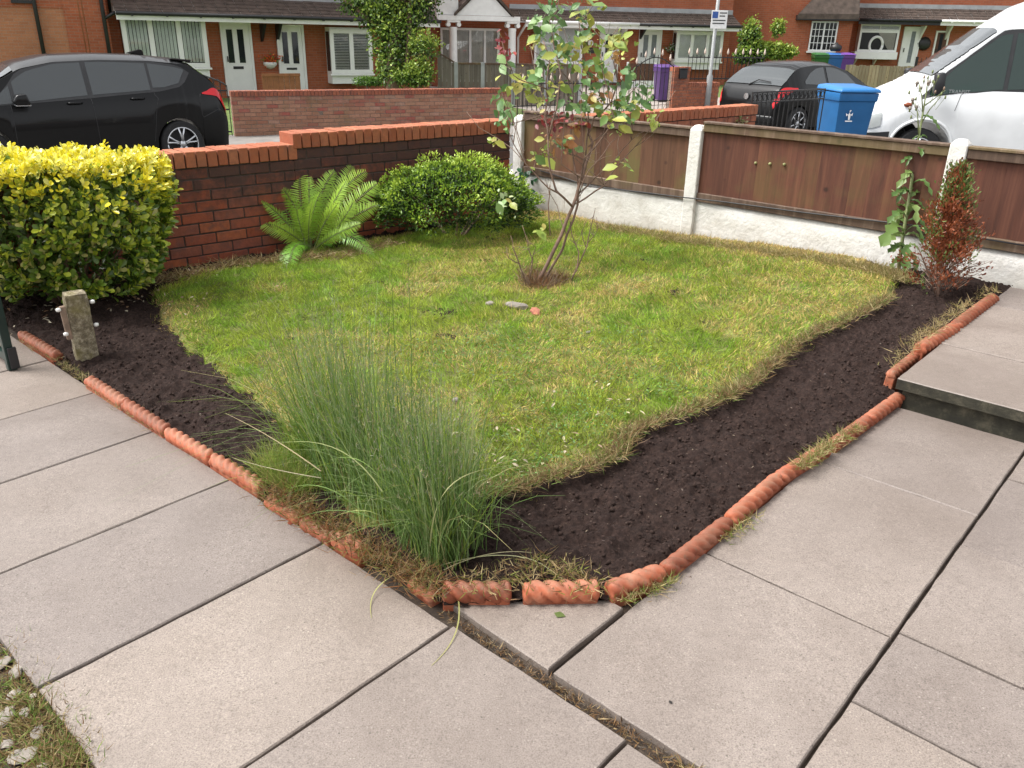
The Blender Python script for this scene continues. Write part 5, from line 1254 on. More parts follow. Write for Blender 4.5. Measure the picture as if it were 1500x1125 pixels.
for px in (911, 938):
    s, z = H2.loc(px, 38); MB().prism([(-.02, z), (-.7, z), (-.66, z - .07), (-.06, z - .5), (-.02, z - .52)], 'x', s - .04, s + .04).build('roof_bracket', M_white if px < 920 else M_black, h2)
s, z = H2.loc(865, 63); mb = MB(); mb.lathe([(.001, 0), (.11, 0), (.11, .03), (.001, .03)], 16, Matrix.Translation((s, -.001, z)) @ Matrix.Rotation(R(90), 4, 'X')); mb.build('round_plaque', M_white, h2)
s, z = H2.loc(866, 74); MB().box(s - .13, s + .13, -.03, -.001, z - .1, z + .1).build('plaque', M_black, h2)
wlk = H2.loc(980, 71); hb = thing('hanging_basket', H2.world(wlk[0], -.18, wlk[1] - .1), H2.ang, 'small green hanging basket beside the bay window of the porch house', 'planter')
mb = MB(); mb.lathe([(.03, -.10), (.13, -.03), (.15, .03)], 12); mb.build('basket', M_dpanel, hb)
rgf = np.random.default_rng(6); n = 120; P = rgf.normal(size=(n, 3)) * [.11, .11, .08] + [0, 0, .1]; X = norm(rgf.normal(size=(n, 3))); Y = norm(np.cross(X, rgf.normal(size=(n, 3))))
me = scatter_mesh('foliage', LT, LF, P, X, Y, np.cross(X, Y), .05, .08, np.array([(.06, .14, .03), (.1, .2, .04), (.6, .6, .55)])[rgf.integers(0, 3, n)], M_leaf, True); link(bpy.data.objects.new('foliage', me), hb)['kind'] = 'stuff'

# ---- right hand house
H3 = Face(dep(1336, 120, 36.0) * np.array([1, 1, 0]) + np.array([0, 0, tilt(17, 39) - .40]), R(-6))
e0 = H3.loc(1248, 40)[0]; e1 = H3.loc(1520, 60)[0]
h3 = house_shell('house', 'orange brick house with a ring in its picture window and a latticed side window', H3, e0, e1, 8, 6.2, M_housebrick)
ze = (H3.loc(1280, 30, -.9)[1] + H3.loc(1400, 34, -.9)[1]) / 2; zt = (H3.loc(1300, 10)[1] + H3.loc(1400, 15)[1]) / 2
pent_roof(h3, e0 + .02, e1, ze + .05, zt, .9); sm = H3.loc(1378, 33, -.9)[0]; gutter(h3, e0 + .02, sm, -.9, ze + .05, M_black, M_black); gutter(h3, sm + .01, e1, -.9, ze + .05, M_white)
# projecting wing at its left
WO = -1.6; w0 = H3.loc(1064, 50, WO)[0]; w1 = H3.loc(1247, 50, WO)[0]; wr = H3.loc(1170, 20, WO)[0]
MB().box(w0, w1, WO, 7.9, -.6, 6.0).build('side_wall', M_housebrick, h3)
zr = H3.loc(1200, 22, WO - .3)[1]
mb = MB(); mb.add([(wr - .1, WO - .35, zr), (w1 + .1, WO - .35, zr + .02), (w1 + .1, WO - .002, zr + .75), (wr + .6, WO - .002, zr + .75)], [(0, 1, 2, 3)]); mb.add([(wr - .1, WO - .36, zr + .04), (w1 + .1, WO - .36, zr + .06), (w1 + .1, WO - .36, zr - .14), (wr - .1, WO - .36, zr - .16)], [(0, 1, 2, 3)])
mb.build('eaves_roof', M_tile, h3); MB().box(wr - .1, w1 + .12, WO - .345, WO - .002, zr - .20, zr - .01).build('black_fascia', M_black, h3)
r = H3.rect(1186, 31, 1225, 75, WO); fwin(h3, r, WO, 2, 1, None, .06, (3, 4)); MB().box(r[0] - .06, r[1] + .06, WO - .1, WO - .001, r[2] - .07, r[2] - .002).build('sill', M_white, h3)
s = H3.loc(1246, 30, WO)[0]; pipe(h3, [(s + .04, WO + .4, 6), (s + .04, WO + .4, 0)], M_black, .05)
# picture window with ring
r = H3.rect(1258, 36, 1316, 76, -.45); zl = r[2] + (r[3] - r[2]) * .78
bw = fwin(h3, (r[0], r[1], r[2], zl), -.42, 1, 1, None, name='bay_window'); fwin(h3, (r[0], r[1], zl + .002, r[3]), -.42, 2, 1, 'hw', .05)
b_ = MB(); b_.box(r[0] + .02, r[0] + .06, -.42, -.002, r[2], r[3]); b_.box(r[1] - .06, r[1] - .02, -.42, -.002, r[2], r[3]); b_.box(r[0], r[1], -.46, -.001, r[3] + .002, r[3] + .12); b_.build('bay_panel', M_white, bw)
MB().box(r[0] - .1, r[1] + .06, -.56, -.003, r[2] - .30, r[2] - .003).build('sill', M_white, bw, bevel=.012)
for px in (1253, 1282): s, z = H3.loc(px, 88, -.3); MB().prism([(-.02, z + .05), (-.5, z + .05), (-.06, z - .25), (-.02, z - .25)], 'x', s - .03, s + .03).build('sill_bracket', M_white, bw)
s, z = H3.loc(1283, 66, -.45); ring = MB(); k = 24; ring.tube([(s + .27 * math.cos(6.2832 * i / k), -.455, z + .33 * math.sin(6.2832 * i / k)) for i in range(k + 1)], .055, 8); tag_ = ring.build('white_ring', M_white, bw, smooth=True)
MB().grid([[(r[1] - .12 - .75 * (1 - j / 8) * (.3 + .7 * i / 10), -.440 + .006 * math.sin(j * 2.2), r[2] + .08 + (zl - r[2] - .14) * i / 10) for j in range(9)] for i in range(11)]).build('curtain', M_curtain, bw, smooth=True)
d = H3.rect(1319, 39, 1345, 100); fdoor(h3, (d[0], d[1], .25, d[3]), -.02, [H3.rect(1331, 46, 1337, 92)], None, None, MATS['grey_door_glass'])
d = H3.rect(1366, 45, 1386, 95); fdoor(h3, (d[0], d[1], .25, d[3]), -.02, [H3.rect(1374, 50, 1379, 78)], None, M_dpanel)
for px in (1350, 1388): s, z = H3.loc(px, 38); MB().prism([(-.02, z), (-.6, z), (-.55, z - .07), (-.06, z - .55), (-.02, z - .55)], 'x', s - .035, s + .035).build('roof_bracket', M_white, h3)
s, z = H3.loc(1353, 64); mb = MB(); mb.lathe([(.001, -.03), (.24, -.02), (.28, .02), (.22, .10), (.05, .12), (.001, .12)], 12, Matrix.Translation((s, -.05, z)) @ Matrix.Rotation(R(90), 4, 'X')); mb.build('black_rosette', M_black, h3, smooth=True)

# ================================================================== vehicles
M_blackpaint = paint('black_car_paint', (.004, .004, .0045), .30, .24)
M_whitecar = paint('white_van_paint', (.80, .815, .82), .3, .5)
M_trim = simple('dark_trim', (.03, .03, .032), .5, .2, 6)
def smooth1(a, k):
    for _ in range(k): a = np.concatenate([[a[0]], (a[:-2] + 2 * a[1:-1] + a[2:]) / 4, [a[-1]]])
    return a
class Car:
    def __init__(s, L, W, top, belt, sill, wid, axles, ra, zax, tumble=.42, n=110, zb=.20, sm=2, edge=.86):
        s.L = L; x = s.x = np.linspace(0, L, n)
        # crowd stations round the arches
        xs = [x]
        for a in axles: xs.append(a + ra * np.cos(np.linspace(0, math.pi, 19)))
        x = s.x = np.unique(np.round(np.concatenate(xs), 4)); x = s.x = x[(x >= 0) & (x <= L)]
        I = lambda pts: np.interp(x, [p[0] for p in pts], [p[1] for p in pts])
        zt = smooth1(I(top), sm); zbl = I(belt); zs = I(sill); w_ = smooth1(I(wid), sm) * W / 2
        zbl = np.minimum(zbl, zt - .05); zlow = np.full(len(x), zb)
        for a in axles:
            m = np.abs(x - a) <= ra; arch = zax + np.sqrt(np.maximum(0, ra ** 2 - (x - a) ** 2)); zs = np.where(m, np.maximum(zs, arch), zs); zlow = np.where(m, np.maximum(zlow, arch - .01), zlow)
        ze = zbl + (zt - zbl) * edge; wr = w_ * .945 - tumble * (ze - zbl); z0 = np.zeros(len(x))
        s.K = np.stack([np.stack([z0, zlow], 1), np.stack([w_ * .88, zlow], 1), np.stack([w_ * .965, np.minimum(zs, zbl - .06)], 1), np.stack([w_, np.minimum(np.maximum(zs + .02, zs + .5 * (zbl - zs)), zbl - .05)], 1),
                        np.stack([w_ * .988, np.maximum(zbl - .07, zs * 0 + zbl - .04 - .03)], 1), np.stack([w_ * .945, zbl], 1), np.stack([wr, ze], 1), np.stack([wr * .72, zt - .012 * (zt > zbl + .12)], 1), np.stack([z0, zt], 1)], 1)   # (n,9,2)
    def S(s, x, k, side=1, off=0.0):
        i = np.interp(x, s.x, np.arange(len(s.x))); i0 = int(min(i, len(s.x) - 2)); f = i - i0; j0 = int(min(k, 7)); g = k - j0
        P = lambda a, b: s.K[a, b]
        q = (P(i0, j0) * (1 - f) + P(i0 + 1, j0) * f) * (1 - g) + (P(i0, j0 + 1) * (1 - f) + P(i0 + 1, j0 + 1) * f) * g
        if off:
            e = .02; a = s.S(min(x + e, s.L), k, 1); b = s.S(max(x - e, 0), k, 1); c = s.S(x, min(k + .1, 8), 1); d = s.S(x, max(k - .1, 0), 1)
            nrm = (Vector(a) - Vector(b)).cross(Vector(c) - Vector(d))
            if nrm.length > 1e-9: nrm.normalize()
            else: nrm = Vector((0, 1, 0))
            if nrm.y < 0 and k < 6.5 or (k >= 6.5 and nrm.z < 0): nrm = -nrm
            v = Vector((x, q[0], q[1])) + nrm * off; return (v.x, v.y * side, v.z)
        return (x, q[0] * side, q[1])
    def body(s, root, mat, name='body'):
        mb = MB(); n = len(s.x); P = []
        for i in range(n):
            r_ = [(s.x[i], -y, z) for y, z in s.K[i][::-1]] + [(s.x[i], y, z) for y, z in s.K[i][1:-1]]
            # order: top centre -> right side down -> bottom -> left side up
            P.append([(s.x[i], -y, z) for y, z in s.K[i][::-1]] + [(s.x[i], y, z) for y, z in s.K[i][1:-1]])
        m = len(P[0]); vs = [p for r_ in P for p in r_]
        fs = [(i * m + j, i * m + (j + 1) % m, (i + 1) * m + (j + 1) % m, (i + 1) * m + j) for i in range(n - 1) for j in range(m)]
        fs += [tuple(range(m)), tuple((n - 1) * m + j for j in range(m - 1, -1, -1))]
        mb.add(vs, fs); return mb.build(name, mat, root, auto=38)
    def patch(s, root, name, cols, mat, side=1, off=.006, nk=5, nx=14, smooth=True, both=False):
        """cols: [(x, klo, khi)]"""
        xs = np.linspace(cols[0][0], cols[-1][0], nx); lo = np.interp(xs, [c[0] for c in cols], [c[1] for c in cols]); hi = np.interp(xs, [c[0] for c in cols], [c[2] for c in cols])
        mb = MB(); mb.grid([[s.S(x, a + (b - a) * j / (nk - 1), side, off) for j in range(nk)] for x, a, b in zip(xs, lo, hi)]); return mb.build(name, mat, root, smooth=smooth)
    def across(s, root, name, x0, x1, kk, mat, off=.014, nx=24):
        """a patch across the whole width (windscreen, rear window) from k=kk on both sides over the top"""
        xs = np.linspace(x0, x1, nx); ks = np.linspace(kk, 8, 8); mb = MB()
        mb.grid([[s.S(x, k, -1, off) for k in ks] + [s.S(x, k, 1, off) for k in ks[::-1][1:]] for x in xs]); return mb.build(name, mat, root, smooth=True)
    def seam(s, root, pts, side=1, r=.004, mat=None, name='door_seam'):
        mb = MB(); Q = []
        for (a, b), (c, d) in zip(pts[:-1], pts[1:]):
            for t in np.linspace(0, 1, 9)[:-1]: Q.append(s.S(a + (c - a) * t, b + (d - b) * t, side, .001))
        Q.append(s.S(*pts[-1], side, .001)); mb.tube(Q, r, 5); return mb.build(name, mat or M_trim, root)
def wheel(root, x, y, r, spokes=5, rim=.74, side=1, double=True):
    w_ = thing('wheel', (0, 0, 0)); w_.parent = root; w_.location = (x, y, r); w_.rotation_euler = (0, 0, 0)
    Mx = Matrix.Rotation(R(-90 * side), 4, 'X')      # axle along y, outer face to side
    mb = MB(); mb.lathe([(r * rim, -.10), (r * .93, -.105), (r, -.08), (r, .07), (r * .94, .10), (r * rim, .095)], 32, Mx, cap=False); t_ = mb.build('tyre', M_rubber, w_, auto=40)
    mb = MB(); mb.lathe([(r * rim, .095), (r * (rim - .04), .09), (r * (rim - .07), .05), (r * (rim - .1), -.05), (.001, -.05)], 32, Mx, cap=False); mb.build('rim', M_trim, w_, auto=40)
    sp_ = MB(); ri = r * (rim - .02)
    rr_ = MB(); k = 32; rr_.tube([(ri * math.cos(6.2832 * i / k), side * .088, ri * math.sin(6.2832 * i / k)) for i in range(k + 1)], .012, 6); rr_.build('rim_ring', M_alloy, w_, smooth=True)
    for i in range(spokes):
        for da in ((-.12, .12) if double else (0,)):
            a = 2 * math.pi * i / spokes + 1.57; ca, sa = math.cos(a + da * .6), math.sin(a + da * .6); cb_, sb_ = math.cos(a + da * 1.6), math.sin(a + da * 1.6)
            sp_.tube([(.05 * ca, side * .085, .05 * sa), (ri * .55 * math.cos(a + da * 1.1), side * .080, ri * .55 * math.sin(a + da * 1.1)), (ri * cb_, side * .086, ri * sb_)], [.020, .014, .017], 6)
    sp_.lathe([(.001, .06), (.055, .06), (.05, .095), (.001, .098)], 14, Mx)
    sp_.build('spokes', M_alloy, w_, smooth=True)
    return w_
def vehicle(name, label, origin, ang, cat):
    o = thing(name, origin, ang, label, cat); return o

# ---- black hatchback people carrier, parked across the street
CA = R(219)
c1 = Car(4.34, 1.80, [(0, .78), (.04, .93), (.14, 1.12), (.30, 1.30), (.50, 1.455), (.62, 1.485), (1.1, 1.535), (1.8, 1.555), (2.4, 1.53), (2.85, 1.44), (3.45, 1.08), (3.60, 1.02), (4.1, .90), (4.26, .78), (4.34, .55)],
         [(0, 1.06), (.9, 1.03), (2.0, .985), (3.2, .93), (4.34, .8)], [(0, .42), (.3, .30), (1.3, .22), (3, .22), (4.1, .25), (4.34, .35)], [(0, .84), (.08, .90), (.35, .965), (.9, 1.0), (2, 1.0), (3.6, .985), (4.1, .90), (4.34, .70)], [.80, 3.47], .365, .325, .44)
ct = onz(269, 243, STREET); ca_, sa_ = math.cos(CA), math.sin(CA)
org = (ct[0] - (.80 * ca_ - .80 * sa_), ct[1] - (.80 * sa_ + .80 * ca_), ct[2])
car1 = vehicle('parked_car', 'black family hatchback parked across the street before the tan gable wall', org, CA, 'car')
car1.scale = (.98, 1, 1.045); bd = c1.body(car1, M_blackpaint)
c1.patch(car1, 'quarter_window', [(.60, 5.75, 5.80), (.72, 5.32, 5.86), (.95, 5.20, 5.90), (1.12, 5.20, 5.92)], M_carglass)
c1.patch(car1, 'rear_door_window', [(1.16, 5.14, 5.92), (1.5, 5.12, 5.94), (1.98, 5.10, 5.95)], M_carglass)
c1.patch(car1, 'front_door_window', [(2.05, 5.10, 5.95), (2.4, 5.08, 5.95), (2.75, 5.06, 5.9), (2.98, 5.05, 5.75)], M_carglass)
c1.patch(car1, 'front_quarter_window', [(3.03, 5.05, 5.68), (3.2, 5.05, 5.45), (3.34, 5.04, 5.12)], M_carglass)
c1.patch(car1, 'black_window_surround', [(.52, 5.70, 5.72), (.66, 5.22, 5.93), (1.0, 5.08, 5.98), (2.0, 5.02, 6.0), (2.9, 5.0, 5.97), (3.42, 4.99, 5.05)], M_trim, off=.003, nx=30)
c1.across(car1, 'windscreen', 2.92, 3.44, 6.15, M_carglass)
c1.across(car1, 'rear_window', .16, .46, 6.1, M_carglass)
c1.seam(car1, [(1.99, 1.9), (2.02, 5.0), (2.02, 5.95)]); c1.seam(car1, [(1.22, 2.4), (1.14, 3.2), (1.08, 4.2), (1.12, 5.1)]); c1.seam(car1, [(3.08, 2.2), (3.06, 4.0), (3.06, 5.0)]); c1.seam(car1, [(.02, 3.4), (.30, 3.2), (.44, 3.05), (.45, 3.9), (.42, 4.6)])
for x in (1.38, 2.25):
    p = c1.S(x, 4.35, 1, .022); mb = MB(); mb.tube([(x - .10, p[1] - .012, p[2]), (x - .06, p[1] + .012, p[2] + .003), (x + .06, p[1] + .012, p[2] + .003), (x + .10, p[1] - .012, p[2])], .013, 6); mb.build('door_handle', M_blackpaint, car1, smooth=True)
c1.patch(car1, 'tail_light', [(.02, 4.0, 5.3), (.08, 3.85, 5.5), (.2, 4.0, 5.3), (.34, 4.3, 4.9), (.40, 4.5, 4.7)], M_red, off=.012); c1.patch(car1, 'tail_light', [(.02, 4.0, 5.3), (.08, 3.85, 5.5), (.2, 4.0, 5.3), (.34, 4.3, 4.9), (.40, 4.5, 4.7)], M_red, side=-1, off=.012)
mb = MB(); mb.prism([(.40, 1.47), (.72, 1.50), (.72, 1.47), (.42, 1.435)], 'y', -.56, .56); mb.build('roof_spoiler', M_blackpaint, car1, bevel=.01)
mb = MB(); mb.prism([(.95, 1.52), (1.22, 1.545), (1.18, 1.56), (1.02, 1.60), (.97, 1.595)], 'y', -.025, .025); mb.build('aerial_fin', M_blackpaint, car1, bevel=.008)
for sd in (1, -1):
    p = c1.S(2.93, 5.0, sd, .0); mb = MB(); mb.prism([(2.84, p[2] + .0), (3.02, p[2] + .0), (3.06, p[2] + .05), (3.0, p[2] + .13), (2.88, p[2] + .14)], 'y', p[1] + sd * .06, p[1] + sd * .26); m_ = mb.build('door_mirror', M_blackpaint, car1, bevel=.025, seg=2, smooth=True)
    mb = MB(); mb.box(2.9, 3.0, min(p[1] - .01 * sd, p[1] + sd * .08), max(p[1] - .01 * sd, p[1] + sd * .08), p[2] - .01, p[2] + .03); mb.build('mirror_stalk', M_trim, m_)
    MB().box(2.845, 3.03, min(p[1] + sd * .07, p[1] + sd * .25), max(p[1] + sd * .07, p[1] + sd * .25), p[2] - .008, p[2] + .008).build('mirror_strip', M_alloy, m_, bevel=.003)
    wheel(car1, .80, .80 * sd, .325, side=sd); wheel(car1, 3.47, .80 * sd, .325, side=sd)

# ---- small black three door hatchback
HA = R(35)
c2 = Car(4.0, 1.73, [(0, .70), (.03, .86), (.10, .98), (.42, 1.24), (.62, 1.38), (.78, 1.43), (1.25, 1.475), (1.8, 1.47), (2.3, 1.36), (2.95, 1.03), (3.1, .98), (3.7, .84), (3.92, .68), (4.0, .5)],
         [(0, .98), (.8, 1.0), (1.5, .97), (2.9, .90), (4, .8)], [(0, .42), (.3, .30), (1.2, .22), (3, .22), (4, .35)], [(0, .80), (.06, .88), (.3, .96), (.7, 1.0), (2, .99), (3.4, .96), (3.8, .86), (4, .65)], [.66, 3.17], .35, .31, .46)
hq = onz(1086, 200, STREET); car2 = vehicle('parked_car', 'small black three-door hatchback behind the blue wheelie bin', hq, HA, 'car')
c2.body(car2, M_blackpaint)
for sd in (-1, 1):
    c2.patch(car2, 'rear_side_window', [(.80, 5.15, 5.30), (1.0, 5.15, 5.66), (1.25, 5.13, 5.86), (1.5, 5.12, 5.92)], M_carglass, side=sd)
    c2.patch(car2, 'door_window', [(1.58, 5.10, 5.92), (2.0, 5.08, 5.92), (2.3, 5.06, 5.82), (2.72, 5.05, 5.25)], M_carglass, side=sd)
    c2.seam(car2, [(1.5, 2.2), (1.52, 3.5), (1.53, 5.0)], sd); c2.patch(car2, 'tail_light', [(.01, 3.7, 5.0), (.10, 3.6, 5.2), (.30, 3.9, 5.1), (.55, 4.4, 4.9)], M_red, side=sd, off=.012)
    wheel(car2, .66, .76 * sd, .31, 7, side=sd, double=False); wheel(car2, 3.17, .76 * sd, .31, 7, side=sd, double=False)
    p = c2.S(2.5, 5.0, sd); mb = MB(); mb.prism([(2.44, p[2]), (2.58, p[2]), (2.60, p[2] + .09), (2.46, p[2] + .11)], 'y', p[1] + sd * .02, p[1] + sd * .2); mb.build('door_mirror', M_blackpaint, car2, bevel=.02, smooth=True)
c2.across(car2, 'rear_window', .16, .58, 6.05, M_carglass)
c2.across(car2, 'windscreen', 2.36, 2.92, 6.15, M_carglass)
mb = MB(); mb.tube([(.13, .1, 1.02), (.20, -.1, 1.12), (.18, -.42, 1.09)], .012, 5); mb.build('rear_wiper', M_trim, car2)
mb = MB(); mb.lathe([(.001, 0), (.06, 0), (.06, .012), (.001, .014)], 18, Matrix.Translation((-.002, -.0, .80)) @ Matrix.Rotation(R(-90), 4, 'Y')); mb.build('badge', M_alloy, car2)
MB().box(-.012, .02, -.26, .26, .50, .62).build('number_plate', simple('yellow_plate', (.55, .42, .05), .4, .05, 3), car2)
MB().box(-.03, .12, -.72, .72, .30, .46).build('bumper', M_blackpaint, car2, bevel=.03, seg=2, smooth=True)

# ---- white van
VA = R(167)
c3 = Car(5.6, 1.98, [(0, 2.50), (1.0, 2.55), (2.7, 2.56), (3.15, 2.55), (3.45, 2.43), (3.82, 2.15), (4.70, 1.40), (4.88, 1.29), (5.30, 1.09), (5.48, .92), (5.56, .78), (5.6, .60)],
         [(0, 1.24), (4.2, 1.24), (4.6, 1.18), (5.1, 1.0), (5.6, .75)], [(0, .40), (1, .36), (5.2, .36), (5.6, .42)], [(0, .97), (.3, 1.0), (4.7, 1.0), (5.2, .93), (5.45, .82), (5.6, .66)], [1.2, 4.66], .44, .335, .16, zb=.30, edge=.93)
vt = onz(1336, 253, STREET); cv, sv = math.cos(VA), math.sin(VA); org = (vt[0] - (4.66 * cv - .86 * sv), vt[1] - (4.66 * sv + .86 * cv), vt[2])
van = vehicle('delivery_van', 'white panel van parked beyond the fence beside the blue wheelie bin', org, VA, 'van')
c3.body(van, M_whitecar)
c3.patch(van, 'black_window_trim', [(2.92, 4.97, 5.68), (3.2, 4.97, 5.69), (3.45, 4.97, 5.76), (3.80, 4.97, 5.96), (3.95, 4.7, 5.95), (4.05, 4.45, 5.93), (4.5, 4.4, 5.80), (4.76, 4.5, 5.1)], M_trim, off=.004, nx=26)
c3.patch(van, 'door_window', [(2.97, 5.04, 5.63), (3.2, 5.03, 5.64), (3.45, 5.03, 5.71), (3.62, 5.02, 5.80)], M_vanglass, off=.010)
c3.patch(van, 'front_quarter_window', [(3.68, 5.02, 5.82), (3.82, 5.02, 5.90), (4.05, 4.66, 5.86), (4.4, 4.60, 5.74), (4.66, 4.64, 5.2)], M_vanglass, off=.010)
c3.across(van, 'windscreen', 3.88, 4.66, 6.12, M_carglass, .02, 30)
c3.seam(van, [(2.88, 1.9), (2.88, 4.0), (2.88, 5.6)]); c3.seam(van, [(4.28, 3.2), (4.24, 4.0), (4.2, 4.5)])
p = c3.S(3.06, 4.4, 1, .01); MB().box(2.96, 3.14, p[1] - .02, p[1] + .012, p[2] - .07, p[2] + .07).build('door_handle', M_black, van, bevel=.012)
p = c3.S(4.93, 4.15, 1, .012); mb = MB(); mb.lathe([(.001, -.01), (.05, -.01), (.045, .014), (.001, .02)], 14, Matrix.Translation(p) @ Matrix.Rotation(R(-90), 4, 'X') @ Matrix.Diagonal((1.25, .7, 1, 1))); mb.build('side_indicator', M_amber, van, smooth=True)
for sd in (1, -1):
    c3.patch(van, 'headlight', [(5.26, 3.2, 4.4), (5.36, 3.1, 4.6), (5.48, 3.1, 4.7), (5.57, 3.15, 4.6)], M_clear, side=sd, off=.012)
    wheel(van, 1.2, .84 * sd, .335, 6, side=sd, double=False, rim=.60); wheel(van, 4.66, .84 * sd, .335, 6, side=sd, double=False, rim=.60)
    k = 20; mb = MB(); Q = [c3.S(min(5.55, 4.66 + .455 * math.cos(math.pi * i / k)), 2.2, sd, .01) for i in range(k + 1)]; mb.tube(Q, .022, 6); mb.build('wheel_arch_lip', M_whitecar, van, smooth=True)
    p = c3.S(4.62, 4.9, sd); mb = MB(); mb.prism([(4.52, p[2] + .02), (4.66, p[2] + .02), (4.68, p[2] + .30), (4.55, p[2] + .32)], 'y', p[1] + sd * .10, p[1] + sd * .26); mb.build('door_mirror', M_black, van, bevel=.02, smooth=True); MB().tube([(4.58, p[1] - sd * .02, p[2] + .04), (4.58, p[1] + sd * .12, p[2] + .10)], .025, 6).build('mirror_arm', M_black, van)
mb = MB(); bx_ = [(x, k) for x, k in ((5.18, 2.2), (5.4, 2.3), (5.58, 2.5))]
mb.grid([[c3.S(x, k, s_, .02) for k in (1.6, 2.0, 2.4, 2.8)] for s_, x in [(1, 5.12), (1, 5.3), (1, 5.45), (1, 5.55), (1, 5.6), (-1, 5.6), (-1, 5.55), (-1, 5.4), (-1, 5.2)]]); mb.build('bumper', M_trim, van, smooth=True)
c3.seam(van, [(3.3, 3.0), (1.6, 3.0), (.3, 3.0)], 1, .012, M_whitecar, 'side_moulding')
# lettering on the black trim
tc = bpy.data.curves.new('lettering', 'FONT'); tc.body = 'TRANSIT'; tc.size = .075; tc.extrude = .001; tc.align_x = 'LEFT'
to_ = bpy.data.objects.new('tmp', tc); COL.objects.link(to_); dg = bpy.context.evaluated_depsgraph_get(); me = bpy.data.meshes.new_from_object(to_.evaluated_get(dg)); bpy.data.objects.remove(to_)
me.materials.clear(); me.materials.append(M_alloy); p = c3.S(4.3, 4.55, 1, .016)
o = link(bpy.data.objects.new('lettering', me), van); o.location = (4.42, p[1] + .006, p[2] - .01); o.rotation_euler = (R(90), 0, R(180))

# ================================================================== wheelie bins
def wheelie_bin(pos, ang, c, label, nm, logo=False, s=1.0):
    m = simple(nm, c, .45, .1, 4); m2 = simple(nm + '_lid', tuple(min(1, v * 1.25) for v in c), .4, .08, 4)
    o = thing('wheelie_bin', pos, ang, label, 'bin')
    W, Dp, Ht = .58, .68, .98; mb = MB()
    def ring(z, k): return [(-W / 2 * k, -Dp / 2 * k + .02, z), (W / 2 * k, -Dp / 2 * k + .02, z), (W / 2 * k, Dp / 2 * k, z), (-W / 2 * k, Dp / 2 * k, z)]
    V = ring(.05, .80) + ring(.86, .97) + ring(.865, 1.03) + ring(.98, 1.05); fs = [(0, 3, 2, 1)]
    for a in range(3): fs += [(a * 4 + i, a * 4 + (i + 1) % 4, a * 4 + 4 + (i + 1) % 4, a * 4 + 4 + i) for i in range(4)]
    mb.add(V, fs + [(12, 13, 14, 15)]); mb.build('bin_body', m, o, bevel=.018, seg=2, auto=40)
    mb = MB(); mb.add([(-.315, -.37, .985), (.315, -.37, .985), (.315, .38, 1.0), (-.315, .38, 1.0), (-.30, -.36, 1.03), (.30, -.36, 1.03), (.30, .37, 1.06), (-.30, .37, 1.06), (-.22, -.25, 1.055), (.22, -.25, 1.055), (.22, .28, 1.08), (-.22, .28, 1.08)],
                      [(3, 2, 1, 0), (0, 1, 5, 4), (1, 2, 6, 5), (2, 3, 7, 6), (3, 0, 4, 7), (4, 5, 9, 8), (5, 6, 10, 9), (6, 7, 11, 10), (7, 4, 8, 11), (8, 9, 10, 11)]); mb.build('lid', m2, o, bevel=.012, auto=40)
    MB().tube([(-.26, .43, .97), (.26, .43, .97)], .018, 8).build('handle', m, o)
    for sx in (-1, 1):
        mb = MB(); mb.lathe([(.001, -.025), (.10, -.025), (.10, .025), (.001, .025)], 18, Matrix.Translation((sx * .25, .29, .10)) @ Matrix.Rotation(R(90), 4, 'Y')); mb.build('wheel', M_rubber, o)
    if logo:   # white bird-like council emblem on the front
        mb = MB(); y = -.325
        T = Matrix.Translation((-.10, y, .66)) @ Matrix.Rotation(R(-6), 4, 'X')
        def sh(pts): mb.add([T @ Vector((a, 0, b)) for a, b in pts], [tuple(range(len(pts)))])
        sh([(-.012, -.05), (.012, -.05), (.022, .02), (.0, .05), (-.02, .02)]); sh([(0, .04), (.018, .075), (.035, .07), (.02, .085), (.0, .08)]); sh([(-.02, .02), (-.055, .045), (-.045, .0)]); sh([(.022, .02), (.055, .05), (.045, .0)]); sh([(-.055, -.075), (.055, -.075), (.055, -.06), (-.055, -.06)])
        mb.build('emblem', M_white, o)
    return o
bp_ = dep(1242, 160, 12.0); wheelie_bin((bp_[0], bp_[1] + .1, tilt(bp_[0], bp_[1]) - .20), R(8), (.014, .125, .33), 'blue wheelie bin with a white emblem standing before the white van', 'blue_bin', True)
q = onz(972, 149, STREET); wheelie_bin(q, R(10), (.075, .032, .15), 'purple wheelie bin behind the iron railings beside a brick pier', 'purple_bin')
for px, c, lb, nm in ((1203, (.03, .12, .03), 'green wheelie bin before the right house, under a black bag', 'green_bin'), (1223, (.03, .12, .36), 'distant blue wheelie bin between a green and a purple one', 'far_blue_bin'), (1240, (.13, .05, .26), 'distant purple wheelie bin at the corner of the right house', 'far_purple_bin')):
    s, z = H3.loc(px, 77, -3.2); wheelie_bin(H3.world(s, -3.2, z - 1.08), H3.ang, c, lb, nm)
s, z = H3.loc(1224, 72, -3.2); o = thing('rubbish_bag', H3.world(s, -3.2, z - .08), 0, 'black rubbish bag on top of the distant bins', 'bag')
mb = MB(); mb.lathe([(.001, 0), (.17, .0), (.24, .08), (.22, .2), (.1, .27), (.04, .33), (.001, .33)], 14); mb.build('bag', M_black, o, smooth=True)

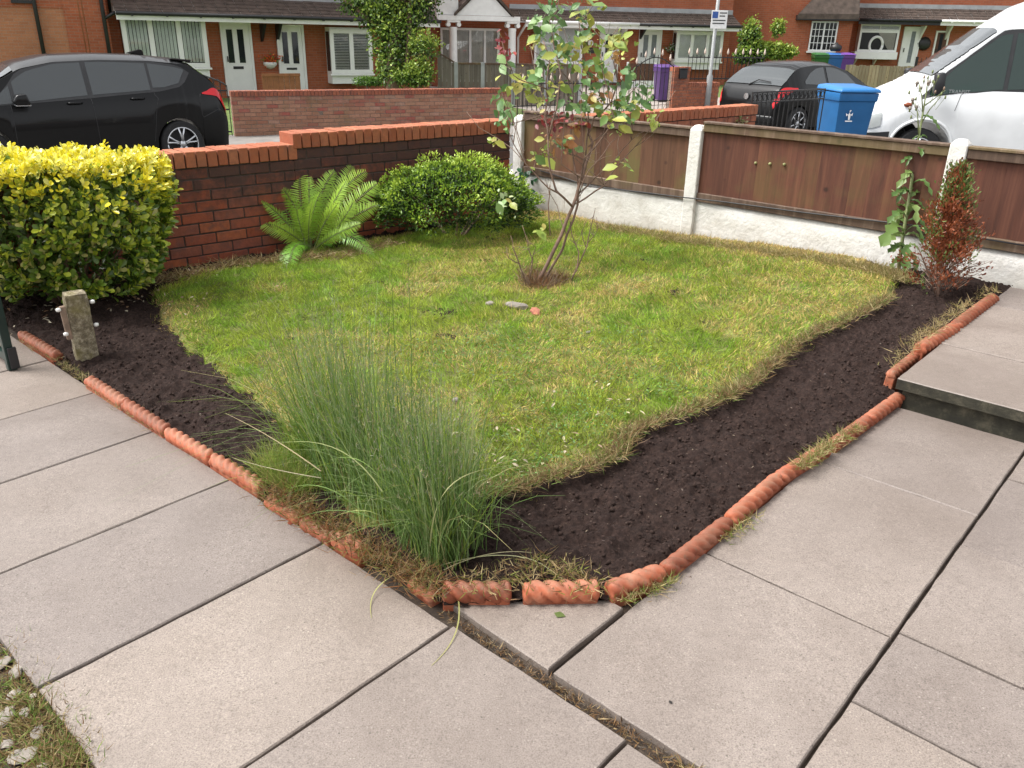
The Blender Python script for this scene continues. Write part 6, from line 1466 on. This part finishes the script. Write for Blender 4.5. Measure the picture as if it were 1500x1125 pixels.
# ================================================================== fences, railings, posts and walls of the street
# neighbour's low front wall and iron railings behind the fence (continuing the garden wall's line)
NW = Face(WALL.world(3.62, 0, 0), WALL.ang); n1 = NW.loc(1108, 170)[0]; ztop = (NW.loc(960, 161)[1] + NW.loc(1108, 156)[1]) / 2
brick_wall('brick_wall', "neighbour's low orange brick wall with coping behind the timber fence", NW, [(.0, n1, ztop - .105 - .075 * 9, 9)], M_brickN, M_coping, M_mortar, 200, cop_d=.215)
rl = thing('railings', NW.world(n1 + .02, .1, 0), NW.ang, 'black iron railings with scrolls before the small black hatchback', 'railings'); n2 = NW.loc(1212, 170)[0] - n1
zt_ = NW.loc(1160, 133)[1]
MB().box(0, n2, -.012, .012, zt_ - .02, zt_).build('top_rail', M_blackiron, rl); MB().box(0, n2, -.012, .012, zt_ - .13, zt_ - .115).build('mid_rail', M_blackiron, rl); MB().box(0, n2, -.012, .012, .05, .07).build('bottom_rail', M_blackiron, rl)
nb_ = int(n2 / .10)
for i in range(nb_ + 1): MB().tube([(n2 * i / nb_, 0, -.1), (n2 * i / nb_, 0, zt_ - .01)], .008, 6).build('bar', M_blackiron, rl)
for i in range(nb_):
    x = n2 * (i + .5) / nb_; mb = MB(); mb.tube([(x + .035 * math.cos(6.28 * k / 10), 0, zt_ - .067 + .035 * math.sin(6.28 * k / 10)) for k in range(11)], .006, 5); mb.build('scroll', M_blackiron, rl)
# iron railings with pale spear tips across the street
RF = Face(OF.world(float(np.linalg.norm(OW1 - OW0)) + .05, 0, 0), OWA + R(2))
def spear_rail(F, s0, s1, zt, label, arch=0.0, z0=.08, gap=.125, name='railings', midz=None):
    o = thing(name, F.world(s0, 0, 0), F.ang, label, 'gate' if name.endswith('gate') else 'railings'); L = s1 - s0
    zz = lambda x: zt + arch * math.sin(math.pi * min(1, max(0, x / L)))
    n = int(L / gap); mb = MB(); mb.tube([(L * i / 16, 0, zz(L * i / 16)) for i in range(17)], .014, 6); mb.build('top_rail', M_blackiron, o)
    MB().box(0, L, -.01, .01, z0, z0 + .03).build('bottom_rail', M_blackiron, o)
    if midz: MB().box(0, L, -.01, .01, midz, midz + .025).build('mid_rail', M_blackiron, o)
    for i in range(n + 1):
        x = L * i / n; MB().tube([(x, 0, 0), (x, 0, zz(x) + .06)], .009, 6).build('bar', M_blackiron, o)
        if i % 2 == 0:
            mb = MB(); mb.lathe([(.001, 0), (.030, .05), (.022, .09), (.001, .17)], 8, Matrix.Translation((x, 0, zz(x) + .06))); mb.build('spear_tip', M_tip, o, smooth=True)
    return o
M_tip = simple('pale_spear_tip', (.62, .50, .42), .6, .1, 6)
x_g0 = RF.loc(930, 130)[0]; x_g1 = RF.loc(984, 130)[0]
spear_rail(RF, 0, x_g0 - .05, RF.loc(850, 122)[1], 'long black iron railings seen through the rose bush', midz=.45)
spear_rail(RF, x_g0, x_g1, RF.loc(945, 98)[1], 'arched black iron gate with pale spear tips beside the brick pier', .22, name='iron_gate', midz=.5)
b0 = RF.loc(986, 130)[0]; b1 = RF.loc(1032, 130)[0]
BF2 = Face(RF.world(b0, 0, 0), RF.ang)
brick_wall('brick_wall', 'short orange brick wall with a pier beside the grey lamp post', BF2, [(0, .5, 0, max(8, int((RF.loc(1000, 102)[1]) / .075))), (.5, b1 - b0 + .5, 0, max(5, int(RF.loc(1015, 124)[1] / .075)))], M_brickN, M_brickN, M_mortarB, 160)
spear_rail(Face(RF.world(b0 + .5, .1, RF.loc(1015, 124)[1] + .1), RF.ang), 0, 2.6, .55, 'black iron railings on the low wall behind the lamp post', z0=.02)
s, z = RF.loc(1000, 106); mbx = thing('post_box', RF.world(s, -.06, z - .15), RF.ang, 'black letter box on the brick pier', 'letter box'); MB().box(-.12, .12, 0, .07, 0, .22).build('box', M_black, mbx, bevel=.01); MB().box(-.13, .13, -.01, .075, .222, .25).build('box_lid', M_black, mbx, bevel=.008)
# grey lamp post with parking sign
lp = onz(1034, 168, STREET); D_ = float((lp - CAM) @ FW); lo = thing('lamp_post', lp, 0, 'grey steel lamp post carrying a small white parking sign', 'lamp post')
MB().tube([(0, 0, 0), (0, 0, .95), (0, 0, 1.0), (0, 0, 6)], [.075, .075, .045, .04], 12).build('pole', simple('grey_steel', (.32, .33, .33), .5, .1, 3), lo, smooth=True)
pz = dep(1048, 28, D_)[2] - lp[2]; sg_ = MB().box(-.14, .26, -.075, -.06, pz - .24, pz + .18).build('sign_plate', M_white, lo, bevel=.003)
MB().box(-.12, .02, -.079, -.0755, pz + .0, pz + .15).build('blue_square', M_signblue, sg_)
for i, (a, b) in enumerate(((.06, .24), (.06, .20), (-.10, .22), (-.10, .20))): MB().box(a, b, -.079, -.0755, pz + .11 - i * .07 - (0 if i < 2 else .03), pz + .135 - i * .07 - (0 if i < 2 else .03)).build('sign_text_line', M_trim, sg_)
# black arched iron gate beside the first car
GF = Face(OF.world(-.03, 0, 0), OWA + R(48)); s0, z0 = GF.loc(252, 100); 
ig = thing('iron_gate', OF.world(-.06, .0, 0), OWA + R(150), 'arched black iron garden gate with scrolls at the end of the weathered wall', 'gate')
Lg = 1.05
mb = MB(); mb.tube([(Lg * i / 14, 0, .95 + .34 * (i / 14) ** .7) for i in range(15)], .014, 6); mb.build('arched_rail', M_blackiron, ig)
for i in range(9): x = Lg * i / 8; MB().tube([(x, 0, .02), (x, 0, .95 + .34 * (i / 8) ** .7)], .009, 6).build('bar', M_blackiron, ig)
for z in (.08, .5, .85): MB().box(0, Lg, -.01, .01, z, z + .03).build('gate_rail', M_blackiron, ig)
for i in range(4): x = .18 + i * .24; mb = MB(); mb.tube([(x + .07 * math.cos(6.28 * k / 12), 0, 1.0 + .05 * i ** .6 + .07 * math.sin(6.28 * k / 12)) for k in range(13)], .007, 5); mb.build('scroll', M_blackiron, ig)
# grey close-board fence right of the ivy tree
TF_ = Face(dep(700, 110, 22.5) * np.array([1, 1, 0]) + np.array([0, 0, STREET + .15]), R(8))
xs_ = [TF_.loc(px, 100)[0] for px in (641, 668, 707, 752, 800, 850)]; zh = TF_.loc(700, 93)[1]; zl0 = TF_.loc(645, 76)[1]
labs = ['sloping grey timber fence section rising towards the ivy tree', 'grey timber fence section before the white porch', 'grey timber fence section beside the second porch column', 'grey timber fence section behind the iron railings', 'last grey timber fence section seen through the rose leaves']
for i in range(5):
    f_ = thing('timber_fence', TF_.world(xs_[i], 0, 0), TF_.ang, labs[i], 'fence'); L = xs_[i + 1] - xs_[i]; n = max(4, int(L / .11))
    for j in range(n):
        a, b = L * j / n, L * (j + 1) / n - .006; h_ = zh - .02 if i else zl0 + (zh - zl0) * (j + .5) / n - .03
        MB().box(a, b, .0, .016, 0, h_).build('board', M_greywood, f_)
    za, zb_ = (zl0, zh) if i == 0 else (zh, zh)
    mb = MB(); mb.add([(0, -.02, za - .03), (L, -.02, zb_ - .03), (L, .04, zb_ - .03), (0, .04, za - .03), (0, -.02, za + .02), (L, -.02, zb_ + .02), (L, .04, zb_ + .02), (0, .04, za + .02)], [(0, 1, 2, 3), (7, 6, 5, 4), (0, 4, 5, 1), (1, 5, 6, 2), (2, 6, 7, 3), (3, 7, 4, 0)]); mb.build('cap_rail', M_rail, f_)
    MB().box(0, L, -.03, -.002, .40, .47).build('arris_rail', M_greywood, f_)
    MB().box(L - .05, L + .05, -.05, .05, 0, zh + .03).build('concrete_post', M_lead, f_)
# pale timber fence before the right house
PF = Face(H3.world(0, -4.5, 0), H3.ang + R(4)); p0 = PF.loc(1238, 105)[0]; p1 = PF.loc(1338, 105)[0]; zh = (PF.loc(1260, 94)[1] + PF.loc(1330, 99)[1]) / 2
f_ = thing('timber_fence', PF.world(p0, 0, 0), PF.ang, 'pale timber paling fence before the right house', 'fence'); L = p1 - p0; n = int(L / .13)
for j in range(n): MB().box(L * j / n, L * (j + 1) / n - .012, 0, .02, -.6, zh + random.uniform(-.02, .02)).build('board', M_palewood, f_)
MB().box(0, L, .02, .06, zh - .25, zh - .17).build('rail', M_palewood, f_); MB().box(0, L, .02, .06, zh - .85, zh - .77).build('rail', M_palewood, f_)
ig2 = thing('iron_gate', PF.world(p1 + .05, 0, 0), PF.ang, 'black iron gate between the pale paling fence and the van', 'gate')
for i in range(7): MB().tube([(.17 * i, 0, -.6), (.17 * i, 0, zh + .25 + .12 * math.sin(i * .5))], .014, 6).build('bar', M_blackiron, ig2)
for z in (zh - .7, zh + .15): MB().box(0, 1.02, -.012, .012, z, z + .03).build('gate_rail', M_blackiron, ig2)
MB().box(-.05, .03, -.04, .04, -.6, zh + .35).build('gate_post', M_blackiron, ig2)
# brown porch gate with white posts before the far white door
s0, s1, z0, z1 = H2.rect(920, 93, 958, 118, -1.2); pg = thing('porch_gate', H2.world(s0, -1.2, 0), H2.ang, 'brown boarded gate between white posts before the far white door', 'gate')
for i in range(6): MB().box((s1 - s0) * i / 6 + .01, (s1 - s0) * (i + 1) / 6 - .004, 0, .03, z0, z1).build('board', M_dpanel, pg)
for x in (-.06, s1 - s0): MB().box(x, x + .07, -.02, .05, -.2, z1 + .05).build('white_post', M_white, pg)
MB().box(.02, s1 - s0, -.0, .04, -.2, z0 - .02).build('white_base', M_white, pg)

# ================================================================== trees, shrubs and weeds
def leafy_tree(name, label, base, trunk, crown, n, L, cols, seed, cat='tree', limbs=()):
    """trunk: [(x,y,z,r)] ; crown: list of (x,y,z,rx,ry,rz) lobes, all relative to base"""
    rg = np.random.default_rng(seed); o = thing(name, base, 0, label, cat)
    if trunk: MB().tube([t[:3] for t in trunk], [t[3] for t in trunk], 10).build('trunk', M_bark, o, smooth=True)
    for lb in limbs: MB().tube([t[:3] for t in lb], [t[3] for t in lb], 7).build('limb', M_bark, o, smooth=True)
    P = []; Nn = []; F = []; tot = sum(c[3] * c[4] + c[3] * c[5] for c in crown)
    for (x, y, z, rx, ry, rz) in crown:
        k = int(n * (rx * ry + rx * rz) / tot); d = norm(rg.normal(size=(k, 3))); lump = fbm(np.arctan2(d[:, 1], d[:, 0]) * 2 + x * 3, d[:, 2] * 3 + z, 1.6, seed, 3)
        dp = rg.random(k) ** 2 * .5; rr = (.72 + 1.15 * (lump - .40)) * (1 - dp); keep = (lump > .40) | (dp > .25)
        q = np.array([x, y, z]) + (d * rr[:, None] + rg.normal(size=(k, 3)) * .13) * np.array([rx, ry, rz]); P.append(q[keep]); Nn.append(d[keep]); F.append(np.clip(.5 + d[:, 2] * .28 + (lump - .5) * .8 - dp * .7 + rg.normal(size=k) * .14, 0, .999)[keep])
    P = np.concatenate(P); Nn = np.concatenate(Nn); F = np.concatenate(F); m = len(P)
    X, Y, N = frame(norm(Nn + rg.normal(size=(m, 3)) * .8), Nn + rg.normal(size=(m, 3)) * .6 + np.array([0, 0, .4])); l = L * rg.uniform(.6, 1.3, m)
    cc = np.array(cols)[(F * len(cols)).astype(int)] * rg.uniform(.75, 1.25, (m, 1))
    me = scatter_mesh('crown', LT, LF, P, X, Y, N, l * .62, l, cc, M_leaf, True); c_ = link(bpy.data.objects.new('crown', me), o); c_['kind'] = 'stuff'; return o
IV = [(.018, .040, .009), (.04, .08, .014), (.08, .15, .02), (.14, .23, .03), (.22, .31, .04), (.30, .37, .05)]
YV = [(.05, .10, .012), (.11, .19, .02), (.20, .31, .03), (.30, .42, .04), (.38, .48, .06)]
# ivy clad tree behind the weathered wall
tb = dep(585, 118, 19.6); tb = np.array([tb[0], tb[1], tilt(tb[0], tb[1]) + STREET]); D0 = float((tb - CAM) @ FW)
def rp(px, py, dd=0): return dep(px, py, D0 + dd) - tb
def lobe(px, py, rx, ry, dd=0):
    q = rp(px, py, dd); k = D0 / F_; return (q[0], q[1], q[2], rx * k, (rx + ry) * .5 * k, ry * k)
leafy_tree('ivy_tree', 'tree with an ivy-covered trunk behind the weathered wall', tb, [(*rp(578, 150), .20), (*rp(574, 90), .17), (*rp(582, 40), .15), (*rp(592, 0), .13), (*rp(600, -40), .11), (*rp(606, -110), .08)],
           [lobe(570, 30, 32, 30), lobe(585, 60, 30, 35), lobe(560, 5, 45, 22), lobe(575, 95, 26, 26), lobe(600, 10, 34, 30), lobe(585, -40, 60, 40), lobe(545, -60, 55, 40), lobe(640, -60, 55, 45), lobe(600, 40, 22, 34), lobe(520, 2, 30, 16), lobe(545, 25, 26, 18), lobe(570, 60, 30, 30), lobe(625, 8, 22, 20), lobe(578, 108, 26, 18)], 24000, .085, IV, 41,
           limbs=[[(*rp(574, 60), .08), (*rp(545, 30), .07), (*rp(505, 0), .055), (*rp(470, -40), .04)], [(*rp(596, 118, -.15), .07), (*rp(598, 70, -.15), .065), (*rp(600, 10, -.15), .06), (*rp(606, -40, -.1), .05)], [(*rp(590, 50), .05), (*rp(612, 20), .045), (*rp(618, -10), .04)]])
def lobes_tree(name, label, px, py, D, lobes, n, L, cols, seed, cat='shrub', ground=STREET, trunk=True):
    b = dep(px, py, D); b = np.array([b[0], b[1], tilt(b[0], b[1]) + ground]); d0 = float((b - CAM) @ FW); out = []; tr = []
    for (x, y, rx, ry) in lobes:
        q = dep(x, y, d0) - b; k = d0 / F_; out.append((q[0], q[1], q[2], rx * k, (rx + ry) * .5 * k, ry * k))
    c0 = out[0]; tr = [(0, 0, -.05, .05), (c0[0] * .5, c0[1] * .5, c0[2] * .6, .04), (c0[0], c0[1], c0[2], .015)] if trunk else []
    return leafy_tree(name, label, b, tr, out, n, L, cols, seed, cat)
lobes_tree('garden_shrub', 'rounded bush with lighter leaves right of the ivy tree', 612, 122, 19.3, [(614, 105, 22, 20), (620, 70, 24, 24), (605, 112, 30, 14)], 5200, .07, IV[1:] + [(.24, .34, .05)], 42)
lobes_tree('low_hedge', 'low clipped green hedge below the second bay window', 545, 122, 20.5, [(535, 119, 18, 6), (550, 119, 14, 6)], 1800, .05, [(.05, .12, .02), (.10, .2, .03), (.15, .27, .04)], 43, 'hedge')
lobes_tree('garden_shrub', 'tall dark green shrub against the brick side wall', 1097, 100, 30, [(1098, 55, 14, 25), (1105, 78, 22, 16), (1088, 82, 12, 10)], 4200, .12, IV, 44)
lobes_tree('garden_shrub', 'loose yellowish shrub right of the dark one by the brick side wall', 1145, 95, 30, [(1140, 75, 18, 12), (1140, 40, 9, 12), (1155, 76, 12, 8), (1120, 72, 14, 10)], 3000, .11, IV[2:] + [(.26, .30, .05)], 45)
lobes_tree('far_tree', 'bright yellow-green tree beyond the white van', 1455, 90, 48, [(1442, 4, 34, 28), (1430, 15, 22, 18), (1480, -10, 40, 34), (1440, -25, 36, 30)], 6000, .20, YV, 46, 'tree')
# street side plants over the neighbour's wall
q = NW.world(NW.loc(1062, 175)[0], -.12, 0)
lobes_tree('wall_plant', "pale green bushy plant in front of the neighbour's brick wall", 1062, 185, float((q - CAM) @ FW) - .25, [(1060, 176, 24, 14), (1070, 182, 18, 10)], 2200, .035, [(.13, .15, .04), (.24, .27, .08), (.33, .33, .13), (.4, .36, .2)], 47, ground=-.1)
lobes_tree('wall_plant', "small yellow-green plant at the neighbour's wall near the rose", 968, 180, 8.6, [(968, 172, 16, 8), (985, 178, 10, 6)], 700, .04, [(.13, .2, .04), (.27, .33, .07), (.38, .36, .1)], 48, ground=-.1)
# ivy on the corner post
rg = np.random.default_rng(9); iv = thing('ivy', FENCE.world(POSTS[0] + .12, -.06, .03), 0, 'dark glossy ivy sprig growing beside the corner fence post', 'ivy')
MB().tube([(0, 0, -.05), (.01, -.01, .15), (-.01, -.02, .38)], .005, 5).build('stem', M_stemg, iv)
P = np.stack([rg.normal(size=26) * .045, rg.normal(size=26) * .03 - .03, rg.uniform(.05, .42, 26)], 1) + np.array(iv.location); X, Y, N = frame(norm(rg.normal(size=(26, 3)) + [0, -.3, -.5]), np.array([0, -1, .6]) + rg.normal(size=(26, 3)) * .4)
leaf_objects(iv, P, X, Y, N, np.full(26, .055), np.full(26, .065), np.array([(.02, .09, .03), (.03, .12, .05), (.05, .15, .06)])[rg.integers(0, 3, 26)], M_leafgloss, nvar=3)

# ------------------------------------------------------------------ tall flowering weed by the fence
def weed():
    rg = np.random.default_rng(51); base = onbed(1316, 398, .0); o = thing('tall_weed', base, 0, 'tall gone-to-seed sowthistle weed in front of the fence', 'weed'); D0 = float((base - CAM) @ FW)
    Pt = lambda px, py, dd=0.0: dep(px, py, D0 + dd) - base
    main = [(1316, 398, 0), (1322, 350, 0), (1330, 300, 0), (1338, 250, .0), (1345, 205, .02), (1352, 165, .03), (1356, 140, .03), (1360, 112, .04)]
    MB().tube([Pt(*p) for p in main], [.013, .012, .011, .010, .008, .006, .004, .003], 8).build('stem', M_stemg, o, smooth=True)
    br = [[(1346, 200, .02), (1344, 165, .0), (1340, 150, 0)], [(1350, 180, .03), (1362, 160, .05), (1378, 142, .06)], [(1352, 165, .03), (1350, 140, .02), (1345, 118, .02)], [(1354, 155, .03), (1368, 145, .02), (1385, 132, .02)], [(1340, 240, 0), (1350, 225, -.03), (1358, 212, -.05)], [(1336, 260, 0), (1326, 240, .03), (1322, 220, .04)], [(1330, 300, 0), (1318, 285, .03), (1306, 278, .05)]]
    for b in br: MB().tube([Pt(*p) for p in b], [.005, .0035, .002], 6).build('branch', M_stemg, o, smooth=True)
    # long lobed leaves
    lv = [(1338, 255, 1312, 262, -.1), (1340, 245, 1378, 250, -.08), (1336, 270, 1375, 275, -.12), (1334, 285, 1300, 290, -.1), (1332, 295, 1362, 300, -.05), (1328, 320, 1294, 330, -.12), (1328, 325, 1370, 330, -.1), (1325, 345, 1290, 352, -.15), (1326, 340, 1360, 350, -.15), (1322, 362, 1296, 372, -.12), (1322, 368, 1350, 378, -.1), (1320, 380, 1302, 390, -.1), (1345, 205, 1362, 200, .0), (1346, 200, 1330, 212, .05), (1330, 310, 1310, 330, .1), (1332, 300, 1352, 322, .12), (1318, 385, 1338, 392, -.1), (1352, 170, 1382, 195, -.02), (1340, 235, 1326, 235, -.06)]
    for i in range(26):
        y_ = rg.uniform(225, 395); x_ = np.interp(y_, [205, 300, 398], [1345, 1330, 1316]); sg = rg.choice([-1, 1]); lv.append((x_, y_, x_ + sg * rg.uniform(12, 34) * np.interp(y_, [225, 395], [.7, 1.2]), y_ + rg.uniform(-12, 12), rg.normal() * .12))
    for a, b, c, d, dd in lv:
        A = Pt(a, b); B = Pt(a + (c - a) * .82, b + (d - b) * .82, dd); L = np.linalg.norm(B - A); t = np.linspace(0, 1, 10)[:, None]; Q = A * (1 - t) + B * t + np.array([0, 0, 1]) * (np.sin(t * math.pi) * L * rg.uniform(.1, .4) - t ** 2 * L * rg.uniform(0, .5)); tn = norm(np.gradient(Q, axis=0)); sd = norm(np.cross(tn, np.array([0, -.6, 1.0])))
        w_ = L * .14 * np.array([.12, .22, .75, .25, 1.0, .3, 1.0, .3, .75, .05])[:, None] * rg.uniform(.8, 1.15, (10, 1)); V = np.concatenate([Q - sd * w_, Q, Q + sd * w_]); V[:10, 2] += .008; V[20:, 2] += .008
        f = np.array([(i, i + 1, 11 + i, 10 + i) for i in range(9)] + [(10 + i, 11 + i, 21 + i, 20 + i) for i in range(9)]); c_ = np.array([(.12, .19, .045), (.09, .16, .04), (.17, .24, .07), (.07, .13, .03)])[rg.integers(0, 4)]
        link(bpy.data.objects.new('leaf', npmesh('leaf', V, [f], M_leaf, np.tile(c_, (30, 1)), True)), o)
    # seed heads
    hd = [(1360, 112), (1352, 108), (1345, 118), (1340, 124), (1366, 118), (1372, 125), (1378, 140), (1386, 130), (1382, 145), (1335, 150), (1340, 148), (1344, 160), (1331, 155), (1338, 165), (1358, 125), (1350, 128), (1368, 135), (1356, 118), (1328, 140), (1348, 150), (1364, 108), (1375, 115)]
    for px, py in hd:
        p = Pt(px + rg.normal() * 3, py + rg.normal() * 3, rg.normal() * .03); mb = MB(); mb.lathe([(.001, -.010), (.006, -.006), (.0065, .003), (.004, .012), (.001, .014)], 8, Matrix.Translation(p)); h = mb.build('seed_head', M_stemg if rg.random() < .6 else M_twig, o, smooth=True)
        tw = MB(); q = Pt(1356 + (px - 1356) * .55, py + 16, .03); tw.tube([q, p], .0014, 4); tw.build('stalk', M_stemg, h)
        if rg.random() < .35:
            ic = MB(); ic.lathe([(.001, -.01), (.011, -.004), (.012, .006), (.006, .014), (.001, .015)], 9, Matrix.Translation(p + np.array([0, 0, .012]))); ic.build('fluff', M_palestone, h, smooth=True)
weed()
# ------------------------------------------------------------------ small half-dead conifer
def conifer():
    rg = np.random.default_rng(61); base = onbed(1372, 436); o = thing('conifer', base, 0, 'small half-dead conifer with rusty brown foliage in the corner of the soil bed', 'conifer'); D0 = float((base - CAM) @ FW)
    Pt = lambda px, py, dd=0.0: dep(px, py, D0 + dd) - base
    for b, r in (([(1372, 436, 0), (1378, 405, 0), (1386, 350, .02), (1396, 300, .03), (1405, 250, .03)], .012), ([(1372, 434, 0), (1362, 405, -.03), (1352, 380, -.06), (1345, 362, -.08)], .008), ([(1376, 415, 0), (1398, 400, .06), (1420, 392, .08), (1432, 388, .1)], .007), ([(1380, 395, 0), (1366, 372, .05), (1350, 358, .08)], .006), ([(1380, 400, 0), (1402, 385, -.05), (1418, 372, -.06)], .006)):
        MB().tube([Pt(*p) for p in b], [r * (1 - .7 * i / (len(b) - 1)) for i in range(len(b))], 7).build('stem', M_bark, o, smooth=True)
    n = 430; tw = MB(); P = []; Y = []; C = []
    for i in range(n):
        h = rg.random() ** .8; py = 415 - h * 165; cx = 1380 + h * 24; wid = np.interp(h, [0, .12, .3, .5, .7, .9, 1], [40, 44, 38, 28, 20, 11, 4]); px = cx + rg.normal() * wid * .55; dd = rg.normal() * wid * .55 * D0 / F_
        a = Pt(cx - 3, min(430, py + 14), 0); b = Pt(px, py, dd); tw.tube([a * .35 + b * .65 - np.array([0, 0, .02]), b], [.0022, .001], 4)
        green = (h > .72 and rg.random() < .5) or (abs(px - cx) > wid * .62 and rg.random() < .3) or rg.random() < .05; bare = h < .22 and rg.random() < .6
        if bare: tw.tube([a * .4 + b * .6, b + rg.normal(size=3) * .03], [.002, .001], 4); continue
        k = 26; d0 = norm(b - a + np.array([0, 0, .12])); q = b + rg.normal(size=(k, 3)) * .02 + d0 * rg.uniform(-.04, .035, (k, 1)); P.append(q); Y.append(norm(d0 + rg.normal(size=(k, 3)) * .5)); col = np.array([(.14, .21, .05)]) if green else np.array([(.22, .058, .022)]) if rg.random() < .7 else np.array([(.30, .09, .035)]); C.append(col * rg.uniform(.65, 1.25, (k, 1)))
    x = tw.build('twigs', M_twig, o); x['kind'] = 'stuff'
    P = np.concatenate(P); Y = np.concatenate(Y); C = np.concatenate(C); X, Y, N = frame(Y, rg.normal(size=Y.shape)); me = scatter_mesh('foliage', LT, LF, P, X, Y, N, rg.uniform(.008, .013, len(P)), rg.uniform(.016, .032, len(P)), C, M_leaf, True); x = link(bpy.data.objects.new('foliage', me), o); x['kind'] = 'stuff'
conifer()
# leaf litter flecks on the lawn and under the hedge
def flecks(name, label, pts, n, sp, cols, L, sd, zadd):
    rg = np.random.default_rng(sd); Ps = np.array([onbed(*p) for p in pts]); P = Ps[rg.integers(0, len(Ps), n)] + np.concatenate([rg.normal(size=(n, 2)) * sp, np.full((n, 1), zadd)], 1); P[:, 2] += rg.uniform(0, .012, n)
    if name.startswith('lawn'): P = P[inpoly(P[:, 0], P[:, 1], lawn_poly)]; n = len(P)
    X, Y, N = frame(norm(np.concatenate([rg.normal(size=(n, 2)), rg.normal(size=(n, 1)) * .25], 1)), np.array([0, 0, 1.0]) + rg.normal(size=(n, 3)) * .35)
    me = scatter_mesh(name, LT, LF, P, X, Y, N, L * rg.uniform(.3, .6, n), L * rg.uniform(.6, 1.3, n), np.array(cols)[rg.integers(0, len(cols), n)] * rg.uniform(.7, 1.2, (n, 1)), M_leaf, True); tag(link(bpy.data.objects.new(name, me)), label, 'litter', kind='stuff')
flecks('lawn_litter', 'pale dry leaf flecks scattered over the near lawn', [(300, 440), (250, 450), (310, 405), (345, 395), (260, 470), (700, 640), (740, 660), (720, 680), (820, 665), (640, 640), (230, 440), (400, 430), (500, 420), (900, 600)], 110, .12, [(.5, .42, .3), (.42, .3, .2), (.55, .5, .3)], .028, 71, .035)
flecks('soil_flecks', 'tiny pale wood fibres and crumbs scattered on the dark soil', [(180, 500), (250, 550), (320, 600), (740, 780), (800, 760), (880, 740), (960, 720), (1040, 680), (1100, 640), (1160, 600), (1220, 550), (1300, 500), (1360, 470), (850, 800), (960, 800)], 220, .11, [(.07, .045, .034), (.11, .075, .055), (.06, .036, .028), (.17, .13, .09)], .011, 74, .004)
flecks('hedge_litter', 'dead leaves on the soil below the golden bush', [(190, 445), (205, 440), (60, 470), (100, 450), (200, 455), (80, 455)], 60, .08, [(.3, .17, .1), (.45, .4, .3), (.2, .12, .07)], .03, 72, .02)
flecks('lawn_clover', 'patches of darker clover leaves in the near lawn', [(820, 640), (860, 620), (760, 560), (900, 560), (700, 520), (980, 580), (850, 520), (640, 530), (1000, 540), (930, 500), (790, 700), (740, 500)], 2600, .13, [(.06, .15, .03), (.09, .2, .035), (.12, .25, .04)], .014, 73, .045)
